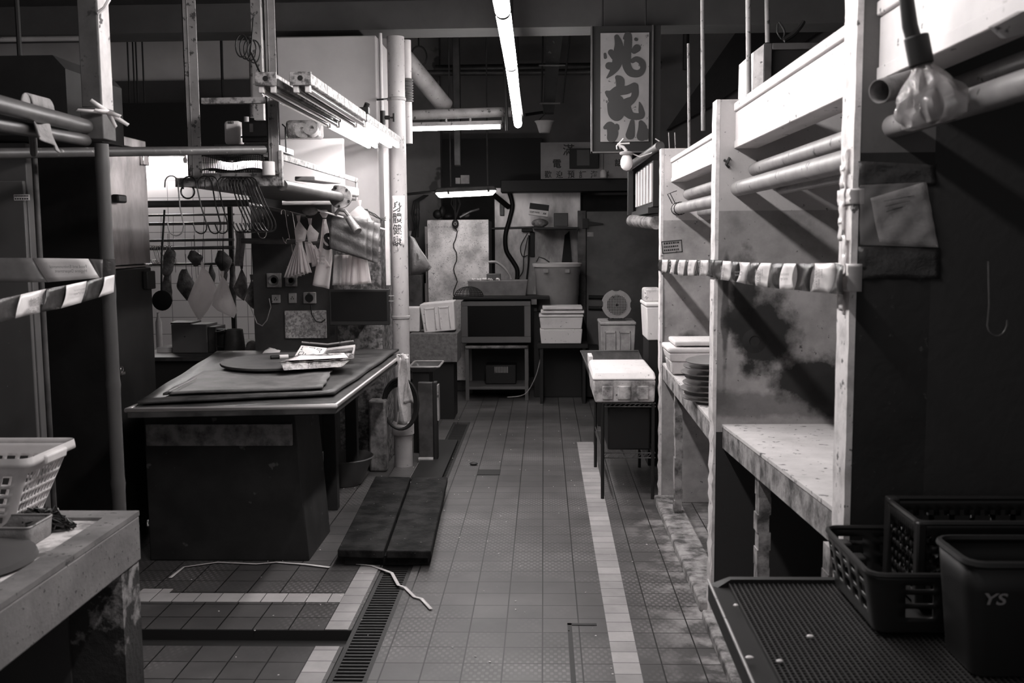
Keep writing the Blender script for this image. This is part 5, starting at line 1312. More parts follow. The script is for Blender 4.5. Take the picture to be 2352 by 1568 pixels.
# =================================================================== SWITCH PANEL AND BAGS
YQ = 6.72
obj('switch_board', MB().box(PY(578, 600, YQ).x, PY(765, 600, YQ).x, YQ+.01, YQ+.1, .02, PY(680, 440, YQ).z), m_boardd, label='tall dark board carrying the sockets and the speckled licence', cat='board', bevel=.004)
def socket(u0, v0, u1, v1, kind, label):
    a = PY(u0, v1, YQ-.012); b = PY(u1, v0, YQ-.012); t = thing('wall_socket', a, label, 'socket')
    obj('faceplate', MB().box(a.x, b.x, YQ-.014, YQ+.009, a.z, b.z), m_basetrim if kind == 2 else m_pipe, t, bevel=.004)
    cx, cz_ = (a.x+b.x)/2, (a.z+b.z)/2; r = min(b.x-a.x, b.z-a.z)*.36
    if kind == 0:
        m = MB()
        for dx, dz in ((0, .4), (-.4, -.2), (.4, -.2)): m.box(cx+dx*r-.003, cx+dx*r+.003, YQ-.0155, YQ-.0142, cz_+dz*r-.005, cz_+dz*r+.005)
        obj('pin_holes', m, m_ink, t)
    elif kind == 1: obj('dial', MB().cyl((cx, YQ-.03, cz_), (cx, YQ-.0145, cz_), r, 20), m_black, t)
    else:
        obj('round_dial', MB().lathe((cx, YQ-.0145, cz_), [(r*.6, 0), (r, -.008), (r*1.05, 0)], 20, rotx(-PI/2)), m_pipe_d, t)
socket(613, 627, 645, 660, 2, 'large square dial plate at the upper left of the switch board')
socket(655, 630, 681, 658, 2, 'square dial plate under the hanging paper bags')
socket(624, 677, 643, 696, 0, 'leftmost socket in the lower row of the switch board')
socket(663, 673, 680, 696, 0, 'middle socket in the lower row of the switch board')
socket(697, 671, 725, 697, 1, 'socket with a black round plug at the right of the lower row')
m = MB(); m.tube([PY(618, 685, YQ-.02), PY(622, 705, YQ-.03), PY(613, 735, YQ-.03), PY(602, 748, YQ-.03), PY(590, 742, YQ-.03), PY(576, 705, YQ-.03)], .004, 6); obj('pale_cable', m, m_glove, label='pale cable looping from the leftmost socket', cat='cable')
m = MB(); m.tube([PY(714, 700, YQ-.02), PY(716, 722, YQ-.03), PY(726, 738, YQ-.03), PY(738, 740, YQ-.03), PY(747, 733, YQ-.02)], .004, 6); obj('dark_cable', m, m_black, label='dark cable curving over the speckled licence', cat='cable')
a = PY(655, 777, YQ-.012); b = PY(748, 713, YQ-.012)
lc_ = thing('licence_plate', a, 'speckled framed licence with rows of characters under the sockets', 'sign')
obj('plate', MB().box(a.x, b.x, YQ-.01, YQ+.009, a.z, b.z), m_board, lc_, bevel=.002)
for k, (s_, u0, u1, v) in enumerate((('街市熟食', 690, 712, 735), ('牌照', 712, 722, 742), ('食物環境衛生署', 692, 732, 750), ('燒味及滷味', 676, 728, 759), ('檔位營業時間', 676, 730, 768))):
    p = PY(u0, v, YQ-.013); q = PY(u1, v, YQ-.013); text('characters', s_, p, (1, 0, 0), (0, 0, 1), (q-p).length, .02, m_inkg, lc_)
# black screen
a = PY(757, 747, 6.5); b = PY(893, 664, 6.5)
tv = thing('black_monitor', ((a.x+b.x)/2, 6.5, a.z), 'black flat monitor fixed beside the drain pipe over the counter end', 'monitor')
obj('casing', MB().box(a.x, b.x, 6.5, 6.545, a.z, b.z), m_black, tv, bevel=.004); obj('screen', MB().box(a.x+.015, b.x-.015, 6.497, 6.5, a.z+.03, b.z-.015), m_glassd, tv)
obj('wall_bracket', MB().box((a.x+b.x)/2-.04, (a.x+b.x)/2+.04, 6.545, YPL, a.z+.06, b.z-.06), m_black, tv)
m = MB(); 
for v in (680, 692): p = PY(897, v, 6.5); m.box(p.x-.012, p.x+.02, 6.5, 6.52, p.z, p.z+.004)
obj('side_clip', m, m_pipe, tv)
# poles with hooks before the panel
rail(555, 553, 742, 556, 6.5, 6.5, 'short horizontal pole in front of the switch board', mat('hook_pole', .12, .06, 9, rough=.4), name='short_pole')
cyl2('short_pole', 570, 468, 6.3, 700, 497, 6.6, .013, m_pipe_d, 'sloping dark pole under the hanging shelf', cat='pole')
so = obj('slim_hook', hookmesh(.2, r=.003, w=.045, top=.016, tip=.03), m_chrome, label='x', cat='hook'); so.data.transform(Matrix.Translation(so.location))
for i, (u, v, Y, rz, l) in enumerate(((600, 474, 6.33, .2, 'long slim hook at the left of the sloping pole'), (655, 487, 6.48, .9, 'slim hook in the middle of the sloping pole'), (672, 491, 6.52, .5, 'slim hook right of the middle of the sloping pole'), (684, 494, 6.56, .2, 'slim hook at the right end of the sloping pole'),
        (668, 554, 6.49, .3, 'slim hook hanging low at the left on the short pole'), (690, 555, 6.49, .7, 'slim hook hanging low at the right on the short pole'))):
    o = so if i == 0 else dup(so); p = PY(u, v, Y); o.location = (p.x, Y, p.z); o.rotation_euler = (0, 0, rz); o['label'] = l
    if 'group' in o: del o['group']
cyl2('stick', 722, 480, 6.2, 884, 527, 6.55, .006, m_tapew, 'thin pale stick slanting across the bags', cat='stick')
m = MB().sphere(PY(712, 484, 6.2), (.05, .03, .03), 10, 6); obj('stick_wrap', m, m_glove, label='bundle of grey wrap at the left end of the pale stick', cat='wrap')
# bags
plbag([(826, 470), (845, 490), (862, 520), (868, 560), (866, 595), (820, 560), (790, 520), (795, 495)], 6.62, 'pale plastic bag gathered on a wire at the right, behind the brown sheaf', m_bag, .05)
bs = thing('bag_sheaf', PY(812, 540, 6.35), 'thick sheaf of grey plastic bags folded over the pale stick', 'bag')
for k in range(3):
    dz = k*.02; du = k*22
    def sf(s, t, k=k, du=du):
        u = 762+du+(84-8*k)*s-6*t; v = 488+14*s+6*k+(82+10*s)*t
        return PY(u, v, 6.34+.05*k)+Vector((0, .02*math.sin(PI*t)*-1+.006*math.sin(9*t+5*s+k)+.004*math.sin(21*t-4*s), 0))
    obj('bag_layer', MB().grid(sf, 16, 20), m_bag_g, bs, thick=.012)
obj('rolled_end', MB().cyl(PY(800, 500, 6.27), PY(822, 532, 6.22), .022, 14, r2=.03), m_bag_g, bs, bevel=.004)
obj('handle_loop', MB().tube([PY(770, 492, 6.3), PY(778, 482, 6.3), PY(792, 484, 6.3), PY(805, 500, 6.3)], .012, 8), m_bag_g, bs)
wb = thing('shopping_bag', PY(740, 580, 6.4), 'tall white shopping bag printed with a big dark letter S', 'bag')
def wf(s, t):
    ul = 744-3*t if t < .0 else 743-24*t; ur = 748+14*min(1, t*2.2)-14*max(0, t-.6); v = 503+152*t
    return PY(ul+(ur-ul)*s, v+8*s*t, 6.42)+Vector((0, .012*math.sin(8*s+3*t), 0))
obj('bag_body', MB().grid(wf, 12, 20), m_bag, wb, thick=.01)
obj('tied_neck', MB().lathe(PY(745, 500, 6.42), [(.012, 0), (.03, .03), (.018, .05), (0, .04)], 12), m_bag, wb)
text('big_letter', 'S', PY(741, 573, 6.395), (1, 0, -.1), (.1, 0, 1), .062, .11, m_ink, wb, bold=.05)
for k, (v, s_) in enumerate(((590, '名店購物'), (597, '歡迎光臨'), (606, '多謝惠顧'))): text('small_print', s_, PY(728, v, 6.395), (1, 0, -.1), (.1, 0, 1), .05, .014, m_inkg, wb)
pf = thing('paper_bag_fan', PY(700, 600, 6.45), 'fan of white paper bags hanging by the switch board', 'bag')
for k in range(5):
    def ff(s, t, k=k):
        u = 690+(s-.5)*8-(22-8*k)*t+(s-.5)*24*t; v = 545+14*k*.3+(92-7*k)*t
        return PY(u, v, 6.46-.012*k)+Vector((0, .01*math.sin(16*s)*t, 0))
    obj('bag_layer', MB().grid(ff, 14, 10), m_bag, pf, thick=.004)
for k in range(3):
    def ff2(s, t, k=k): return PY(700+10*k+34*s*(.4+.6*t)+6*t, 555+2*k+50*t-8*s*t+6*k, 6.44-.01*k)+Vector((0, .008*math.sin(9*s+k), 0))
    obj('bag_layer', MB().grid(ff2, 8, 8), m_bag, pf, thick=.004)
pg_ = thing('paper_bag_fan', PY(800, 630, 6.45), 'broad fan of pale paper bags showing beneath the grey sheaf', 'bag')
for k in range(4):
    def fg(s, t, k=k): return PY(768+14*k+(50-6*k)*s+(s-.3)*16*t, 585+70*t-5*s*t, 6.47-.012*k)+Vector((0, .008*math.sin(14*s+k), 0))
    obj('bag_layer', MB().grid(fg, 16, 8), m_bag if k else m_foam_g, pg_, thick=.004)
plbag([(686, 505), (696, 520), (706, 530), (700, 552), (680, 556), (676, 530)], 6.4, 'small white knotted bag left on the hook pole', m_bag, .03, hang=(688, 494, 6.57))
plbag([(712, 512), (720, 525), (733, 535), (728, 552), (708, 556), (704, 535)], 6.4, 'small white knotted bag right on the hook pole', m_bag, .03, hang=(700, 497, 6.6))
m = MB()
for k in range(3): m.tube([PY(843-3*k, 480, 6.6), PY(850+k*6, 492, 6.58), PY(866+k*6, 500+k*3, 6.6), PY(886, 506-k*4, 6.75)], .003, 5)
obj('tie_wires', m, m_black, label='thin wires tying the bags to the pillar corner', cat='wire', kind='stuff')

# =================================================================== BACK OF THE AISLE
def B_(name, u0, v0, u1, v1, Y, dep, m, label, cat, bevel=.006): return roundbox(name, u0, v0, u1, v1, Y, dep, m, label, cat, bevel)
# end walls
obj('wall_end_panel', MB().box(PY(926, 400, 11.3).x, PY(1012, 400, 11.3).x, 11.3, 11.5, 0, 3.9), mat('end_plaster', .30, .2, 2, rough=.8, spots=[(3, .66, .1)]), kind='structure')
B_('steel_sheet', 1136, 430, 1334, 700, 11.40, .045, mat('stained_steel_sheet', .8, .25, 2.2, .38, .6, .42, metal=.4, streak=2), 'bright stained metal sheet on the wall behind the buckets', 'panel')
obj('wall_recess', MB().box(PY(1010, 380, 11.5).x, PY(1245, 380, 11.5).x, 11.5, 11.68, PY(1100, 450, 11.5).z, PY(1100, 318, 11.5).z), m_black, kind='structure')
obj('wall_dark_base', MB().box(PY(936, 800, 11.4).x, PY(1520, 800, 11.4).x, 11.45, 11.6, 0, PY(1100, 450, 11.4).z), m_dark, kind='structure')
B_('ledge', 1150, 412, 1450, 440, 10.9, .3, m_black, 'dark ledge under the character sign board', 'ledge')
# fridge with stained door
YR = 10.35
fr_ = thing('white_fridge', PY(1052, 690, YR), 'stained white fridge standing at the end of the aisle', 'fridge')
m = MB(); a = PY(984, 700, YR); b = PY(1122, 504, YR); m.box(a.x, b.x, YR+.045, YR+.6, 0.0, b.z-.01); obj('body', m, m_cabst, fr_, bevel=.006)
dd = obj('door', MB().box(a.x, b.x, YR, YR+.04, .12, b.z), m_fridge, fr_, bevel=.006)
m = MB(); 
for v0, v1 in ((520, 560), (650, 700)): p = PY(981, v1, YR); q = PY(985, v0, YR); m.box(p.x-.02, p.x+.01, YR-.01, YR+.03, p.z, q.z)
m.box(a.x-.022, a.x-.006, YR, YR+.02, .6, b.z-.1); obj('hinge', m, m_chrome, fr_)
m = MB(); p = PY(988, 522, YR-.001)
for k in range(7): m.box(p.x+.02+k*.03, p.x+.036+k*.03, YR-.0015, YR, p.z, p.z+.006)
obj('faded_print', m, m_inkg, dd)
# bell with cord
c = PY(1046, 514, YR-.05); bl = thing('cord_grip', c, 'round black bell-shaped gadget with a long cord down the white fridge', 'gadget')
obj('gadget_body', MB().sphere(c, (.036, .03, .048), 18, 12), m_black, bl); obj('rings', MB().lathe(c+Vector((0, -.028, 0)), [(.010, 0), (.014, -.006), (.018, 0)], 16, rotx(-PI/2)), m_pipe, bl)
rr = random.Random(8)
obj('cord', MB().tube([PY(1046+4*math.sin(i*1.1)+rr.uniform(-1, 1), 522+i*9.6, YR-.02) for i in range(18)], .005, 6), m_black, bl)
# clutter on top of the fridge
m = MB()
for (u, v, rx, rz) in ((1005, 492, .05, .05), (1016, 486, .035, .06), (1030, 497, .05, .03)): m.sphere(PY(u, v, YR+.2), (rx, .05, rz), 10, 7)
obj('black_bundle', m, m_black, label='crumpled black bundle on top of the white fridge', cat='bundle')
m = MB().sphere(PY(1070, 494, YR+.15), (.045, .04, .03), 10, 6); m.tube([PY(1056, 499, YR+.1), PY(1080, 486, YR+.1), PY(1100, 480, YR+.15)], .012, 7); obj('cable_bundle', m, m_pipe_d, label='bundle of pipe and cable on the right of the fridge top', cat='cable')
m = MB()
for k in range(5): m.tube([PY(1040+3*k, 449, YR+.0), PY(1036+6*k+4*math.sin(k*3), 468, YR+.03), PY(1048+3*math.sin(k*5), 490, YR-.0), PY(1046, 503, YR-.03)], .006, 6)
obj('hanging_cables', m, m_black, label='tangle of black cables from the sealed lamp to the fridge top', cat='cable', kind='stuff')
# vent thing + cables left of the fridge
obj('wall_dial', MB().sphere(PY(958, 486, 11.2), (.035, .05, .035), 12, 8), m_bask, label='small white knob on the wall left of the white fridge', cat='knob')
m = MB()
for k in range(4): m.tube([PY(975+k*3, 448, 11.1), PY(950+k*4, 462, 11.1), PY(945+k*6, 490+k*4, 11.1), PY(952+k*3, 520, 11.1), PY(945+5*k, 545, 11.1)], .007, 6)
obj('wall_cables', m, m_black, label='dark cables drooping on the wall left of the white fridge', cat='cable', kind='stuff')
rail(905, 449, 1003, 439, 9.7, 3, 'dark thin bar running to the sealed lamp', m_black, name='dark_bar')
# grey sheet bag at the drain pipe
plbag([(941, 540), (952, 548), (965, 570), (980, 592), (992, 614), (984, 622), (968, 628), (942, 632)], 7.12, 'dark grey plastic sheet bulging out behind the drain pipe', m_bag_g, .08, hang=(934, 500, 7.02))
# metal column left of fridge, below bag
B_('side_cabinet', 925, 632, 968, 760, 10.2, .4, m_cabst, 'dull steel cabinet between the drain pipe and the white fridge', 'cabinet')
# sealed lamp
YL_ = 9.7
sl = thing('sealed_lamp', PY(1070, 436, YL_), 'short sealed lamp with a clear cover above the white fridge', 'light')
a = PY(1004, 443, YL_); b = PY(1136, 437, YL_)
m = MB(); d = b-a
m.hexa([a+Vector((-.02, -.07, .0)), b+Vector((.02, -.07, .0)), b+Vector((.02, .07, .0)), a+Vector((-.02, .07, .0))], [a+Vector((0, -.055, .045)), b+Vector((0, -.055, .045)), b+Vector((0, .055, .045)), a+Vector((0, .055, .045))]); obj('housing', m, m_pipe_d, sl, bevel=.008)
m = MB(); m.hexa([a+Vector((.02, -.045, -.045)), b+Vector((-.02, -.045, -.045)), b+Vector((-.02, .045, -.045)), a+Vector((.02, .045, -.045))], [a+Vector((-.015, -.065, -.001)), b+Vector((.015, -.065, -.001)), b+Vector((.015, .065, -.001)), a+Vector((-.015, .065, -.001))]); obj('diffuser', m, E_SMALL, sl, bevel=.01)
for u in (1035, 1120):
    p = PY(u, 428, YL_); obj('hanger', MB().cyl(p, Vector((p.x, p.y, 4.0)), .007, 8), m_pipe_d, sl)
for k, (u, v) in enumerate(((1030, 443), (1122, 438))): p = PY(u, v, YL_-.072); obj('clip', MB().box(p.x-.01, p.x+.01, YL_-.078, YL_-.06, p.z-.012, p.z+.03), m_black, sl)
B_('small_carton', 1058, 402, 1078, 422, YL_-.03, .08, m_foam_g, 'taller small carton standing on the sealed lamp', 'carton', .002)
B_('small_carton', 1046, 408, 1057, 422, YL_-.03, .08, m_foam_g, 'shorter small carton standing on the sealed lamp', 'carton', .002)
# dark post right of lamp
B_('grey_post', 1040, -16, 1056, 380, 9.9, .1, m_pipe_d, 'short grey duct above the sealed lamp', 'duct')
# horizontal tube lamp left of the row
YT = 8.4
batten('tube_lamp', PY(925, 297, YT), PY(1153, 291, YT), 'horizontal glowing tube next to the drain pipe', m_pipe, E_BACK, .017, cat='light')
cyl2('ceiling_pipe', 925, 265, YT, 1175, 256, YT, .042, m_pipe, 'pale horizontal pipe above the horizontal tube')
cyl2('ceiling_pipe', 934, 138, 8.2, 1022, 244, 8.6, .075, m_pipe, 'thick pale pipe slanting down behind the drain pipe', ext=.15)
obj('lamp_channel', MB().hexa([PY(925, 292, YT)+Vector((0, -.03, .0)), PY(1153, 286, YT)+Vector((0, -.03, .0)), PY(1153, 286, YT)+Vector((0, .03, 0)), PY(925, 292, YT)+Vector((0, .03, 0))], [PY(925, 283, YT)+Vector((0, -.03, .0)), PY(1153, 277, YT)+Vector((0, -.03, .0)), PY(1153, 277, YT)+Vector((0, .03, 0)), PY(925, 283, YT)+Vector((0, .03, 0))]), m_pipe, label='pale channel right above the horizontal glowing tube', cat='channel')
for u in (1025, 1080, 1155): cyl2('channel_hanger', u, 262, YT+.0, u, 281, YT, .01, m_pipe, {1025: 'left short hanger of the pale channel', 1080: 'middle short hanger of the pale channel', 1155: 'right short hanger of the pale channel'}[u], cat='hanger')
# ceiling runs
cyl2('ceiling_pipe', 925, 73, 7.45, 1235, 64, 7.45, .018, m_pale_pipe, 'thin pale pipe under the beam, ending past the glowing row')
cyl2('ceiling_pipe', -40, 36, 7.8, 560, 30, 7.8, .022, m_pale_pipe, 'pale pipe above the big beam at the upper left')
cyl2('ceiling_pipe', 880, 12, 7.8, 1140, 2, 7.8, .016, m_pale_pipe, 'pale pipe above the big beam behind the glowing row')
cyl2('ceiling_pipe', -40, 91, 6.6, 190, 88, 6.6, .016, m_pale_pipe, 'pale pipe just below the beam at the upper left corner')
cyl2('ceiling_pipe', 265, 165, 9.4, 860, 141, 9.4, .022, m_pipe_d, 'upper dark pipe crossing the dim wall at the upper left')
cyl2('ceiling_pipe', 265, 192, 9.5, 860, 172, 9.5, .02, m_pipe, 'lower grey pipe crossing the dim wall at the upper left')
cyl2('ceiling_pipe', 930, 168, 10.5, 1400, 165, 10.5, .03, m_pipe_d, 'grey pipe crossing the dim wall behind the glowing row')
cyl2('ceiling_pipe', 1000, 158, 11.0, 1520, 150, 11.0, .04, m_pipe_d, 'dark pipe crossing behind the hanging tray')
for k, u in enumerate((292, 304, 311, 326)): cyl2('ceiling_rod', u, 88, 8.9, u+6, 238, 8.9, .007, m_black, ['first', 'second', 'third', 'fourth'][k]+' from the left of four thin dark rods at the upper left', cat='rod')
cyl2('ceiling_rod', 508, 88, 8.9, 512, 236, 8.9, .012, m_black, 'thicker dark rod between the two shelf posts', cat='rod')
# coil of wire near shelf post
m = MB()
for k in range(4): m.tube([PY(555+14*math.cos(a_)+5*k, 105+26*math.sin(a_), 5.2+.02*k)+Vector((.01*k, 0, -.01*k)) for a_ in [2*PI*i/20 for i in range(20)]], .004, 5, closed=True)
m.tube([PY(582, 40, 5.2), PY(576, 120, 5.2), PY(596, 165, 5.1), PY(612, 180, 4.9)], .005, 5)
obj('wire_coil', m, m_black, label='loose coil of black wire by the shelf posts near the ceiling', cat='wire')
cyl2('rear_pillar', 585, 85, 6.0, 588, 270, 6.0, .035, m_steelp, 'grey upright behind the right shelf post', cat='post')
m = MB(); c = PY(962, 130, 9.0); m.tube([c+Vector((.07*math.cos(a_), 0, .09*math.sin(a_))) for a_ in [2*PI*i/20 for i in range(20)]], .008, 6, closed=True); m.tube([c+Vector((0, 0, .09)), PY(957, -62, 9.0)], .008, 6)
obj('wire_coil', m, m_black, label='loop of dark cable on the dim wall right of the drain pipe', cat='cable')
# hanging cable tray and rods
ht = thing('hanging_duct', PY(1272, 260, 9.0), 'dark perforated duct hanging from the ceiling right of the glowing row', 'duct')
m = MB(); m.hexa([PY(1247, 258, 9.2), PY(1272, 258, 9.2), PY(1272, 258, 9.2)+Vector((0, .15, 0)), PY(1247, 258, 9.2)+Vector((0, .15, 0))], [PY(1262, -40, 8.6), PY(1306, -40, 8.6), PY(1306, -40, 8.6)+Vector((0, .15, 0)), PY(1262, -40, 8.6)+Vector((0, .15, 0))]); obj('duct_body', m, m_base, ht)
for v, du in ((75, 34), (150, 30), (237, 24)): obj('cross_bar', MB().cyl(PY(1277-(v*.06)-du, v, 8.9), PY(1277-(v*.06)+du, v, 8.9), .010, 8), m_pipe_d, ht)
for s_ in (-1, 1): obj('rod', MB().cyl(PY(1268+24*s_, 237, 8.9), PY(1285+36*s_, -30, 8.9), .008, 8), m_black, ht)
obj('side_arm', MB().cyl(PY(1205, 264, 9.05), PY(1252, 257, 9.25), .014, 8), m_black, ht)
sh = thing('hanging_lamp', PY(1251, 290, 8.9), 'small pale lamp shade hanging under the dark duct', 'lamp')
c = PY(1251, 305, 8.9); obj('shade', MB().lathe(c, [(.045, 0), (.05, .004), (.075, .085), (.09, .10), (.085, .104), (.045, .01)], 22), m_bin, sh)
obj('wire_stem', MB().tube([c+Vector((-.06, 0, .1)), c+Vector((0, 0, .16)), PY(1246, 238, 8.9)], .005, 6), m_black, sh)
cyl2('dark_rod', 1150, -125, 8.2, 1165, 300, 8.2, .014, m_black, 'dark rod left of the hanging duct, behind the tube row', cat='rod')

# big vertical sign
YG = 6.88
a = PY(1357, 352, YG); b = PY(1518, 58, YG)
sg = thing('shop_sign', ((a.x+b.x)/2, YG, a.z), 'tall framed sign with large black brush characters hanging above the right side', 'sign')
obj('backing', MB().box(a.x, b.x, YG, YG+.04, a.z, b.z), m_black, sg)
m = MB(); w = .010
for (x0, x1, z0, z1) in ((a.x, a.x+w, a.z, b.z), (b.x-w-.05, b.x-.05, a.z, b.z), (a.x, b.x, a.z, a.z+w)): m.box(x0, x1, YG-.02, YG, z0, z1)
obj('frame', m, m_pipe_d, sg)
c = PY(1379, 326, YG-.004); d = PY(1491, 75, YG-.004); obj('panel', MB().box(c.x, d.x, YG-.012, YG-.001, c.z, d.z), m_signw, sg)
W_ = d.x-c.x
for ch, u0, v0, u1, v1, bo in (('兆', 1390, 180, 1482, 78, .045), ('記', 1388, 280, 1482, 172, .05), ('仔', 1386, 324, 1489, 278, .05)):
    pass
BR = [[[(400,235,30),(425,330,50),(415,450,62),(400,560,58),(350,650,36),(285,722,10)], [(330,420,36),(370,470,40)], [(305,580,42),(360,590,50)],
  [(490,250,16),(535,215,42),(530,350,50),(515,480,55),(520,580,50),(570,660,48),(660,672,42),(712,620,34),(705,545,36),(640,500,32),(590,520,28)], [(610,400,36),(640,370,46)], [(628,262,20),(640,268,16)], [(258,440,16),(262,480,18)]],
 [[(405,720,26),(440,760,50),(440,830,48)], [(280,900,22),(340,930,55),(420,880,60),(520,870,50),(610,830,48)], [(610,830,46),(620,910,42),(590,980,40),(510,1040,60),(520,1120,58),(580,1180,44),(690,1180,38),(690,1100,30),(672,1020,8)],
  [(330,1050,46),(350,1150,52),(400,1190,52),(440,1120,60),(420,1000,62),(340,980,46)]],
 [[(262,1320,24),(320,1300,50),(350,1380,66),(340,1440,58)], [(400,1300,26),(410,1330,22)], [(585,1250,26),(575,1330,42),(560,1410,54)], [(690,1262,28),(710,1330,52),(700,1420,62)], [(760,1350,18),(750,1440,30)]]]
for ci, strokes in enumerate(BR):
    n_ = 14; ly = 0
    for st_ in strokes:
        m = MB()
        P = smooth([Vector((x, y_, w)) for x, y_, w in st_], 6) if len(st_) > 2 else [Vector(st_[0]).lerp(Vector(st_[1]), q/6) for q in range(7)]
        for p in P:
            ly += 1
            cc0 = PY(1340+p.x/5.225, 40+p.y/5.225, YG-.014); rr0 = max(2, p.z)/5.225*YG/FPX
            m.cyl(cc0+Vector((0, -.00001*ly, 0)), cc0+Vector((0, .0012, 0)), rr0, n_)
        obj('brush_stroke', m, m_ink, sg)
for x in (a.x+.08, b.x-.1): obj('hanging_chain', MB().cyl((x, YG+.02, b.z), (x, YG+.02, 4.0), .006, 6), m_black, sg)
# small character board
YH = 10.85
a = PY(1242, 411, YH); b = PY(1452, 325, YH)
cb_ = thing('character_board', a, 'dusty white board with rows of black characters above the dark ledge', 'sign')
obj('board', MB().box(a.x, b.x, YH, YH+.03, a.z, b.z), mat('dusty_board', .36, .28, 6, rough=.7), cb_)
def chars(s, u0, v0, wpx, hpx, step, parent, Y, bold=.01):
    for k, ch in enumerate(s):
        if ch == ' ': continue
        p = PY(u0+k*step, v0, Y-.003); q = PY(u0+k*step+wpx, v0, Y-.003); r = PY(u0+k*step, v0-hpx, Y-.003)
        text('character', ch, p, (1, 0, 0), (0, 0, 1), q.x-p.x, r.z-p.z, m_ink, parent, bold)
chars('歡迎預訂海鮮', 1251, 409, 16, 17, 26.4, cb_, YH); chars('電', 1270, 386, 19, 20, 30, cb_, YH, .02); chars('話', 1412, 382, 17, 17, 30, cb_, YH, .02); chars('滿', 1293, 357, 26, 26, 34, cb_, YH, .01)
cb2 = thing('picture_frame', PY(1340, 386, YH-.1), 'dark picture frame leaning on the character board', 'frame')
a = PY(1308, 387, YH-.08); b = PY(1375, 340, YH-.08); obj('frame', MB().box(a.x, b.x, YH-.08, YH-.05, a.z, b.z), m_black, cb2, bevel=.004)
a = PY(1325, 380, YH-.084); b = PY(1354, 344, YH-.084); obj('picture', MB().box(a.x, b.x, YH-.084, YH-.079, a.z, b.z), m_enam, cb2)
bt = thing('pull_switch', PY(1386, 400, 10.5), 'small pale pull switch hanging before the character board', 'switch')
obj('switch_body', MB().lathe(PY(1386, 408, 10.5), [(.03, 0), (.035, .005), (.035, .06), (.02, .08), (0, .085)], 16), m_bask, bt); obj('cord', MB().cyl(PY(1386, 392, 10.5), PY(1388, 164, 10.5), .003, 6), m_black, bt)
# bulb on its bracket
YU = 6.2
lb = thing('bulb_lamp', PY(1440, 340, YU), 'unlit white bulb on a bracket in front of the tall sign', 'lamp')
c = PY(1439, 372, YU)
obj('bulb', MB().lathe(c, [(1e-4, -.053), (.018, -.048), (.032, -.033), (.038, -.012), (.036, .01), (.027, .033), (.02, .042)], 26), m_bulb, lb)
obj('holder', MB().lathe(c, [(.02, .04), (.04, .045), (.044, .055), (.036, .062), (.018, .066), (0, .066)], 22), m_foam_g, lb)
obj('bracket', MB().tube([c+Vector((0, 0, .066)), c+Vector((-.02, 0, .09)), c+Vector((-.055, 0, .105)), PY(1424, 340, YU), PY(1424, 331, YU)], .010, 8), m_bask, lb)
obj('clip_bar', MB().cyl(PY(1419, 330, YU), PY(1446, 329, YU), .005, 8), m_bask, lb)
m = MB(); m.tube([PY(1446, 350, YU), PY(1470, 360, YU), PY(1495, 352, YU), PY(1512, 338, YU+.02), PY(1516, 325, YU), PY(1505, 318, YU)], .004, 5); m.tube([PY(1417, 343, YU), PY(1416, 335, YU), PY(1432, 318, YU)], .004, 5); obj('flex', m, m_bask, lb)
pa_ = PY(1442, 385, 7.2); pb_ = PY(1516, 335, 6.05); obj('support_pipe', MB().cyl(pa_, pb_, .028, 16), m_pipe_d, label='dark pipe running back above the far divider beside the bulb', cat='pipe')
# striped rack
YZ0, YZ1 = 6.15, 7.0
xk = .70; xk = PY(1508, 400, YZ0).x
lr = thing('striped_lightbox', (xk, 6.6, 1.9), 'dark rack with white upright strips behind the far divider', 'rack')
def zk(v, Y): return PY(1480, v, Y).z
m = MB(); m.box(xk-.02, xk+.02, YZ0, YZ1+.3, zk(478, 6.5), zk(378, 6.5)); obj('back_board', m, m_black, lr)
for k in range(6): y = YZ0+.04+k*.19; m = MB().box(xk-.03, xk-.021, y, y+.075, zk(468, 6.5), zk(383, 6.5)); obj('white_strip', m, m_bask, lr)
obj('lower_plate', MB().box(xk-.05, xk+.03, YZ0, YZ1+.3, zk(492, 6.5), zk(480, 6.5)), m_black, lr)
m = MB(); a = PY(1452, 497, 7.1); b = PY(1508, 500, 6.2)
m.cyl(a+Vector((0, 0, -.03)), b+Vector((0, 0, -.03)), .042, 16); obj('lamp_trough', m, m_clear, label='pale half-round lamp cover below the striped rack', cat='lamp cover')
B_('dark_upright', 1442, 392, 1456, 495, 7.3, .05, m_base, 'dark upright strut left of the striped rack', 'strut')

# right back: dark cabinet
YC = 10.5
cc_ = thing('cold_room_door', PY(1410, 800, YC), 'tall stained steel cabinet door at the right end of the aisle', 'cabinet')
a = PY(1347, 700, YC); b = PY(1505, 482, YC); obj('body', MB().box(a.x-.05, b.x+.3, YC+.03, YC+.7, 0, b.z), m_dark, cc_)
dr = obj('door', MB().box(a.x, b.x+.28, YC, YC+.028, .1, b.z-.01), mat('stained_door', .12, .045, 1.6, .35, .65, .55), cc_, bevel=.005)
e = PY(1327, 700, YC); obj('jamb', MB().box(e.x, a.x-.005, YC-.01, YC+.03, .1, b.z), m_cabst, cc_, bevel=.003)
p = PY(1340, 513, YC); q = PY(1385, 514, YC); m = MB().box(p.x-.01, p.x+.05, YC-.04, YC-.001, p.z-.05, p.z+.05); m.hexa([(p.x, YC-.03, p.z-.03), (q.x, YC-.03, q.z-.006), (q.x, YC-.001, q.z-.006), (p.x, YC-.001, p.z-.03)], [(p.x, YC-.03, p.z+.03), (q.x, YC-.03, q.z+.006), (q.x, YC-.001, q.z+.006), (p.x, YC-.001, p.z+.03)]); obj('hinge', m, m_black, dr)
p = PY(1349, 543, YC); q = PY(1363, 533, YC); obj('label_plate', MB().box(p.x, q.x, YC-.003, YC-.0005, p.z, q.z), m_foam_g, dr)
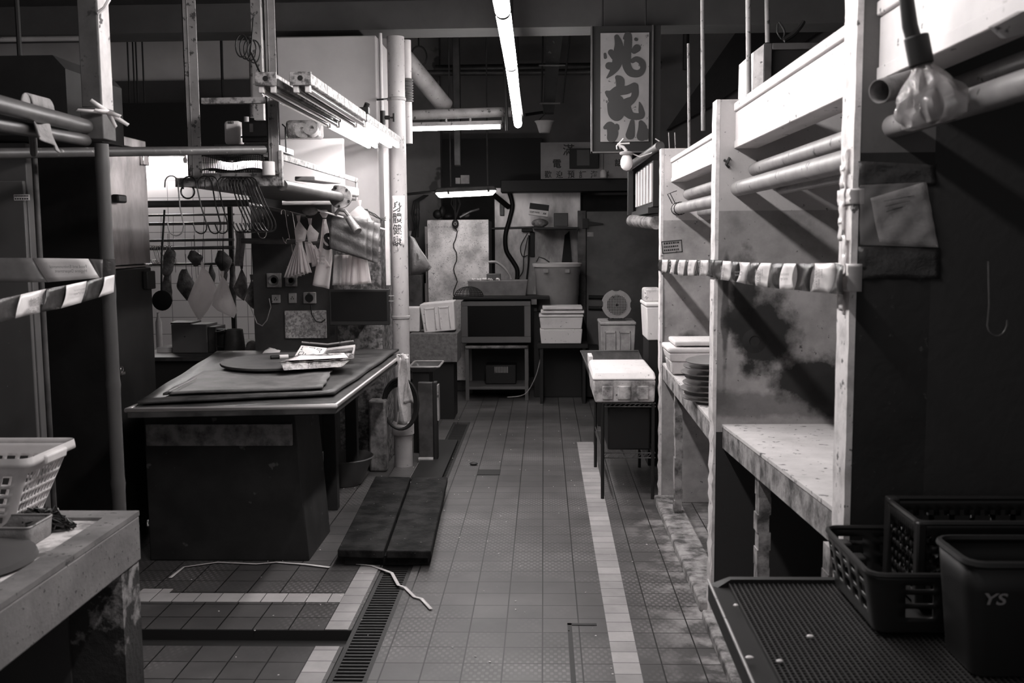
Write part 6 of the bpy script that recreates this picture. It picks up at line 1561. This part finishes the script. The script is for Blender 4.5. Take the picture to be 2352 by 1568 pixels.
for k, v in enumerate((682, 707)): p = PY(1352, v, YC-.03); obj('side_handle', MB().cyl(p, p+Vector((.16, 0, -.004)), .02, 10), m_base, dr)
# bucket on its stand
YB_ = 9.95
c = PY(1281, 700, YB_); zb0 = PY(1281, 715, YB_).z
bk = thing('lidded_bucket', c, 'large pale plastic bin with a wide rim at the end of the aisle', 'bin')
rw = (PY(1340, 600, YB_).x-PY(1228, 600, YB_).x)/2; zt_ = PY(1281, 606, YB_).z; H = zt_-zb0
obj('bin_body', MB().lathe((c.x, YB_+.2, zb0), [(0, 0), (rw*.86, 0), (rw*.88, H*.3), (rw*.90, H*.32), (rw*.92, H*.75), (rw*.94, H*.77), (rw*.97, H*.95), (rw*.9, H*.95), (0, H*.9)], 36), m_bin, bk)
obj('rim', MB().lathe((c.x, YB_+.2, zt_-.03), [(rw*.94, -.01), (rw*1.03, 0), (rw*1.05, .03), (rw*.95, .035), (rw*.92, .0)], 36, closed=True), mat('bin_rim', .5, rough=.5), bk)
for s_ in (-1, .75): obj('lug', MB().box(c.x+s_*rw*.5-.02, c.x+s_*rw*.5+.03, YB_+.2-rw*.95, YB_+.2-rw*.85, zt_-.09, zt_-.05), m_bin, bk, bevel=.005)
obj('cable_loop', MB().tube([PY(1232, 601, YB_), PY(1238, 590, YB_), PY(1250, 594, YB_), PY(1262, 602, YB_)], .006, 6), m_black, label='dark cable loop on the rim of the pale bin', cat='cable')
obj('bin_stand', MB().box(c.x-rw*1.0, c.x+rw*1.0, YB_+.02, YB_+.5, 0, zb0-.002), m_black, label='black cupboard carrying the pale bin', cat='cupboard', bevel=.006)
B_('dark_locker', 1345, 800, 1378, 912, 9.8, .4, m_black, 'black locker low at the right end of the aisle', 'locker')
# hose, stand with shelf
hp = [(1168, 436), (1177, 470), (1170, 505), (1161, 540), (1163, 575), (1178, 600), (1188, 620), (1187, 650)]
obj('black_hose', MB().tube(smooth([PY(u, v, 11.372) for u, v in hp]), .026, 12), m_black, label='thick black hose snaking down the bright metal sheet', cat='hose')
m = MB(); a = PY(1148, 455, 10.6); b = PY(1175, 472, 10.6); m.cyl(PY(1135, 448, 11.2), PY(1168, 475, 11.36), .03, 10); obj('tap_elbow', m, m_black, label='dark slanted fitting at the top of the black hose', cat='fitting')
cyl2('shelf_bar', 1122, 525, 11.386, 1250, 521, 11.386, .012, m_pipe_d, 'thin dark bar across the bright metal sheet', cat='bar')
B_('dark_bracket', 1198, 525, 1224, 532, 11.29, .1, m_black, 'flat black plate under the carton at the metal sheet', 'bracket')
B_('black_strut', 1217, 532.5, 1228, 590, 11.368, .03, m_black, 'vertical black strip on the bright metal sheet', 'strut')
B_('power_strip', 1148, 462, 1158, 495, 11.348, .05, m_pipe_d, 'small power box on the wall left of the black hose', 'socket')
m = MB(); m.box(-.01, .01, 0, .01, 0, .01)
t = thing('paper_carton', PY(1235, 490, 10.6), 'tilted two-tone paper carton marked A4 on the metal sheet shelf', 'carton')
Rc = roty(.13); p = PY(1237, 482, 10.6)
obj('lower_half', MB().obox(p+Vector((0, .08, -.03)), (.205, .16, .062), Rc), m_paper, t, bevel=.002); obj('upper_half', MB().obox(p+Vector((.008, .08, .033)), (.205, .16, .06), Rc), m_black, t, bevel=.002)
q = p+Rc @ Vector((-.085, -.004, -.038)); text('letters', 'COPY PAPER', q, Rc @ Vector((1, 0, 0)), Rc @ Vector((0, 0, 1)), .1, .018, m_ink, t, .01)
q = p+Rc @ Vector((.05, -.004, -.042)); text('letters', 'A4', q, Rc @ Vector((1, 0, 0)), Rc @ Vector((0, 0, 1)), .035, .024, m_ink, t, .02)
m = MB().sphere(PY(1240, 512, 10.6), (.09, .06, .045), 12, 8); obj('clear_parcel', m, m_clear, label='crumpled clear parcel under the paper carton', cat='parcel')
B_('dark_carton', 1272, 489, 1305, 520, 10.5, .2, m_boardd, 'dark carton on the ledge right of the paper carton', 'carton')
obj('carton_shelf', MB().box(PY(1225, 524, 10.4).x, PY(1330, 524, 10.4).x, 10.4, 11.398, PY(1280, 526, 10.4).z, PY(1280, 521.5, 10.4).z), m_black, label='dark shelf plate carrying the cartons beside the metal sheet', cat='shelf')
m = MB(); m.tube(smooth([PY(u, v, 11.35) for u, v in ((1212, 535), (1196, 565), (1200, 588), (1212, 586))]), .005, 6); m.tube(smooth([PY(u, v, 11.35) for u, v in ((1215, 540), (1214, 600), (1210, 640), (1206, 700))]), .01, 6); m.tube(smooth([PY(u, v, 11.35) for u, v in ((1212, 545), (1203, 590), (1200, 625), (1180, 645), (1165, 650))]), .005, 6)
obj('loose_wires', m, m_black, label='loose black wires hanging beside the black hose', cat='wire', kind='stuff')
m = MB(); m.hexa([PY(1286, 640, 11.3), PY(1316, 640, 11.3), PY(1316, 640, 11.39), PY(1286, 640, 11.39)], [PY(1297, 540, 11.3), PY(1308, 530, 11.3), PY(1308, 530, 11.39), PY(1297, 540, 11.39)]); obj('dark_flap', m, m_black, label='dark funnel-shaped cover rising behind the pale bin', cat='cover')
# oven and stand
YO = 9.75
ov = thing('oven', PY(1140, 790, YO), 'grey benchtop oven with a dark window on a metal stand', 'oven')
a = PY(1060, 789, YO); b = PY(1219, 691, YO)
obj('body', MB().box(a.x, b.x, YO+.03, YO+.5, a.z, b.z), m_black, ov, bevel=.01)
m = MB(); x0, x1, z0, z1 = a.x, b.x, a.z+.006, b.z; fx, fz = .065, .06
for (q0, q1, r0, r1) in ((x0, x1, z0, z0+fz), (x0, x1, z1-fz*.8, z1), (x0, x0+fx, z0+fz, z1-fz*.8), (x1-fx, x1, z0+fz, z1-fz*.8)): m.box(q0, q1, YO, YO+.028, r0, r1)
drr = obj('door', m, m_oven, ov, bevel=.004)
obj('window', MB().box(x0+fx-.01, x1-fx+.01, YO+.012, YO+.02, z0+fz-.01, z1-fz*.8+.01), m_glassd, drr)
ov2 = thing('oven_stand', PY(1140, 915, YO), 'metal stand with two shelves beneath the oven', 'stand')
a2 = PY(1070, 915, YO+.05); b2 = PY(1214, 915, YO+.05); zt = a.z-.004
obj('top_shelf', MB().box(a2.x, b2.x, YO+.02, YO+.5, zt-.05, zt-.02), m_basetrim, ov2, bevel=.01); zl = PY(1140, 890, YO+.05).z
obj('lower_shelf', MB().box(a2.x, b2.x, YO+.05, YO+.5, zl-.02, zl+.01), m_oven, ov2, bevel=.004)
for x in (a2.x, b2.x-.035):
    for y in (YO+.04, YO+.46): obj('leg', MB().box(x, x+.035, y, y+.035, 0, zt-.02), m_oven, ov2)
obj('back_sheet', MB().box(a2.x, b2.x, YO+.5, YO+.51, 0, zt), m_black, ov2)
t = thing('small_heater', PY(1150, 868, YO+.2), 'small device with a ribbed window under the oven', 'heater')
pa3 = PY(1115, 874, YO+.2); pb3 = PY(1185, 838, YO+.2); obj('body', MB().box(pa3.x, pb3.x, YO+.2, YO+.42, zl+.012, pb3.z), m_black, t, bevel=.01)
m = MB(); p = PY(1136, 856, YO+.195); q = PY(1168, 842, YO+.195)
for k in range(9): x = p.x+(q.x-p.x)*k/9; m.box(x, x+.01, YO+.19, YO+.2, p.z, q.z)
obj('ribbed_window', m, m_pipe, t)
obj('feet', MB().box(pa3.x+.02, pb3.x-.02, YO+.24, YO+.36, zl+.01, zl+.014), m_black, t)
m = MB(); m.tube(smooth([PY(u, v, YO-.02) for u, v in ((1248, 790), (1240, 830), (1228, 870), (1205, 905), (1165, 912))]), .005, 6); obj('floor_cable', m, m_pipe, label='thin pale cable curving from behind the foam boxes to the floor', cat='cable')
# things on the oven
zo = b.z
B_('griddle_plate', 1040, 682, 1262, 687.5, YO-.03, .45, m_black, 'wide black plate lying on top of the oven', 'plate', .003)
zo = PY(1150, 682, YO).z
p = PY(1073, 645, YO+.1); q = PY(1212, 645, YO+.1)
st_ = thing('foam_tray_box', p, 'grey foam fish box with crumbs standing on the oven', 'box')
obj('box_body', MB().hexa([(p.x+.02, YO+.14, zo+.003), (q.x-.02, YO+.14, zo+.003), (q.x-.02, YO+.38, zo+.003), (p.x+.02, YO+.38, zo+.003)], [(p.x, YO+.13, p.z), (q.x, YO+.13, p.z), (q.x, YO+.4, p.z), (p.x, YO+.4, p.z)]), mat('fish_box', .2, .13, 8, rough=.8), st_, bevel=.006)
rr = random.Random(2); m = MB()
for k in range(40): m.sphere((rr.uniform(p.x+.04, p.x+.32), YO+.14+rr.random()*.1, p.z+.004+rr.random()*.012), rr.uniform(.005, .014), 6, 4)
obj('ice_crumbs', m, m_foam, st_, label='white crumbs on top', kind='stuff')
obj('clear_hose', MB().tube(smooth([PY(u, v, YO+.25) for u, v in ((1122, 602), (1140, 602), (1158, 615), (1170, 630), (1174, 641))]), .014, 10), m_pipe, label='pale curved hose arching over the grey fish box', cat='hose')
obj('hose_holder', MB().box(PY(1118, 640, YO+.25).x, PY(1150, 640, YO+.25).x, YO+.2, YO+.28, p.z+.002, PY(1130, 628, YO+.25).z), m_pipe_d, label='dark fitting at the foot of the curved hose', cat='fitting', bevel=.006)
c = PY(1077, 681, YO+.05); md = MB()
nn = 22
def dome(i, j): 
    th = PI/2*j/8; a_ = 2*PI*i/nn; return Vector((c.x+.145*math.cos(th)*math.cos(a_), YO+.05+.075*math.cos(th)*math.sin(a_), zo+.004+.10*math.sin(th)))
for i in range(nn): md.tube([dome(i, j) for j in range(9)], .0022, 4)
for j in range(8): md.tube([dome(i, j) for i in range(nn)], .0026, 4, closed=True)
obj('mesh_dome', md, m_black, label='black wire mesh dome on the left of the oven top', cat='strainer')
# foam boxes around
YX = 9.55
pA = PY(950, 766, 8.7); 
pk = PY(955, 832, 8.7); pk2 = PY(1050, 765, 8.7)
ck = thing('speckled_crate', pk, 'grey speckled crate under the tilted white foam box', 'crate')
obj('crate_body', MB().box(pk.x-.05, pk2.x, 8.7, 9.1, pk.z, pk2.z-.002), mat('speckled_foam', .17, .09, 30, .35, .6, .8), ck, bevel=.005)
obj('crate_stand', MB().box(pk.x, pk2.x-.04, 8.75, 9.1, 0, pk.z-.003), m_black, label='black stand under the speckled crate', cat='stand')
def PB(u0, v0, u1, v1, Y): a = PY(u0, v1, Y); b = PY(u1, v0, Y); return a, b
a, b = PB(968, 700, 1048, 768, 8.8)
foambox(a.x+.01, b.x, 8.8, 9.08, pk2.z+.004, pk2.z+(b.z-a.z)-.0, 'tilted white foam box with two grooves left of the oven', m_foam, lid=0, R=roty(-.09), panels=2)
a, b = PB(948, 706, 966, 768, 8.82)
foambox(a.x-.06, b.x-.005, 8.82, 9.0, pk2.z+.002, b.z, 'narrow white foam box half hidden behind the drain pipe', m_foam, lid=0)
a, b = PB(1240, 722, 1338, 790, YX)
tb = thing('black_bench', ((a.x+b.x)/2, YX, 0), 'black bench under the stack of white foam boxes', 'bench'); obj('bench_top', MB().box(a.x-.02, b.x+.05, YX-.0, YX+.32, a.z-.04, a.z-.003), m_black, tb)
for x in (a.x, b.x): obj('leg', MB().box(x, x+.03, YX+.02, YX+.3, 0, a.z-.04), m_black, tb)
zmid = (a.z+b.z)/2
foambox(a.x, b.x, YX+.01, YX+.3, a.z, zmid, 'lower pale foam box of the stack right of the oven', m_foam, lid=0)
foambox(a.x-.002, b.x+.004, YX+.01, YX+.3, zmid+.002, b.z, 'upper pale foam box of the stack right of the oven', m_foam, lid=.03)
for k, (v0, v1, l) in enumerate(((713, 721, 'lower loose foam lid on the stack right of the oven'), (704, 712, 'upper loose foam lid on the stack right of the oven'))):
    p, q = PB(1242+4*k, v0, 1342-4*k, v1-.5, YX); obj('flat_foam_slab', MB().box(p.x, q.x, YX, YX+.3, p.z+.001, q.z), m_foam, label=l, cat='lid', bevel=.006)
a, b = PB(1379, 739, 1460, 838, 8.4)
foambox(a.x, b.x, 8.4, 8.8, a.z, b.z, 'pale foam box with two panels under the fan', m_foam_g, lid=.03, panels=2)
obj('box_stand', MB().box(a.x-.02, b.x+.02, 8.38, 8.85, 0, a.z-.003), m_black, label='black stand below the pale foam box with the fan', cat='stand')
# fan
c = PY(1417, 700, 8.5); fn_ = thing('round_fan', PY(1417, 738, 8.5), 'grey round fan with a mesh centre on the pale foam box', 'fan')
rf = 34*8.5/FPX
prof = []; nn = 48; vs = []; 
m = MB(); out = []
for i in range(nn):
    a_ = 2*PI*i/nn; k = 1 if abs(math.sin(2*a_)) > .45 else .90; out.append(c+Vector((rf*k*math.cos(a_), 0, rf*k*math.sin(a_))))
inn = [c+Vector((rf*.68*math.cos(2*PI*i/nn), 0, rf*.68*math.sin(2*PI*i/nn))) for i in range(nn)]
D_ = Vector((0, .10, 0)); m.add(out+inn+[p+D_ for p in out], [(i, (i+1) % nn, nn+(i+1) % nn, nn+i) for i in range(nn)]+[(i, (i+1) % nn, 2*nn+(i+1) % nn, 2*nn+i) for i in range(nn)]+[tuple(range(2*nn, 3*nn))])
obj('fan_housing', m, mat('fan_grey', .26, .2, 10, rough=.5), fn_)
m = MB(); k = -rf*.66
while k < rf*.66:
    w = math.sqrt(max(0, (rf*.68)**2-k*k)); m.box(c.x+k-.002, c.x+k+.002, c.y-.006, c.y+.0, c.z-w, c.z+w); m.box(c.x-w, c.x+w, c.y-.006, c.y+.0, c.z+k-.002, c.z+k+.002); k += .0135
obj('mesh_guard', m, m_pipe, fn_); obj('fan_dark', MB().cyl(c+Vector((0, .004, 0)), c+Vector((0, .02, 0)), rf*.68, 32), m_black, fn_)
obj('hub', MB().cyl(c+Vector((0, -.012, 0)), c+Vector((0, .0, 0)), .012, 12), m_black, fn_)
zf_ = b.z; obj('foot', MB().box(c.x-.07, c.x+.07, c.y+.0, c.y+.1, zf_+.002, c.z-rf*.9), m_base, fn_)
# foam boxes at the right, behind the far divider
a, b = PB(1484, 695, 1530, 782, 6.9)
foambox(a.x, b.x+.15, 6.9, 7.3, a.z, b.z, 'upright white foam box peeping out beside the far divider', m_foam, lid=.03)
obj('box_stand', MB().box(a.x+.02, b.x+.14, 6.92, 7.3, 0, a.z-.003), m_black, label='black stand under the upright foam box at the far divider', cat='stand')
B_('canister', 1480, 662, 1520, 694, 7.0, .2, m_foam_d, 'grimy pale canister on the upright foam box', 'canister', .015)

# =================================================================== WIRE CART WITH THE BIG FOAM BOX
YK = 6.02
g0 = PY(1364, 925, YK); g1 = PY(1503, 921, YK)
wc = thing('wire_cart', ((g0.x+g1.x)/2, 6.4, 0), 'black wire shelf cart carrying the big dirty foam box', 'cart')
xL, xR, yN, yF = PZ(1384, 1146, 0).x-.0, g1.x+.005, YK, YK+.85
zt = g0.z-.004; zm_ = PY(1440, 1040, YK).z
for x in (xL, xR-.012):
    for y in (yN, yF): obj('leg', MB().cyl((x, y, 0), (x, y, zt), .011, 10), m_black, wc)
def wshelf(z, nm, dz=.03):
    m = MB()
    for zz in (z, z-dz):
        m.tube([(xL, yN, zz), (xR, yN, zz), (xR, yF, zz), (xL, yF, zz)], .004, 6, closed=True)
    k = 0; x = xL
    while x < xR-.02: m.tube([(x, yN, z-dz), (x+.03, yN, z)], .0025, 4); x += .03
    x = xL
    while x < xR: m.tube([(x, yN, z), (x, yF, z)], .002, 4); x += .03
    obj(nm, m, m_pipe_d, wc)
wshelf(zt, 'top_shelf', .02); wshelf(zm_, 'lower_shelf')
a_, b_ = PY(1396, 1032, YK+.06), PY(1494, 935, YK+.06)
obj('black_tub', MB().box(a_.x, b_.x, YK+.06, YK+.7, zm_+.006, b_.z), m_black, label='black tub standing on the lower shelf of the wire cart', cat='tub', bevel=.01)
# metal pan on the top behind/around the box
r0 = PY(1334, 806, yF); 
m = MB(); zr = zt+.30; zr2 = PY(1362, 880, YK).z
trp = thing('steel_pan', ((xL+xR)/2, 6.5, zt), 'deep dark steel pan that holds the big foam box on the cart', 'pan')
xa_ = PY(1334, 806, 7.1).x
Bq = [(xL-.01, yN+.03, zt+.003), (xR-.0, yN+.03, zt+.003), (xR-.0, 7.0, zt+.003), (xL-.03, 7.0, zt+.003)]
zt2 = PY(1334, 806, 7.1).z
Tq = [(xL-.03, yN+.012, zt+.10), (xR+.0, yN+.012, zt+.10), (xR, 7.1, zt2), (xa_, 7.1, zt2)]
m.add([Vector(p) for p in Bq+Tq], [(0, 1, 2, 3), (1, 2, 6, 5), (2, 3, 7, 6), (3, 0, 4, 7)])
obj('pan_wall', m, m_cabst, trp, thick=.004); obj('rim', MB().tube([Tq[0], Tq[3], Tq[2]], .006, 6), m_pipe_d, trp)
bx0, bx1 = PY(1362, 890, YK-.0).x, PY(1505, 890, YK).x
zb1 = zt+.008; zl0 = PY(1430, 872, YK).z
fb = thing('foam_box', ((bx0+bx1)/2, 6.3, zb1), 'big dirty foam box with moulded panels on the wire cart', 'box')
yb3 = YK+.62
obj('box_body', MB().hexa([(bx0+.012, YK-.01, zb1), (bx1-.005, YK-.01, zb1), (bx1-.005, yb3, zb1), (bx0+.012, yb3, zb1)], [(bx0, YK-.02, zl0), (bx1, YK-.02, zl0), (bx1, yb3, zl0), (bx0, yb3, zl0)]), m_foam_d, fb, bevel=.01)
obj('lid', MB().hexa([(bx0-.008, YK-.03, zl0+.001), (bx1+.004, YK-.03, zl0+.001), (bx1+.004, yb3+.01, zl0+.001), (bx0-.008, yb3+.01, zl0+.001)], [(bx0+.004, YK+.015, zl0+.05), (bx1-.004, YK+.015, zl0+.05), (bx1-.004, yb3, zl0+.05), (bx0+.01, yb3, zl0+.05)]), m_foam, fb, bevel=.014)
for (u0, u1) in ((1383, 1408), (1418, 1449), (1464, 1490)):
    p = PY(u0, 905, YK-.02); q = PY(u1, 905, YK-.02); zA, zB_ = PY(1430, 916, YK).z, PY(1430, 885, YK).z
    obj('raised_panel', MB().box(p.x, q.x, YK-.030, YK-.005, zA, zB_), m_foam_d, fb, bevel=.006)
B_('loose_foam_piece', 1352, 818, 1362, 852, 6.8, .2, m_foam, 'white foam piece standing in the pan left of the big box', 'foam piece', .004)
# tray and leaning door by the drain pipe
YV = 7.3
a = PZ(952, 846, .62); 
tq = thing('shallow_sink', PY(980, 845, YV), 'pale shallow tray sticking out behind the drain pipe', 'tray')
p0, p1 = PY(945, 846, YV), PY(1008, 846, YV); p2 = PY(1008, 830, YV+.3)
m = MB(); rim = openbox(m, (p0.x, p1.x-.05, YV+.03, YV+.32), (p0.x-.02, p1.x, YV, YV+.36), p0.z-.03, p0.z+.01, 2, lambda i, j: False, ns=4, r0=.02, r1=.02)
obj('tray_wall', m, m_pipe_d, tq, thick=.004); obj('rim', MB().tube(rim, .008, 6, closed=True), m_pipe, tq)
obj('tray_stand', MB().box(p0.x+.0, p1.x-.08, YV+.05, YV+.3, 0, p0.z-.035), m_black, label='black stand under the pale shallow tray', cat='stand')
YD2 = 7.05
a, b = PB(962, 878, 1003, 1046, YD2)
dr2 = thing('leaning_door', (a.x, YD2, 0), 'dark cabinet door standing on edge beside the drain pipe', 'door')
obj('panel', MB().box(a.x, b.x-.03, YD2, YD2+.05, .012, b.z), m_cabst, dr2, bevel=.006); obj('edge', MB().box(b.x-.028, b.x+.0, YD2-.005, YD2+.08, .008, b.z+.0), m_black, dr2, bevel=.004); obj('edge_strip', MB().box(b.x+.001, b.x+.012, YD2, YD2+.08, .3, b.z-.02), m_pipe, dr2, label='pale outer strip')
obj('foot_roller', MB().cyl((a.x+.0, YD2-.02, .02), (b.x-.03, YD2-.02, .02), .018, 10), m_pipe, dr2)

# =================================================================== UPPER RIGHT
for k, (u, v0, v1, Y, r, l) in enumerate(((1615, -40, 300, 5.1, .010, 'long pale rod hanging left of the middle divider'), (1720, -40, 232, 4.02, .010, 'pale rod dropping onto the long pale beam'),
        (1583, 100, 341, 5.75, .008, 'shorter rod dropping onto the short pale beam'), (1763, -40, 98, 5.2, .012, 'pale rod standing on the dark framed box'))):
    cyl2('hanging_rod', u-2, v0, Y, u, v1, Y, r, m_steelp, l, cat='rod')
YZ = 5.2
fb2 = thing('framed_box', PY(1810, 210, YZ), 'dark open-fronted box with a pale end above the long beam', 'box')
a, b = PB(1752, 96, 1950, 300, YZ)
m = MB(); w = .04
for (x0, x1, z0, z1) in ((a.x, a.x+w, a.z, b.z), (a.x+w, b.x, b.z-w*.8, b.z)): m.box(x0, x1, YZ, YZ+.05, z0, z1)
obj('front_frame', m, m_cabst, fb2, bevel=.004); obj('inside', MB().box(a.x+w*.5, b.x, YZ+.04, YZ+.5, a.z, b.z-.01), m_black, fb2)
e = PY(1731, 110, YZ); obj('pale_end', MB().hexa([(e.x, YZ+.02, a.z), (a.x-.002, YZ, a.z), (a.x-.002, YZ+.4, a.z), (e.x, YZ+.4, a.z)], [(e.x+.004, YZ+.02, b.z-.04), (a.x-.002, YZ, b.z-.006), (a.x-.002, YZ+.4, b.z-.006), (e.x+.004, YZ+.4, b.z-.04)]), m_post, fb2)
obj('beam_shelf', MB().box(e.x-.05, b.x+.2, YZ-.02, YZ+.6, a.z-.02, a.z-.002), m_cabst, label='dark plate laid over the stalls under the framed box', cat='plate')
m = MB(); m.tube(smooth([PY(u, v, 5.3) for u, v in ((1800, 92), (1822, 78), (1838, 60), (1845, 48))]), .014, 8); m.tube(smooth([PY(u, v, 5.3) for u, v in ((1798, 92), (1802, 72), (1790, 50))]), .005, 6); m.tube(smooth([PY(u, v, 5.3) for u, v in ((1795, 90), (1786, 75), (1786, 55))]), .004, 6)
obj('twisted_cables', m, m_black, label='twisted dark cables rising from the framed box', cat='cable')
m = MB(); m.hexa([PY(1530, 300, 11.5), PY(1640, 240, 11.5), PY(1640, 240, 11.7), PY(1530, 300, 11.7)], [PY(1700, 60, 11.5), PY(1900, 60, 11.5), PY(1900, 60, 11.7), PY(1700, 60, 11.7)])
obj('stair_underside', m, m_walld, label='dark slanting stair underside on the far wall', cat='stair')
cyl2('dark_upright', 1577, -32, 9.5, 1575, 160, 9.5, .03, m_black, 'dark upright near the ceiling right of the tall sign', cat='post')
cyl2('dark_upright', 1508, -32, 9.5, 1508, 330, 9.5, .03, m_black, 'dark upright directly behind the right edge of the tall sign', cat='post')
for k, (u, v) in enumerate(((1536, 322), (1550, 322))): cyl2('bent_wire', u, v-18, 5.96, u+2, 349, 5.96, .003, m_pipe, ['left thin wire standing on top of the farthest divider', 'right thin wire standing on top of the farthest divider'][k], cat='wire')
